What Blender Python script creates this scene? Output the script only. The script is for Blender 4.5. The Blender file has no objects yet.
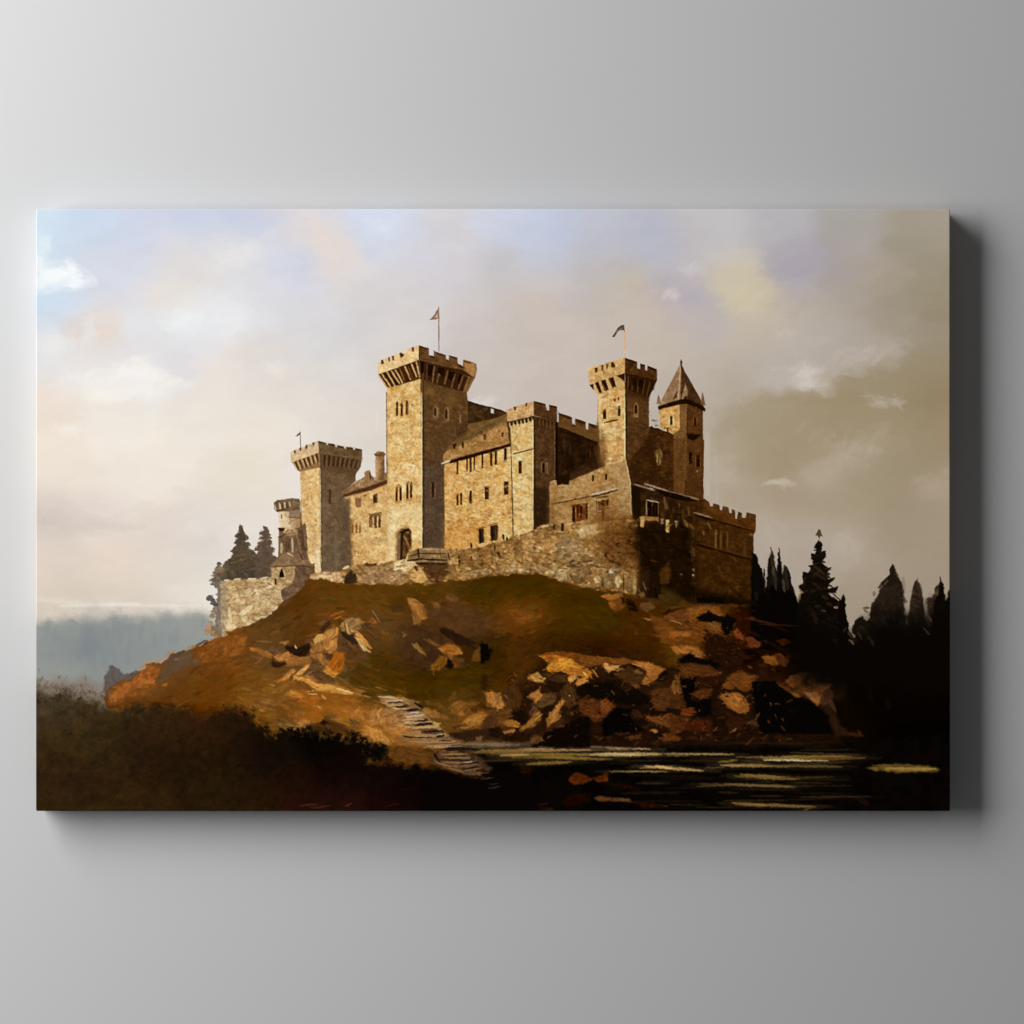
import bpy, bmesh
import math, random
import numpy as np
# ------------------------------------------------------------------
# A small oil-painting engine.  The printed picture is laid down stroke
# by stroke in millimetres of canvas (x to the right, y downwards) and is
# later turned into coloured mesh parts of the stretched canvas.
# ------------------------------------------------------------------
X0, Y0, X1, Y1 = 36.0, 209.0, 950.0, 811.0
S = 1.5
TW, TH = int((X1 - X0) * S), int((Y1 - Y0) * S)
rng = np.random.RandomState(7)
rnd = random.Random(11)
img = np.zeros((TH, TW, 3), np.float32)
ids = np.zeros((TH, TW), np.int16)
ID = {}
GX = (X0 + (np.arange(TW) + .5) / S).astype(np.float32)
GY = (Y0 + (np.arange(TH) + .5) / S).astype(np.float32)

def idn(name):
    if name not in ID: ID[name] = len(ID)
    return ID[name]
idn('sky')

def col(c):
    return np.array(c, np.float32) / 255.0

def vnoise(sx, sy, seed, oct=3):
    """fractal value noise over the canvas, about -1..1"""
    r = np.random.RandomState(seed)
    out = np.zeros((TH, TW), np.float32); amp = 1.0; tot = 0
    for o in range(oct):
        nx, ny = int((X1 - X0) / sx) + 3, int((Y1 - Y0) / sy) + 3
        g = r.uniform(-1, 1, (ny, nx)).astype(np.float32)
        fx = (GX - X0) / sx; fy = (GY - Y0) / sy
        ix = fx.astype(int); iy = fy.astype(int)
        tx = fx - ix; ty = fy - iy
        tx = tx * tx * (3 - 2 * tx); ty = ty * ty * (3 - 2 * ty)
        a = g[iy][:, ix] * (1 - tx) + g[iy][:, ix + 1] * tx
        b = g[iy + 1][:, ix] * (1 - tx) + g[iy + 1][:, ix + 1] * tx
        out += amp * (a * (1 - ty[:, None]) + b * ty[:, None]); tot += amp
        amp *= .55; sx /= 2; sy /= 2
    return out / tot * 1.5

_nc = {}
def N(s, k=0):
    """cached isotropic noise of feature size s"""
    key = (s, k)
    if key not in _nc: _nc[key] = vnoise(s, s, int(s * 13) + 101 * k + 5)
    return _nc[key]

_vc = {}
def voro(cw, ch, k=0):
    """cached stone courses: (random value per stone, closeness to the joint)"""
    key = (cw, ch, k)
    if key in _vc: return _vc[key]
    r = np.random.RandomState(int(cw * 31 + ch * 17) + k)
    nx, ny = int((X1 - X0) / cw) + 4, int((Y1 - Y0) / ch) + 4
    jx = r.uniform(.1, .9, (ny, nx)); jy = r.uniform(.15, .85, (ny, nx)); val = r.uniform(-1, 1, (ny, nx)).astype(np.float32)
    FX = np.broadcast_to((GX - X0) / cw + 1, (TH, TW)) + .15 * N(3, 3); FY = np.broadcast_to(((GY - Y0) / ch + 1)[:, None], (TH, TW)) + .15 * N(3, 4)
    ix = np.clip(FX.astype(int), 1, nx - 2); iy = np.clip(FY.astype(int), 1, ny - 2)
    d1 = np.full((TH, TW), 9., np.float32); d2 = d1.copy(); v = np.zeros((TH, TW), np.float32)
    for a in (-1, 0, 1):
        for b in (-1, 0, 1):
            qx = ix + a; qy = iy + b
            d = np.sqrt((qx + jx[qy, qx] - FX) ** 2 + (qy + jy[qy, qx] - FY) ** 2).astype(np.float32)
            n = d < d1
            d2 = np.where(n, d1, np.minimum(d2, d)); v = np.where(n, val[qy, qx], v); d1 = np.where(n, d, d1)
    e = np.clip(1 - (d2 - d1) / .35, 0, 1)
    _vc[key] = (v, e)
    return _vc[key]

def win(x0, y0, x1, y1):
    a = max(0, int((x0 - X0) * S)); b = min(TW, int((x1 - X0) * S) + 2)
    c = max(0, int((y0 - Y0) * S)); d = min(TH, int((y1 - Y0) * S) + 2)
    if a >= b or c >= d: return None
    return (slice(c, d), slice(a, b))

def sdist(P, X, Y):
    d2 = np.full(X.shape, 1e9, np.float32); ins = np.zeros(X.shape, bool)
    n = len(P)
    for i in range(n):
        ax, ay = P[i]; bx, by = P[(i + 1) % n]
        ex, ey = bx - ax, by - ay
        L = ex * ex + ey * ey + 1e-9
        t = np.clip(((X - ax) * ex + (Y - ay) * ey) / L, 0, 1)
        d2 = np.minimum(d2, (X - ax - t * ex) ** 2 + (Y - ay - t * ey) ** 2)
        if ay != by:
            c = ((Y < ay) != (Y < by)) & (X < ex * (Y - ay) / ey + ax)
            ins ^= c
    d = np.sqrt(d2)
    return np.where(ins, d, -d)

def mask(P, f=.5, w=0, ws=5, k=0):
    xs = [p[0] for p in P]; ys = [p[1] for p in P]
    m = f + w * 1.6 + 1
    sl = win(min(xs) - m, min(ys) - m, max(xs) + m, max(ys) + m)
    if sl is None: return None, None
    X = np.broadcast_to(GX[sl[1]][None, :], (sl[0].stop - sl[0].start, sl[1].stop - sl[1].start))
    Y = np.broadcast_to(GY[sl[0]][:, None], X.shape)
    if w:
        X = X + w * N(ws, 1 + k)[sl]; Y = Y + w * N(ws, 2 + k)[sl]
    return sl, np.clip(.5 + sdist(P, X.astype(np.float32), Y.astype(np.float32)) / (2 * f), 0, 1)

def lay(sl, al, c, id=None):
    img[sl] += (c - img[sl]) * al[..., None]
    if id is not None:
        t = ids[sl]; t[al > .5] = idn(id)

def poly(P, c, c2=None, g=None, f=.5, w=.35, ws=4, a=1., ts=6, k=0, stone=None, br=.05, id=None, dabs=None):
    """one flat of paint: c colour, c2 second colour mottled in, g=(x0,y0,x1,y1,colour) fades to another colour along a line,
       stone=(w,h,amount,joint) courses, br fine bristle, dabs=(n,size,[colours],alpha) daubs on top, kept inside the outline"""
    sl, al = mask(P, f, w, ws, k)
    if sl is None: return
    sh = al.shape
    C = np.broadcast_to(col(c), sh + (3,)).copy()
    if g is not None:
        gx0, gy0, gx1, gy1, gc = g
        L = (gx1 - gx0) ** 2 + (gy1 - gy0) ** 2
        t = ((GX[sl[1]][None, :] - gx0) * (gx1 - gx0) + (GY[sl[0]][:, None] - gy0) * (gy1 - gy0)) / L
        t = np.clip(t + .12 * N(8, 7)[sl], 0, 1)[..., None]
        C = C * (1 - t) + col(gc) * t
    if c2 is not None:
        t = np.clip(.5 + 1.1 * N(ts, 5 + k)[sl], 0, 1)[..., None]
        C = C * (1 - t) + col(c2) * t
    if stone is not None:
        v, e = voro(stone[0], stone[1], k)
        C *= (1 + stone[2] * v[sl] - stone[3] * e[sl])[..., None]
    if br: C *= (1 + br * N(2, 9)[sl] + br * .7 * N(5, 8)[sl])[..., None]
    if dabs is not None:
        n, size, pal, da = dabs
        xs = [p[0] for p in P]; ys = [p[1] for p in P]
        H, Wd = sh
        for _ in range(n):
            cx = rnd.uniform(min(xs), max(xs)); cy = rnd.uniform(min(ys), max(ys))
            r = size * rnd.uniform(.5, 1.4); q = r * rnd.uniform(.45, .9); an = rnd.uniform(-.5, .5)
            i0 = int((cx - r - X0) * S) - sl[1].start; i1 = int((cx + r - X0) * S) + 2 - sl[1].start
            j0 = int((cy - r - Y0) * S) - sl[0].start; j1 = int((cy + r - Y0) * S) + 2 - sl[0].start
            i0, j0 = max(0, i0), max(0, j0); i1, j1 = min(Wd, i1), min(H, j1)
            if i0 >= i1 or j0 >= j1: continue
            dx = GX[sl[1]][i0:i1][None, :] - cx; dy = GY[sl[0]][j0:j1][:, None] - cy
            u = (dx * math.cos(an) + dy * math.sin(an)) / r; v2 = (-dx * math.sin(an) + dy * math.cos(an)) / q
            m = np.clip((1.15 - u * u - v2 * v2) * 1.6, 0, 1) * da * rnd.uniform(.5, 1)
            cc = col(rnd.choice(pal)) * rnd.uniform(.93, 1.07)
            C[j0:j1, i0:i1] += (cc - C[j0:j1, i0:i1]) * m[..., None]
    lay(sl, al * a, C, id)

def stroke(x0, y0, x1, y1, w, c, a=1., bend=0., tip=.35, f=.45, br=.25, c2=None, id=None, k=0, rough=.25):
    """one tapered brush stroke with streaks along its length"""
    mx, my = (x0 + x1) / 2, (y0 + y1) / 2
    L = math.hypot(x1 - x0, y1 - y0) + 1e-6
    ux, uy = (x1 - x0) / L, (y1 - y0) / L
    m = w + abs(bend) + 1.5
    sl = win(min(x0, x1) - m, min(y0, y1) - m, max(x0, x1) + m, max(y0, y1) + m)
    if sl is None: return
    X = GX[sl[1]][None, :] - x0; Y = GY[sl[0]][:, None] - y0
    if rough:
        X = X + rough * N(3, 1 + k)[sl]; Y = Y + rough * N(3, 2 + k)[sl]
    t = (X * ux + Y * uy) / L
    v = -X * uy + Y * ux - bend * 4 * t * (1 - t)
    tc = np.clip(t, 0, 1)
    r = w / 2 * (tip + (1 - tip) * np.sqrt(np.clip(4 * tc * (1 - tc), 0, 1)))
    d = np.sqrt(v * v + ((t - tc) * L) ** 2)
    al = np.clip(.5 + (r - d) / (2 * f), 0, 1) * a
    if br:
        h = np.sin(v * 5.1 / max(w, 1.5) * 3 + 3 * N(5, 3)[sl]) * .5 + N(2, 4)[sl] * .5
        al = al * np.clip(1 - br * (.35 + h), 0, 1)
    C = col(c)
    if c2 is not None: C = C * (1 - tc[..., None]) + col(c2) * tc[..., None]
    lay(sl, al, C, id)

def strokes(L, **kw):
    for s in L: stroke(*s, **kw)

def blob(cx, cy, rx, ry, c, a=1., an=0., w=0, p=1.):
    """a soft scumble"""
    R = max(rx, ry) * 2.6
    sl = win(cx - R, cy - R, cx + R, cy + R)
    if sl is None: return
    X = GX[sl[1]][None, :] - cx; Y = GY[sl[0]][:, None] - cy
    if w: X = X + w * N(12, 1)[sl]; Y = Y + w * N(12, 2)[sl]
    u = (X * math.cos(an) + Y * math.sin(an)) / rx; v = (-X * math.sin(an) + Y * math.cos(an)) / ry
    lay(sl, np.exp(-(u * u + v * v) ** p) * a, col(c))

def field(pts, sig, sl=None, power=1.):
    """smooth colour field through control colours (x, y, r, g, b), normalised gaussian weights"""
    st = 6
    gx = np.arange(X0, X1 + st * 2, st, dtype=np.float32); gy = np.arange(Y0, Y1 + st * 2, st, dtype=np.float32)
    A = np.zeros((len(gy), len(gx), 3), np.float32); Wt = np.zeros((len(gy), len(gx), 1), np.float32)
    for p in pts:
        s = p[5] if len(p) > 5 else sig
        d2 = ((gx[None, :] - p[0]) ** 2 + (gy[:, None] - p[1]) ** 2) / (s * s)
        wgt = (np.exp(-d2) + 1e-3 / (1 + d2 * d2 * .5))[..., None]
        A += wgt * col(p[2:5]); Wt += wgt
    A /= Wt
    fx = (GX - X0) / st; fy = (GY - Y0) / st
    ix = fx.astype(int); iy = fy.astype(int); tx = (fx - ix)[None, :, None]; ty = (fy - iy)[:, None, None]
    a = A[iy][:, ix] * (1 - tx) + A[iy][:, ix + 1] * tx
    b = A[iy + 1][:, ix] * (1 - tx) + A[iy + 1][:, ix + 1] * tx
    return a * (1 - ty) + b * ty

def restroke(region, n, lw, ww, ang, jit, a=.6, spread=.5, k=0, keep=None, br=.3):
    """brush over a region with strokes that pick up the paint already there: region=(x0,y0,x1,y1) or polygon test"""
    x0, y0, x1, y1 = region
    for _ in range(n):
        x = rnd.uniform(x0, x1); y = rnd.uniform(y0, y1)
        i = min(TW - 1, max(0, int((x - X0) * S))); j = min(TH - 1, max(0, int((y - Y0) * S)))
        if keep is not None and ids[j, i] not in keep: continue
        c = img[j, i] * 255
        f = 1 + rnd.uniform(-jit, jit)
        c = [max(0, min(255, c[q] * f + rnd.uniform(-jit, jit) * 18)) for q in range(3)]
        aa = ang(x, y) if callable(ang) else ang
        aa += rnd.uniform(-spread, spread)
        l = lw * rnd.uniform(.5, 1.3) / 2; w = ww * rnd.uniform(.6, 1.3)
        dx, dy = math.cos(aa) * l, math.sin(aa) * l
        stroke(x - dx, y - dy, x + dx, y + dy, w, c, a=a * rnd.uniform(.6, 1), bend=rnd.uniform(-.15, .15) * l, br=br, k=k)
# ---- sky: control colours read off as a painter would mix them --------------
SKY = [(40,213,214,231,244),(90,215,205,219,238),(140,225,208,214,232),(200,220,205,212,230),(250,215,200,207,226),(290,225,220,214,216),
(60,240,208,222,238),(90,260,213,217,229),(55,300,205,225,242),(60,315,206,222,240),(45,325,215,222,234),(100,285,218,221,231),(150,255,216,219,230),
(180,262,224,219,217),(220,255,228,224,224),(260,250,220,220,226),(290,262,210,213,227),(75,330,230,217,208),(108,330,232,217,206),(135,318,222,222,227),
(180,325,231,234,236),(168,298,232,224,215),(230,315,230,230,232),(260,298,222,221,224),(50,345,230,228,228),(80,365,232,228,226),(120,347,228,227,229),
(145,378,240,236,231),(95,392,241,236,229),(175,362,222,219,221),(250,368,226,218,212),(220,388,236,227,217),(60,412,236,222,208),(60,442,240,228,214),
(120,430,243,234,223),(200,430,238,229,218),(270,420,236,227,214),(290,380,228,219,209),
(60,470,238,226,212),(140,480,238,228,216),(250,480,232,222,206),(100,518,230,218,208),(50,518,216,204,196),(150,530,226,213,203),(210,540,226,218,210),
(50,560,226,212,198),(120,568,229,213,198),(180,575,225,215,203),(200,600,233,226,214),(60,590,216,203,188),(120,592,218,206,191),(300,400,228,221,213),(330,430,227,219,210),
(300,350,219,216,217),(360,330,214,211,213),(350,380,221,215,210),(325,242,227,217,210),(350,222,208,214,230),(382,240,211,215,228),(303,270,209,212,226),(335,270,222,214,210),
(312,305,219,217,220),(400,272,216,211,213),(420,300,213,207,207),(430,250,209,210,222),(380,300,215,210,210),(375,222,213,221,237),(450,238,217,212,212),
(490,225,207,211,224),(520,215,204,209,226),(548,235,196,205,224),(545,265,199,203,217),(500,272,198,193,194),(640,300,199,182,168),(870,282,172,160,146),(450,272,211,206,211),(470,310,206,198,195),
(530,302,203,192,185),(552,290,201,190,180),(520,340,201,190,182),(480,350,204,194,188),(540,390,199,187,177),(500,390,203,192,183),(400,320,216,209,206),
(380,350,217,211,206),(340,400,224,216,208),(370,420,222,212,202),(270,560,229,218,204),(310,480,231,223,214),(250,520,229,220,211),
(560,228,187,193,211),(540,213,196,202,220),(600,220,192,194,204),(640,240,183,184,196),(655,252,180,184,200),(700,225,190,187,190),(722,235,195,192,193),
(780,222,180,178,180),(600,250,186,186,196),(690,252,190,183,184),(570,275,192,186,188),(600,285,191,183,177),(630,277,191,182,166),(660,288,184,175,177),
(700,302,181,173,180),(730,280,199,189,170),(742,292,203,192,166),(762,302,197,185,161),(790,265,175,167,175),(802,272,170,163,172),
(810,300,187,175,161),(560,340,200,188,178),(620,310,196,184,173),(680,330,194,182,169),(760,332,193,180,166),(800,335,186,175,166),(590,380,198,186,176),
(700,380,187,175,163),(770,352,181,170,159),(720,428,180,168,151),(740,400,174,162,147),(860,225,168,163,158),(930,220,163,153,139),(930,260,155,145,125),
(900,242,158,149,132),(850,252,169,160,154),(825,265,166,158,162),(850,290,165,154,143),(900,300,155,144,124),(935,300,150,138,116),(880,312,158,147,130),
(830,312,179,168,156),(870,340,171,160,148),(850,342,180,170,161),(900,345,162,150,134),(935,345,153,140,120),(780,378,186,177,168),
(870,372,160,147,128),(930,372,146,130,104),(835,400,160,145,120),(862,397,152,137,108),(900,386,150,135,106),(940,405,147,129,101),(935,440,147,130,103),
(800,425,164,149,124),(850,430,158,142,114),(880,440,160,145,120),(760,420,168,155,132),(745,460,170,156,132),(720,455,178,165,147),(800,450,162,147,122),(850,452,162,147,124),(830,470,174,160,140),
(900,460,158,143,120),(945,482,166,150,129),(850,490,161,146,122),(900,492,156,140,117),(720,500,178,164,147),(780,505,165,148,125),(850,520,164,149,126),
(900,530,158,144,122),(940,530,160,145,123),(760,522,177,163,146),(780,542,178,164,150),(840,545,179,166,150),(870,562,168,152,134),(930,572,160,144,125),
(920,592,158,143,125),(860,592,160,145,126),(800,560,172,158,143),(770,562,170,156,142)]
img[:] = field(SKY, 24)
sky_n = vnoise(60, 26, 501, 4)[..., None]; sky_f = vnoise(14, 7, 502, 3)[..., None]
img *= 1 + .010 * sky_n + .006 * sky_f
def cloud(P, c, a, f=6, w=4, ws=11, k=0): poly(P, c, f=f, w=w, ws=ws, a=a, k=k, br=.015)
# white cloud at the upper left, streaks and torn edges
cloud([(38,272),(52,270),(62,268),(72,262),(80,270),(84,284),(76,288),(60,283),(46,287),(37,284)],(247,251,251),.9,4,5,7)
blob(50,276,12,7,(252,253,251),.8)
cloud([(38,236),(52,236),(50,248),(45,262),(40,268),(37,262)],(226,240,245),.8,2.5,2,6)
cloud([(37,258),(42,262),(48,270),(40,276)],(245,251,252),.8,3)
cloud([(64,322),(84,319),(118,320),(112,338),(66,340)],(234,215,200),.42,6,5)
cloud([(84,330),(91,311),(94,322),(92,340),(82,345)],(236,236,236),.6,3,2.5,5)
cloud([(40,333),(58,330),(64,346),(52,356),(38,352)],(238,235,233),.7,5,4)
cloud([(108,375),(125,362),(135,355),(148,363),(160,374),(178,380),(196,386),(165,388),(140,380),(116,384)],(246,242,237),.7,4.5,5,6)
cloud([(62,370),(90,376),(103,384),(96,388),(76,380),(60,384)],(243,239,234),.6,5,5,6)
cloud([(84,396),(98,386),(110,395),(118,399),(88,401)],(246,240,230),.8,2.5,2,5)
cloud([(140,388),(152,390),(172,398),(165,394),(150,384)],(246,243,239),.75,2.5,2,5)
cloud([(160,322),(185,312),(205,314),(196,326),(178,330)],(238,240,241),.75,5,4)
cloud([(120,320),(140,308),(160,314),(150,332),(124,340)],(232,232,235),.5,7,5)
cloud([(215,312),(240,308),(246,322),(232,338),(214,330)],(236,237,238),.6,6,5)
cloud([(228,258),(250,242),(262,246),(255,258),(240,270)],(233,230,229),.55,6,5)
cloud([(258,358),(276,362),(284,374),(274,378)],(236,230,222),.7,4,3)
cloud([(60,425),(80,423),(78,432),(62,433)],(245,239,231),.7,4,3)
cloud([(38,400),(70,404),(150,402),(190,396),(150,412),(60,410)],(232,217,205),.35,6,4)
cloud([(37,512),(80,518),(140,526),(60,532),(37,530)],(203,190,182),.55,7,5)
cloud([(180,545),(215,535),(225,548),(195,556)],(214,204,197),.5,7,5)
cloud([(37,596),(90,598),(150,602),(200,599),(210,606),(120,606),(60,604)],(224,212,197),.7,3,2)
# between the towers
cloud([(310,222),(335,215),(348,235),(360,262),(330,268),(308,262)],(232,217,208),.5,9,6)
cloud([(366,222),(390,218),(400,232),(372,236)],(219,227,242),.6,7,5)
cloud([(300,276),(318,262),(306,248),(294,262)],(205,210,226),.6,7,5)
cloud([(466,404),(486,396),(494,399),(492,408),(478,407)],(218,211,205),.8,3,2.5,6)
cloud([(328,372),(340,352),(356,360),(352,378)],(225,221,217),.5,7,5)
cloud([(266,362),(284,368),(282,380)],(236,230,224),.5,5,4)
cloud([(520,300),(558,280),(556,330),(530,340)],(203,189,176),.35,14,6)
stroke(511,236,590,212,5,(198,202,216),a=.35)
stroke(376,430,378,408,2,(232,225,217),a=.6); stroke(348,452,350,436,3,(226,218,210),a=.4)
# right half of the sky
cloud([(655,282),(668,276),(676,286),(700,292),(704,304),(686,300)],(175,169,181),.6,6,4)
cloud([(664,294),(673,288),(680,294),(674,300)],(214,206,199),.75,3,2.5)
cloud([(678,268),(692,266),(690,276)],(206,199,202),.6,4,3)
cloud([(725,285),(750,270),(768,292),(752,310),(728,304)],(206,194,166),.38,12,8)
cloud([(768,264),(800,256),(824,262),(818,276),(780,280)],(165,158,170),.5,10,6)
cloud([(624,274),(640,270),(642,282),(622,284)],(195,184,160),.5,6,4)
cloud([(774,333),(790,329),(796,334),(778,338)],(200,187,173),.7,4,3)
cloud([(715,415),(760,390),(800,386),(825,394),(850,393),(900,406),(948,418),(948,462),(880,452),(820,468),(780,478),(735,476),(712,452)],(157,141,113),.55,7,6,14,3)
cloud([(700,440),(736,424),(745,462),(716,480)],(182,168,150),.35,14,6)
cloud([(852,440),(882,428),(884,446),(850,462),(815,482),(800,478),(826,462)],(182,168,150),.6,9,6)
cloud([(796,370),(806,362),(824,366),(818,380),(826,394),(806,392),(794,388)],(203,194,188),.65,8,7)
blob(806,384,9,6,(205,197,191),.7)
cloud([(812,372),(850,352),(890,342),(912,346),(880,358),(844,372),(826,388)],(190,180,173),.5,8,6)
cloud([(866,395),(884,400),(908,402),(900,407),(876,405)],(182,170,155),.7,3,2.5)
cloud([(770,400),(800,388),(828,396),(846,391),(866,398),(850,408),(800,406)],(152,136,106),.45,5,4)
cloud([(840,380),(870,366),(920,350),(948,348),(948,380),(890,390),(850,392)],(152,137,109),.5,10,5)
cloud([(764,484),(772,481),(785,478),(797,484),(790,486)],(196,184,170),.85,1.8,1.5)
cloud([(710,488),(745,484),(800,486),(830,492),(800,506),(740,512)],(166,149,125),.45,7,5)
cloud([(912,482),(948,472),(948,490),(920,496)],(172,156,136),.6,7,5)
cloud([(764,515),(778,514),(784,545),(770,560),(758,548)],(181,167,151),.5,6,4)
cloud([(838,538),(852,530),(858,556),(842,578),(834,560)],(182,168,153),.5,8,5)
cloud([(845,576),(870,572),(870,610),(842,612)],(164,150,128),.4,8,4)
stroke(799,432,806,420,3,(176,163,144),a=.5)
stroke(707,432,708,495,5,(198,186,168),a=.45,f=1.5); stroke(716,450,717,500,4,(192,180,160),a=.3,f=1.5)
restroke((36,209,950,620), 700, 44, 16, -.15, .020, a=.38, spread=.6, br=.35)
restroke((36,209,950,620), 1500, 26, 9, -.12, .016, a=.34, spread=.6, br=.4)
# dry-brush scumbles of paler paint
def scumble(x, y, rx, ry, c, n, a=.4, l=9, w=5, ang=-.3):
    for _ in range(n):
        x1 = x + rnd.gauss(0, rx * .5); y1 = y + rnd.gauss(0, ry * .5); aa = ang + rnd.gauss(0, .5); q = l * rnd.uniform(.4, 1.2)
        stroke(x1 - q * math.cos(aa), y1 - q * math.sin(aa), x1 + q * math.cos(aa), y1 + q * math.sin(aa), w * rnd.uniform(.5, 1.3), [v + rnd.uniform(-3, 3) for v in c], a=a * rnd.uniform(.4, 1), br=.9, rough=1.2, tip=.3, f=1.2, k=rnd.choice((0, 10)))
for q in ((58,276,22,10,(250,252,251),26,.5,8,4),(48,250,8,16,(226,240,246),14,.4,6,4,1.3),(140,372,30,9,(246,243,239),40,.45,8,4),(92,378,26,9,(244,240,234),26,.4,8,4),(104,396,18,5,(246,240,231),20,.45,6,3),(150,392,18,5,(246,243,238),18,.4,6,3),(185,322,26,12,(238,240,241),30,.35,9,5),(228,316,26,14,(234,235,236),26,.35,9,5),(140,322,22,14,(230,230,233),20,.3,9,5),(90,330,8,16,(236,236,236),10,.4,6,3,1.2),(56,340,22,14,(238,235,232),20,.35,8,5),(245,252,18,10,(234,231,230),20,.35,8,5),(270,366,14,7,(237,231,223),14,.4,6,3.5),(70,428,26,6,(245,239,230),16,.35,8,4),(160,430,50,12,(243,234,223),26,.25,12,6),(220,388,40,12,(238,229,220),26,.25,10,5),(330,242,28,26,(231,218,209),36,.3,10,6),(385,226,26,10,(220,227,241),24,.35,9,5),(485,402,16,6,(219,212,206),18,.45,6,3),(342,366,18,14,(226,221,216),18,.3,8,5),(420,330,40,20,(219,212,207),24,.2,12,6),(690,270,16,8,(206,199,202),16,.35,7,4),(670,294,10,6,(212,204,198),12,.4,5,3),(740,290,34,18,(206,194,168),34,.25,10,6),(806,378,18,12,(206,197,191),34,.4,8,5),(860,358,44,12,(190,180,172),34,.3,12,5,-.35),(885,402,26,5,(184,172,157),18,.4,9,3,.15),(850,448,36,16,(184,170,152),30,.25,12,6,-.5),(782,483,18,3,(196,184,170),14,.45,7,2.4,0),(770,540,14,26,(182,168,152),20,.25,9,6,1.2),(848,545,14,22,(184,170,154),20,.25,9,6,1.2),(930,482,20,7,(173,157,137),16,.3,9,4),(600,300,50,20,(197,187,176),26,.2,12,6),(560,250,40,24,(191,195,210),28,.22,12,7),(260,225,60,10,(202,210,229),28,.25,14,6),(130,235,50,14,(208,216,233),26,.25,14,6),(820,300,60,24,(172,162,152),30,.2,14,7),(900,300,40,40,(158,148,130),30,.2,14,7),(780,430,60,20,(160,145,119),34,.22,14,7),(880,430,50,20,(154,139,112),30,.22,14,7),(100,520,60,10,(214,202,193),26,.25,16,5,0),(150,580,70,10,(224,213,200),26,.25,18,4,0),(250,500,50,30,(233,223,210),30,.2,14,7)): scumble(*q)
restroke((36,209,950,620), 2600, 9, 3.5, -.2, .012, a=.25, spread=.9, br=.3)
# ---- misty far wood at the left -----------------------------------------------
def far_wood():
    top = [(36,619),(48,621),(60,617),(74,615),(84,617),(96,615),(106,620),(116,617),(124,618),(131,620),(138,615),(146,616),(152,619),(160,613),(168,612),(174,615),(180,614),(188,612),(196,610),(206,612),(212,616)]
    poly(top + [(232,640),(232,720),(20,720),(20,620)], (176,172,162), f=5, w=2, ws=6, a=.75, br=.01, id='far_wood')
    t2 = [(36,624),(48,622),(60,621),(72,619),(84,622),(92,620),(104,624),(112,619),(121,618),(128,622),(135,623),(142,620),(150,619),(158,622),(164,617),(172,620),(180,619),(188,616),(197,615),(212,620)]
    poly(t2 + [(232,645),(232,725),(20,725),(20,624)], (146,150,146), g=(60,620,60,668,(140,145,142)), f=3.5, w=3.4, ws=7, a=.9, br=.015, id='far_wood')
    stroke(60,606,140,604,2.6,(242,234,222),a=.8,f=1.6,id='sky'); stroke(104,604.6,196,606.5,2.6,(240,231,218),a=.8,f=1.6,id='sky'); stroke(38,600,90,604,3,(232,221,206),a=.6,f=2,id='sky'); poly([(36,607),(200,606),(212,612),(120,616),(36,618)],(214,204,190),f=4,w=3,a=.4,id='sky')
    for x, y, r in ((131,618,6),(60,620,7),(84,618,6),(112,617,8),(124,616,4),(160,613,6),(168,611,5),(176,612,5),(188,611,7),(150,617,5),(98,619,5),(46,622,6),(200,612,6)):
        blob(x, y + 3, r, r * .8, (162,162,154), .45, w=3); blob(x + 2, y + 7, r, r * .8, (146,150,146), .5, w=3)
    blob(100,650,40,22,(127,133,135),.7,w=6); blob(88,640,10,26,(122,129,133),.5,w=5); blob(60,645,18,16,(136,142,142),.6,w=5); blob(160,640,30,18,(139,146,145),.6,w=5)
    blob(118,628,16,10,(133,139,138),.7,w=5); blob(190,628,16,9,(150,152,147),.6,w=4); blob(140,656,26,14,(136,142,140),.6,w=5); blob(60,668,28,9,(148,150,143),.6,w=4)
    for i in range(60):
        x = rnd.uniform(38, 205); y = rnd.uniform(620, 665)
        stroke(x, y - rnd.uniform(3, 9), x + rnd.uniform(-2, 2), y + rnd.uniform(3, 9), rnd.uniform(3, 6), rnd.choice([(132,138,139),(143,148,145),(150,152,147),(126,132,135)]), a=.25, f=1.5)
    poly([(20,684),(110,690),(112,715),(20,715)],(128,114,98),f=7,w=3,a=.8,id='far_wood')
    blob(60,688,34,9,(134,120,104),.8,w=5); blob(85,684,14,6,(124,108,96),.7,w=4); blob(110,690,14,8,(140,128,116),.6,w=5)
far_wood()

# ---- pines -----------------------------------------------------------------------
def pine(cx, top, base, half, dark, mid, light, id, seed, dens=1., soft=.6, lean=0., pw=.85):
    """boughs from the tip down, ragged against the sky"""
    r = random.Random(seed)
    H = base - top
    stroke(cx, top, cx + lean, base, max(1.2, half * .12), dark, f=.6, br=0, tip=.2, id=id)
    n = int(H / 3.2 * dens)
    for i in range(n):
        t = (i + r.random() * .6) / n
        y = top + H * t
        wv = half * (t ** pw) * (.75 + .35 * math.sin(i * 2.1 + seed)) + 1
        for sgn in (-1, 1):
            l = wv * r.uniform(.65, 1.12)
            yy = y + r.uniform(-1, 1)
            stroke(cx + lean * t - sgn * l * .15, yy - 1, cx + lean * t + sgn * l, yy + l * .18 + r.uniform(-1, 1.5), 2.0 + H * .028 + r.uniform(0, 2.2), dark, f=soft, br=.15, tip=.4, bend=sgn * r.uniform(0, .1) * l, id=id, rough=1.1)
            if r.random() < .6:
                stroke(cx + lean * t + sgn * l * r.uniform(.0, .4), yy - 1, cx + lean * t + sgn * l * r.uniform(.6, .95), yy + l * .15, r.uniform(1, 2.4), mid if r.random() < .7 else light, a=.6, f=.6, br=.4, id=id, rough=.8)

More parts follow.
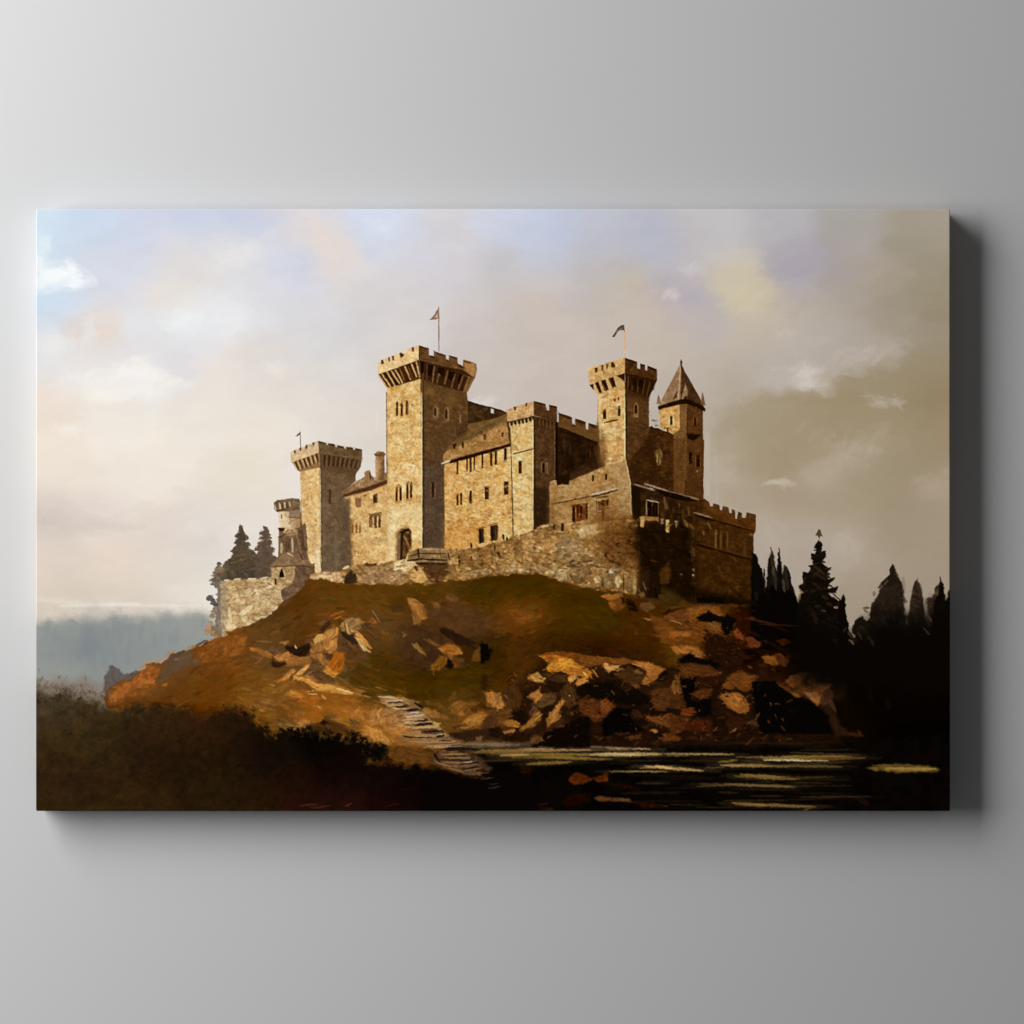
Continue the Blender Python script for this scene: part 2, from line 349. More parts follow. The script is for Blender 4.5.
def left_pines():
    # the two pines behind the curtain wall, hazy browns
    B = (98,84,72); A = (82,72,60)
    poly([(228,560),(240,553),(258,552),(275,556),(278,582),(212,584),(216,574)], (88,78,66), (108,94,80), f=.8, w=2.5, ws=5, ts=7, id='pine_left_b')
    pine(265.5, 527.5, 582, 19, B, (112,97,83), (126,108,92), 'pine_left_b', 3, 1.3, pw=.66)
    pine(241, 527.5, 584, 20, A, (96,84,70), (118,102,84), 'pine_left_a', 8, 1.4, pw=.66)
    poly([(240,538),(247,552),(258,572),(256,584),(226,584),(229,566),(235,552)], A, (96,84,68), f=1, w=2, ws=4, ts=5, a=.85, id='pine_left_a')
    strokes([(234,556,250,553,2,(108,94,76)),(231,563,247,559,2.2,(112,98,78)),(240,570,256,566,2,(70,60,50)),(236,548,246,545,1.6,(104,92,76))], a=.7, id='pine_left_a')
    poly([(225,574),(245,570),(262,573),(272,577),(272,582),(220,583)], (76,68,58), (92,82,70), f=.8, w=1.5, ws=4, id='pine_left_a')
    # ragged bush and bare trunk in front of the wall end
    I = 'bush_left'
    poly([(217,577),(221.5,579),(222.5,610),(222,640),(214,640),(216,615),(217.5,596)], (134,120,104), (118,104,90), f=.6, w=.7, id=I)
    for (x, y, w, h, c) in [(219,567,7,8,(92,80,66)),(215,573,6,5,(120,102,82)),(214,581,7,5,(100,90,78)),(219,578,6,6,(110,98,86)),(217,586,6,4,(106,96,84)),(211,600,7,4,(88,82,76)),(214,604,8,5,(84,78,72)),(210,597,4,2,(96,90,84)),
                            (216,612,6,4,(126,108,88)),(213,617,5,4,(150,126,96)),(212,625,6,5,(168,136,96)),(206,630,9,6,(172,140,98)),(212,634,9,6,(150,110,64)),(216,629,7,7,(128,104,78)),(219,596,5,8,(128,114,100)),(220,570,4,4,(140,112,84))]:
        for q in range(5):
            x1 = x + rnd.gauss(0, w * .32); y1 = y + rnd.gauss(0, h * .32)
            stroke(x1 - 2, y1 + rnd.uniform(-1, 1), x1 + 2, y1 + rnd.uniform(-1.5, 1.5), rnd.uniform(2, 3.6), [v * rnd.uniform(.9, 1.08) for v in c], f=.6, id=I, rough=.8)
    strokes([(200,648,208,640,1.4,(58,38,24)),(204,649,209,642,1.2,(70,46,28)),(199,650,203,645,1.2,(80,60,44))], br=0, id=I)
left_pines()

# ---- the castle -------------------------------------------------------------------
LIT = (217,184,124)
def Z(ox, oy, sc=6.4):
    return lambda *p: [(ox + p[i] / sc, oy + p[i + 1] / sc) for i in range(0, len(p), 2)]
A = Z(190,420); B = Z(340,300); Cc = Z(340,440); D = Z(440,380); E = Z(560,310); F = Z(540,450); G = Z(600,440,8.5333); K = Z(640,450); U = Z(190,540)
def dk(P, c=(48,30,18), id=None, **kw):
    kw.setdefault('w', .15); kw.setdefault('f', .45); kw.setdefault('br', 0)
    poly(P, c, id=id, **kw)
def slit(x, y0, y1, w, c=(56,34,20), id=None, dx=0.):
    dk([(x - w / 2, y0), (x + w / 2, y0 - .3), (x + w / 2 + dx, y1 - .3), (x - w / 2 + dx, y1)], c, id)
def lancet(x, y0, y1, w, c=(60,36,20), id=None):
    dk([(x - w / 2, y0 + w * .7), (x - w * .1, y0), (x + w * .25, y0), (x + w / 2, y0 + w * .7), (x + w / 2, y1), (x - w / 2, y1)], c, id)

# back wall behind the hall
poly(B(815,640, 900,672, 1024,700) + [(507,412.5),(510,430),(490,440),(462,446),(466,420)], (72,54,36), (58,42,28), w=.4, dabs=(60,2.5,[(84,64,44),(58,42,28),(94,74,52)],.5), id='rear_wall')
dk(D(325,180, 344,186, 344,214, 325,210), (206,196,184), id='sky'); 
stroke(467.5,401.5,505,412,1.2,(44,30,20),br=0)

# undercoat of the whole mass so that no sky shows between the pieces
poly([(300.6,500),(322,480),(322,574),(305,590),(284,590),(300,560)], (168,136,98), w=.2, id='tower_left')
poly([(279,528),(301,512),(305,560),(290,575),(278,560)], (124,100,78), w=.2, id='turret')
poly([(342,494),(389,478),(389,580),(340,580)], (190,152,102), w=.2, id='west_range')
poly([(441,463),(446,448),(468,424),(508,416),(512,550),(441,556)], (120,92,58), w=.2, id='great_hall')
poly([(386,392),(446,380),(446,560),(387,572)], (140,108,70), w=.2, id='keep')
poly([(508,424),(534,416),(556,422),(600,436),(600,520),(560,530),(508,545)], (66,46,30), w=.2, id='recess_range')
poly([(598,400),(648,392),(649,440),(704,440),(703,500),(697,530),(600,530),(596,460)], (80,57,35), w=.2, id='link_wall')
poly([(445,548),(510,530),(700,505),(700,604),(640,600),(560,580),(445,580)], (72,50,31), w=.2, id='outer_wall')

# --- tower 1, the far left one --------------------------------------------------
T='tower_left'
poly([(300,471.5),(319.7,466),(320.6,574),(316,573),(308.7,558),(303,530),(300.8,498)], (220,187,128), (206,166,108), ts=7, g=(312,470,312,574,(231,206,158)), w=.4, dabs=(120,2.2,[(236,212,164),(206,164,104),(190,146,92),(228,198,142),(214,178,120)],.55), id=T)
poly([(319.7,466),(356,472),(355.6,481),(343,494),(348,500),(349.5,540),(351,566),(345,574),(320.5,574)], (104,84,62), (114,96,74), g=(335,470,335,574,(108,92,74)), ts=9, w=.4, dabs=(130,2.6,[(96,78,60),(126,108,86),(132,116,98),(112,94,74)],.5), id=T)
stroke(346.5,504,347,560,3,(90,74,60),a=.6); stroke(320.2,468,320.8,573,.9,(236,214,168),br=0,a=.8); stroke(321.3,470,321.8,573,1,(84,68,52),a=.8,br=0)
stroke(336,520,336,570,4,(136,122,104),a=.35); stroke(327,540,327,572,3,(104,90,74),a=.5); stroke(316,545,320,572,3,(240,224,188),a=.7)
strokes([(307,493,307.4,500,1,(170,120,70)),(311.5,494,311.8,502,1,(168,118,70)),(314,518,317,522,1.2,(150,105,62)),(303,480,314,476,2.5,(196,152,92)),(309,540,313,545,2,(196,150,96))], a=.7)
poly([(291,462),(319,452.3),(319.7,467.5),(300,472)], (150,118,82), w=.3, id=T)
for i in range(6):
    x = 294.2 + i * 4.2; y = 461.6 - i * 1.55
    dk([(x, y), (x + 1.9, y - .7), (x + 3.6 + (5 - i) * .35, y + 8.5), (x + 2.2 + (5 - i) * .35, y + 9.3)], (78,56,38))
    stroke(x - .9, y + .5, x + 1.4 + (5 - i) * .3, y + 9, 1.2, (202,172,130), br=0, a=.85)
poly([(319,452.3),(361.8,459.3),(361,466),(356,474),(353,476),(320,469.5)], (98,78,58), w=.3, id=T)
for i in range(8):
    x = 324 + i * 4.6; y = 454.6 + i * .75
    dk([(x, y), (x + 2, y + .3), (x + 1.2 - i * .2, y + 11 - i * .3), (x - .6 - i * .2, y + 10.6 - i * .3)], (66,48,34))
    stroke(x + 3, y + 1, x + 2.2 - i * .25, y + 11 - i * .4, 1., (124,102,78), br=0, a=.7)
poly([(290,452.2),(294,450.2),(298,448.9),(304,446.6),(310,444.2),(318,440.8),(319,452.6),(291,462.4)], (207,176,136), (222,192,150), ts=4, w=.25, id=T+'/battlement')
for x, y in ((294.7,452.4),(300.3,449.6),(306.3,447.2),(313.3,444.2)): dk([(x-1,y-1.6),(x+1.1,y-2.2),(x+.9,y+1),(x-.5,y+1.4)], (84,62,42))
poly([(318,440.8),(325,442.6),(334,444),(342,446.2),(352,447.2),(362,449.3),(362.2,459.6),(319,452.6)], (98,78,56), (116,96,72), ts=4, w=.25, id=T+'/battlement')
for x, y in ((327,443.4),(336,445.6),(345,447.2),(354,448.4)): dk([(x-1.2,y-1.6),(x+1.2,y-1.3),(x+1,y+1.4),(x-1,y+1.1)], (212,196,176), id='sky')
strokes([(319,442.2,326,443.6,1.4,(58,42,28)),(328.5,444.4,335,445.4,1.4,(60,44,30)),(337.5,446.6,344,447.8,1.4,(60,44,30)),(346.5,448,353,449,1.4,(62,46,32)),(355.5,449.2,361.5,450.4,1.3,(62,46,32))], br=0)
slit(329.8,489.5,503.5,1.8,(66,50,38), T+'/window')
stroke(300.3,431.6,300.6,449.5,.8,(112,88,70),br=0,id='flag_left'); dk([(300.4,431.6),(295.2,436.4),(296.8,435.8),(297.6,436.4),(300.4,434)], (98,76,62), 'flag_left')

# --- round turret in front of it, and the guard house with the cone roof ------------
T='turret'
poly(A(560,570, 700,560, 706,690, 690,725, 600,725, 575,690), (222,200,164), g=(279,520,299,520,(176,140,100)), w=.3, dabs=(30,1.6,[(232,214,182),(206,176,132),(196,146,96)],.5), id=T)
dk(A(640,560, 706,560, 706,620, 632,625), (150,128,104), T); stroke(289,517.5,301,518,1,(96,74,56),br=0)
poly(A(535,530, 560,512, 600,506, 650,500, 700,505, 706,530, 704,575, 655,580, 560,590, 540,570), (128,106,84), (108,88,68), w=.4, ts=3, id=T+'/battlement')
strokes([(275,505,276,510,1.6,(196,172,138)),(279.5,503,280.5,509,1.8,(204,182,148)),(284.5,502,285,508,1.8,(196,174,140)),(289.5,501.5,290,507,1.7,(176,152,120)),(276,511,284,509.5,1.4,(74,56,42)),(286,502,287.4,508.5,1.3,(78,60,46)),(281.8,503,282.6,508.6,1.2,(80,62,46)),(292,502,300,504,2,(140,118,94))], br=0)
slit(281.5,515,519,1.2,(120,92,66), T+'/window'); poly(A(562,690, 608,690, 600,712, 570,712), (60,42,32), w=.2)
poly(A(565,745, 620,705, 700,690, 740,660, 748,740, 756,900, 700,905, 640,850, 575,860), (112,90,70), (130,106,82), ts=4, w=.6, dabs=(60,2,[(92,72,56),(150,126,98),(128,106,84),(80,62,50)],.6), id=T)
poly(A(620,715, 690,705, 690,735, 600,745), (178,142,104), w=.5, a=.8)
strokes([(281.5,543,281.5,553,2.8,(204,186,152)),(292.2,538,292.6,552,2.2,(212,192,158)),(286,541,287,552,3.4,(100,78,62)),(288.5,541,289,550,1.6,(84,64,50)),(277.5,537.5,286,534.5,1.4,(82,62,48)),(302,530,303,548,3.5,(86,66,52)),(299.5,543,300.5,556,2,(132,108,84)),(304,550,305.5,560,3,(110,88,68)),(297,535,298.5,545,1.6,(158,132,102)),(284,533,296,529.5,2,(190,150,108)),(299,552,303,560,1.6,(62,46,36))], a=.85, br=.15)
T='guard_house'
poly(U(519,160, 600,155, 690,155, 735,150, 800,150, 798,205, 765,262, 740,340, 690,375, 640,388, 590,385, 575,300, 525,290), (118,96,76), (98,78,62), ts=5, w=.5, dabs=(60,2.2,[(136,112,88),(90,70,56),(150,122,92)],.5), id=T)
poly(U(519,160, 675,158, 672,240, 640,290, 560,330, 520,300), (190,162,116), (164,134,96), ts=4, w=.5, f=.8, dabs=(45,1.8,[(212,186,140),(170,138,96),(150,120,86)],.5), id=T)
poly(A(620,850, 640,845, 700,890, 760,905, 802,940, 690,930, 600,930, 515,938, 545,900, 585,868), (148,122,94), (128,104,80), ts=4, w=.4, id=T+'/cone_roof', dabs=(20,2,[(168,140,108),(120,96,74)],.5))
strokes([(271,567,298,565.5,1.4,(104,80,60)),(298,565.5,314,567,1.2,(84,64,50)),(287,553,293,556,1.4,(196,168,132))], br=0)
dk(U(586,182, 600,212, 604,238, 570,240, 572,212), (28,18,12), T+'/window'); dk(U(541,245, 552,250, 553,284, 543,286), (40,26,18), T+'/window'); stroke(280.8,578.3,285.5,578,1,(208,184,142),br=0)

# --- curtain wall at the far left -------------------------------------------------
T='curtain_wall'
poly(U(193,268, 250,258, 330,254, 400,250, 470,250, 519,240, 540,290, 575,330, 590,385, 600,402, 545,440, 505,480, 430,520, 350,560, 300,578, 207,618, 200,500, 197,400), (198,170,126), (182,150,106), g=(250,585,232,632,(222,196,146)), ts=8, w=.6, stone=(7,5,.05,.10), dabs=(200,2.8,[(222,198,150),(186,154,108),(168,136,96),(212,186,140),(226,204,160)],.45), id=T)
poly(U(193,268, 225,262, 232,420, 228,600, 207,618), (160,144,122), f=1.6, w=.8, a=.75)
strokes([(222,585,226,584,3,(176,156,126)),(236,584,241,600,2,(168,140,102)),(246,582,247,588,2,(150,122,92)),(252,596,256,592,1.2,(84,62,42)),(241,597.5,246,598,1.2,(96,72,50)),(254,590,257,591,3,(236,224,196)),(268,583,274,587,2,(128,100,72)),(266,588,273,586,3,(232,216,182)),(262,596,276,602,3,(196,172,134)),(232,590,233,584,2,(190,154,104)),(229,608,231,622,3,(234,218,182)),(240,615,252,606,5,(236,218,180)),(226,625,236,628,4,(230,208,166))], a=.7)
for i in range(26):
    x = rnd.uniform(226, 276); y = 582 + rnd.uniform(0, 22)
    stroke(x - 2, y + .5, x + 2, y - .5, .9, (128,102,74), a=.55, br=0, bend=1)
strokes([(224,580.5,229,580,1.8,(214,196,164)),(234,579.5,241,579,1.8,(206,186,152)),(248,579,256,578.6,1.8,(216,198,166)),(260,578.5,269,577.4,1.8,(210,190,156))], br=0)

# --- low range between tower 1 and the keep ---------------------------------------
T='west_range'
poly(Cc(15,355, 60,372, 150,340, 305,268, 308,800, 200,810, 100,815, 70,800, 58,700, 50,480), (210,174,118), (198,156,98), g=(366,495,366,565,(218,188,124)), ts=8, w=.4, dabs=(220,2.4,[(226,196,140),(196,150,92),(208,168,104),(232,206,154),(184,140,88)],.5), id=T)
poly(Cc(15,360, 62,385, 75,560, 82,800, 40,830, 10,840), (112,94,76), (96,80,64), f=2, w=.8, a=.9)
poly(Cc(70,560, 110,540, 120,700, 90,740), (196,150,92), f=3, w=1, a=.6); poly(Cc(180,640, 290,620, 290,660, 200,670), (178,146,102), f=2, w=1, a=.6)
poly(Cc(5,335, 60,300, 100,268, 160,232, 215,240, 300,208, 306,268, 200,318, 100,345, 20,370), (166,134,98), (140,110,78), ts=5, w=.4, id=T+'/roof', dabs=(30,2,[(186,152,112),(132,102,72)],.5))
poly(Cc(20,352, 100,322, 200,292, 305,252, 305,280, 200,322, 100,346, 20,368), (84,58,40), w=.4, f=.7, id=T+'/roof'); stroke(343,493,356,484,1.6,(120,94,68),a=.8); stroke(352,484.5,372,477,1.2,(186,156,116),a=.7)
poly(Cc(228,95, 286,95, 286,250, 232,262, 224,180), (192,156,114), g=(376,460,385,461,(112,84,58)), w=.3, id=T+'/chimney')
poly(Cc(216,92, 240,74, 280,76, 294,92, 286,104, 226,104), (112,84,58), w=.3, id=T+'/chimney'); stroke(375,453.5,380,452.3,1,(176,144,106),br=0)
poly(Cc(160,205, 168,195, 192,194, 196,215, 206,235, 205,262, 160,278, 152,262), (150,118,84), w=.5, id=T+'/chimney'); stroke(370,472,370.6,480,1.8,(92,66,46),br=0); stroke(372,476,373.5,480,1.6,(112,84,60)); stroke(384,478,388,472,3,(136,106,76))
poly(Cc(95,372, 134,372, 136,428, 108,432, 94,400), (142,106,76), w=.4, id=T+'/window'); dk(Cc(210,350, 240,342, 240,402, 212,405), (98,68,44), T+'/window'); slit(374.8,495,502,2,(60,38,24))
for x, y0, y1 in ((370.6,516,527),(375.6,514.5,528),(379.5,515,527.5)): lancet(x, y0, y1, 2.6, (92,64,42), T+'/window')
poly(Cc(186,470, 268,460, 270,480, 250,500, 215,500, 190,500), (112,82,54), w=.8, a=.75); poly(Cc(190,505, 222,505, 222,560, 195,560), (140,108,74), w=.3)
strokes([(373.2,516,373.4,528,1,(214,182,130)),(377.6,516,377.8,528,1,(220,188,136))], br=0)
for x in (352.5,356.5,360): lancet(x, 523.5, 533, 1.8, (140,98,60), T+'/window')
strokes([(354,551,355,556,1.4,(160,118,76)),(357.8,551,358,555,1.4,(164,122,80)),(364,496,366.5,495,2,(120,84,56))], a=.8)

# --- the keep -------------------------------------------------------------------------
T='keep'
poly([(386.9,386.5),(420.5,377),(422,470),(422,566),(387.8,563),(387.5,470)], (219,185,124), (206,164,98), ts=6, g=(404,400,404,552,(228,200,144)), w=.4, stone=(5,4,.05,.05), dabs=(420,2.5,[(236,212,160),(204,160,94),(196,146,82),(228,194,130),(214,176,112),(240,222,180)],.5), id=T)
poly([(420.5,377),(461.9,389),(467,393),(468,402),(468,430),(458,438),(449,446),(443.5,456),(444.6,552),(422,549)], (104,80,54), (90,68,46), ts=8, g=(440,400,440,540,(84,68,54)), w=.4, stone=(5,4,.05,.05), dabs=(300,2.6,[(118,92,62),(78,58,40),(98,76,52),(128,100,68)],.45), id=T)
poly([(423,465),(443,465),(444.4,549),(423,548)], (84,70,58), (92,78,66), f=2, w=.5, a=.75, dabs=(60,2.5,[(98,84,70),(72,60,48)],.4), id=T)
stroke(423.4,380,423.6,547,1.8,(58,42,28),br=.1,a=.8); stroke(421.6,392,421.8,556,1.1,(240,224,180),br=.1,a=.9); stroke(388.3,395,388.5,560,1,(200,158,100),a=.6,br=.1)
blob(452,398,9,8,(128,98,58),.5,w=4); blob(430,393,6,4,(140,106,62),.5,w=3); blob(462,440,6,12,(66,50,36),.6,w=3); stroke(455,438,467,424,4,(72,54,40),a=.6)
# swirls of render
for cx, cy, r, c in ((396,444,7,(236,212,160)),(408,437,6,(200,152,84)),(413,452,5,(198,150,84)),(398,458,5,(202,158,92)),(411,468,4,(240,226,190)),(395,430,5,(208,160,90)),(415,440,5,(202,156,88)),(404,423,6,(226,194,130)),(391,415,3,(196,146,82)),(392,425,2,(170,116,64)),(414,425,4,(204,160,98)),(402,398,6,(234,206,146)),(410,388,6,(206,164,100)),(396,392,6,(196,152,92)),(391,470,4,(206,162,98)),(413,480,5,(232,206,152))):
    for q in range(5):
        a0 = rnd.uniform(0, 6.28); stroke(cx + r * math.cos(a0), cy + r * math.sin(a0), cx + r * math.cos(a0 + 1.1), cy + r * math.sin(a0 + 1.1), rnd.uniform(1, 2), c, a=.6, bend=r * .15)
for i in range(34):
    x = rnd.uniform(389, 420); y = rnd.uniform(395, 476)
    stroke(x, y, x + rnd.uniform(-2.5, 2.5), y + rnd.uniform(.5, 2), rnd.uniform(.8, 1.6), rnd.choice([(176,124,66),(190,138,76),(240,220,172),(164,112,60)]), a=.6, br=.1)
poly([(390,507),(420,503),(421,530),(391,532)], (230,206,154), f=3, w=2, a=.55); poly([(387.8,512),(396,512),(395,560),(387.8,562)], (234,212,164), f=2, w=1, a=.6)
# corbels
poly([(378.3,374.2),(418.9,359.4),(420.6,378.5),(404,384),(387,388)], (66,42,26), w=.25, id=T)
for s in ((382,374,390.5,386.5),(387,372,395,386),(391.5,371,399.4,383.6),(395.6,370,402.6,383),(404.8,366.5,410.5,379.5),(411.4,363.8,416.6,377),(416.2,361.5,419.6,377),(378.6,375.4,387.4,388)):
    stroke(*s, 1.7, (206,170,118), br=.1, tip=.7)
strokes([(400,369,404.5,381,1.2,(150,112,72)),(408,366,413,379,1,(120,86,54))], br=0)
poly([(418.9,359.4),(434,363.4),(449.4,367),(462,369),(475,377.5),(470,386),(466.6,393),(461.9,391),(441,386),(420.6,378.5)], (62,42,27), w=.25, id=T)
for s, c in (((423.6,363,422.6,380),(104,80,56)),((427.5,364,426.4,382),(86,64,44)),((434.5,366,432.6,382),(122,98,72)),((439.5,370,437,383),(110,86,62)),((447.8,371,444.6,384),(120,94,66)),((455,374,451.4,388),(116,90,64)),((462.8,376,458.4,389),(126,100,72)),((469,377,464,391.5),(138,108,76)),((473,379,467.5,391),(128,96,62))):
    stroke(*s, 1.7, c, br=.1, tip=.7)
for P in (B(630,430, 672,438, 662,500, 640,470, 622,470), B(702,452, 738,465, 715,520, 690,500), B(562,412, 600,420, 585,490, 560,480), B(515,390, 540,398, 535,470, 516,470), B(762,470, 785,480, 765,540, 750,530)): dk(P, (36,22,13))
poly(B(790,480, 860,500, 815,590, 790,585, 830,500), (140,108,72), f=.8, w=.4, a=.7)
# parapet
poly([(377.5,362),(383,359.6),(390,356.6),(400.5,352.6),(403.5,352.4),(404,350.6),(411,347.4),(418.9,345.2),(418.9,359.6),(378.3,374.4)], (222,186,130), (232,200,148), ts=5, w=.25, id=T+'/battlement', dabs=(30,2,[(206,166,112),(236,210,160)],.5))
for P in (B(262,384, 278,382, 282,408, 264,412), B(308,368, 320,366, 320,392, 312,394), B(332,360, 344,356, 346,384, 336,388), B(380,340, 392,334, 412,352, 400,366, 388,370), B(460,302, 472,300, 474,328, 462,330)): dk(P, (78,52,32))
poly([(418.9,345.2),(429,348.4),(429,355),(434.6,356),(434.8,351.4),(446,355),(446,359.2),(448.6,360),(448.8,355.2),(457.6,357.6),(457.8,363.6),(462.8,366),(463.2,359.6),(472,362),(476.3,364),(476.8,369.5),(474.8,378.4),(462,369.4),(449.4,367.4),(418.9,359.6)], (94,70,46), (112,86,58), ts=4, w=.2, id=T+'/battlement')
poly(B(790,385, 850,398, 872,425, 874,455, 858,498, 800,450), (164,122,78), f=1, w=.3, id=T+'/battlement')
strokes([(419.5,346.2,428,349.2,1.6,(58,40,26)),(435.5,352.4,445,356,1.6,(62,44,28)),(449.6,356,457,359,1.5,(62,44,28)),(463.8,361,471,363.4,1.4,(84,58,36)),(430,356.6,434.6,357.6,1.6,(50,34,22)),(446.2,361,449,361.4,1.4,(52,36,24)),(458,365,463,367.5,1.8,(56,38,24)),(434,350.5,434.6,357,1,(70,50,32)),(419.3,346,419.3,359.5,1,(66,46,30))], br=0)
for x, y0, y1, w in ((397,401.5,415.8,2.2),(401.7,402,416,2.4),(407,400.6,414.6,2.6)): lancet(x, y0, y1, w, (84,50,26), T+'/window')
dk([(396.2,408),(397.8,408),(397.8,415),(396.2,415)], (40,22,12)); dk([(401,408),(402.4,408),(402.2,415.5),(400.9,415.5)], (44,24,13)); stroke(407.6,403,407.6,413.5,1,(140,100,62),br=0); dk([(411.6,404.4),(413,404.4),(413,405.8),(411.6,405.8)], (110,76,46))
for x, y0, y1 in ((435,405.5,418),(446.2,407,421)):
    lancet(x + .6, y0, y1, 4.8, (132,106,78), T+'/window'); lancet(x, y0 + 2, y1 - 2.4, 2.2, (54,36,24), T+'/window'); stroke(x + 2.4, y0 + 3, x + 2.4, y1 - 1, 1, (150,124,92), br=0)
stroke(438.6,408,438.8,417,1,(120,96,70),br=0); stroke(460.2,414,460.2,423.5,1.3,(146,120,90),br=0,id=T+'/window'); stroke(455,428,455,435,1,(118,94,66),a=.7,br=0)
for x in (396.6,400.6,407.4,411): lancet(x, 485.5 if x < 404 else 482, 502 if x < 404 else 500, 2.3, (62,34,18), T+'/window')
for P, c in ((Cc(355,300, 375,278, 396,300, 395,312, 374,292, 357,316), (176,128,76)), (Cc(420,285, 440,258, 462,285, 460,296, 440,272, 424,298), (170,122,72)), (Cc(355,392, 398,386, 396,402, 360,410), (190,142,88)), (Cc(424,376, 466,368, 464,386, 428,394), (186,138,84))): dk(P, c)
strokes([(398.6,488,398.7,502,1,(206,164,104)),(409.2,485,409.3,500,1,(204,160,100))], br=0); stroke(399.5,504.5,405,503.2,1,(240,220,176),br=0)
lancet(433,481.5,497,2.4,(46,32,24), T+'/window'); stroke(435.2,484,434.8,499,1.4,(122,98,76),br=0); stroke(431,484,431,498,.8,(110,88,68),br=0)
# gate
poly(Cc(352,770, 358,610, 370,575, 400,545, 440,552, 462,585, 462,700, 440,720), (172,138,92), w=.4, f=.8)
poly(Cc(366,768, 370,600, 392,572, 438,562, 456,585, 456,690, 440,705, 420,760), (104,78,52), (80,58,38), ts=3, w=.3, id=T+'/gate')
poly(Cc(366,768, 370,605, 385,585, 388,700, 384,768), (126,102,76), w=.3, id=T+'/gate'); dk(Cc(384,768, 388,605, 408,585, 404,640, 402,700, 396,768), (52,38,30), T+'/gate'); dk(Cc(385,590, 440,566, 450,575, 392,602), (26,16,10))
strokes([(404,536,410,548,2,(150,112,70)),(405,545,408,552,1.6,(56,38,24)),(409,534,410,546,1.6,(64,44,28)),(406,532,409,533,1.4,(160,122,80)),(403,550,406,556,1.6,(128,96,60))], br=.1)
stroke(398,530,404,526,1.4,(212,176,120),bend=-.5,br=0); stroke(398.5,527.5,409,526,1.2,(196,154,98),bend=-1.5,br=0)
stroke(435.4,307,440,307.5,.1,(160,140,124),a=0)
stroke(438.6,306.6,439,351,1.15,(136,112,96),br=0,id='flag_keep'); poly([(438.6,308.5),(436,312.5),(430,319.6),(437.8,318.8),(438.6,315)], (150,118,98), w=.1, f=.4, id='flag_keep'); dk([(437.2,313.4),(435,317.4),(437.4,317.4)], (206,190,178)); stroke(430,319.6,437,318.8,.9,(112,84,66),br=0); stroke(438.3,309,435.5,313.4,.9,(120,92,72),br=0)

# --- the great hall ---------------------------------------------------------------------
T='great_hall'
poly([(444.4,463),(510.5,446),(513,545),(480,548),(445,552.5)], (211,172,108), (200,152,86), ts=8, g=(446,500,505,500,(216,184,122)), w=.4, stone=(4.5,3.5,.06,.06), dabs=(700,2.,[(226,196,136),(194,142,74),(206,160,90),(220,184,116),(180,126,66),(234,210,158),(198,166,102)],.5), id=T)
poly([(444.4,520),(462,515),(478,530),(470,552),(445,553)], (192,136,70), f=4, w=2, a=.6); blob(484,529,12,6,(190,130,62),.5,w=3); blob(458,488,5,16,(202,144,74),.5,w=3); blob(466,506,6,5,(206,190,90),.3,w=3)
for i in range(90):
    x = rnd.uniform(446, 510); y = rnd.uniform(470, 535)
    stroke(x - 1, y, x + 1.2, y + rnd.uniform(-.6, .6), rnd.uniform(.9, 1.5), rnd.choice([(164,112,58),(240,222,176),(178,124,66),(232,206,150),(150,102,54)]), a=.5, br=0)
poly([(443,463.4),(443.6,454),(455.6,443.5),(466,435),(476,428),(491.5,420.2),(506.5,414),(507.2,427),(510.3,445),(480,454),(452,462)], (172,132,84), (150,114,70), ts=6, w=.4, dabs=(120,2.4,[(192,150,98),(140,104,64),(160,120,74),(182,142,96)],.5), id=T+'/roof')
poly([(448,449),(466,434.5),(476,428),(491.5,420.2),(506.5,414),(506.8,421),(492,428),(474,438),(456,446)], (96,76,50), (112,90,60), f=2, w=.7, a=.9, id=T+'/roof'); poly([(480,436),(505,426),(508,440),(486,446)], (184,138,86), f=3, w=1, a=.5)
poly([(449,460.5),(470,454.4),(498,447),(510.2,443.2),(510.6,446.4),(490,452.6),(466,459.4),(450,463.6)], (44,24,14), w=.3); stroke(441.6,463.6,450,460.8,1.8,(226,206,166),br=0); stroke(441.8,465,449,462.5,1,(120,88,56),br=0)
for (x, y, w, h, c) in ((454.3,446,3.4,6,(54,36,24)),(462.8,445,2.4,6,(60,42,28)),(484.6,437,3.6,6.5,(92,70,50)),(481.5,432,3,4,(90,68,48)),(502.4,434.5,2.4,4.4,(62,42,28)),(475,445,2,2,(140,84,48)),(499,431,2,2,(110,80,52))): dk([(x-w/2,y-h/2+1),(x+w/2,y-h/2),(x+w/2-.4,y+h/2),(x-w*.2,y+h/2)], c, w=.4)
strokes([(444,462,458,455,2,(190,152,104)),(450,452,460,446.5,1.5,(150,112,70))], a=.7)
for x, y0, y1, w in ((457.4,461.5,474.5,1.7),(467,459,471.5,1.5),(470.6,458,472,2),(474.2,457,470,1.4),(482.5,454.5,468.5,1.8),(491.2,452.5,466,2),(495.8,451,465,2.2),(505.4,448.5,461.5,3)): slit(x, y0, y1, w, (52,28,15), T+'/window')
strokes([(468.8,460,468.9,471,.8,(176,132,78)),(493.6,453,493.6,465,.8,(190,144,88)),(507.6,450,507.4,462,.9,(206,166,108)),(503.6,462.6,508,461.8,1,(180,136,84))], br=0)
for x, y0, y1, w in ((457.5,494,505.5,2),(461.2,493,505,2),(470.6,491,503.5,2.6),(486.8,486.5,499.5,4.2),(506.2,481.5,495,4.4)): slit(x, y0, y1, w, (50,27,14), T+'/window')
strokes([(489.6,486,489.6,500,1,(196,152,92)),(509.3,481,509.3,495,1,(200,158,100)),(484.4,500.6,490.5,499.8,1,(206,168,108)),(487,488,487.2,498,.8,(90,64,40)),(504,496,509,495,1,(206,166,108))], br=0)
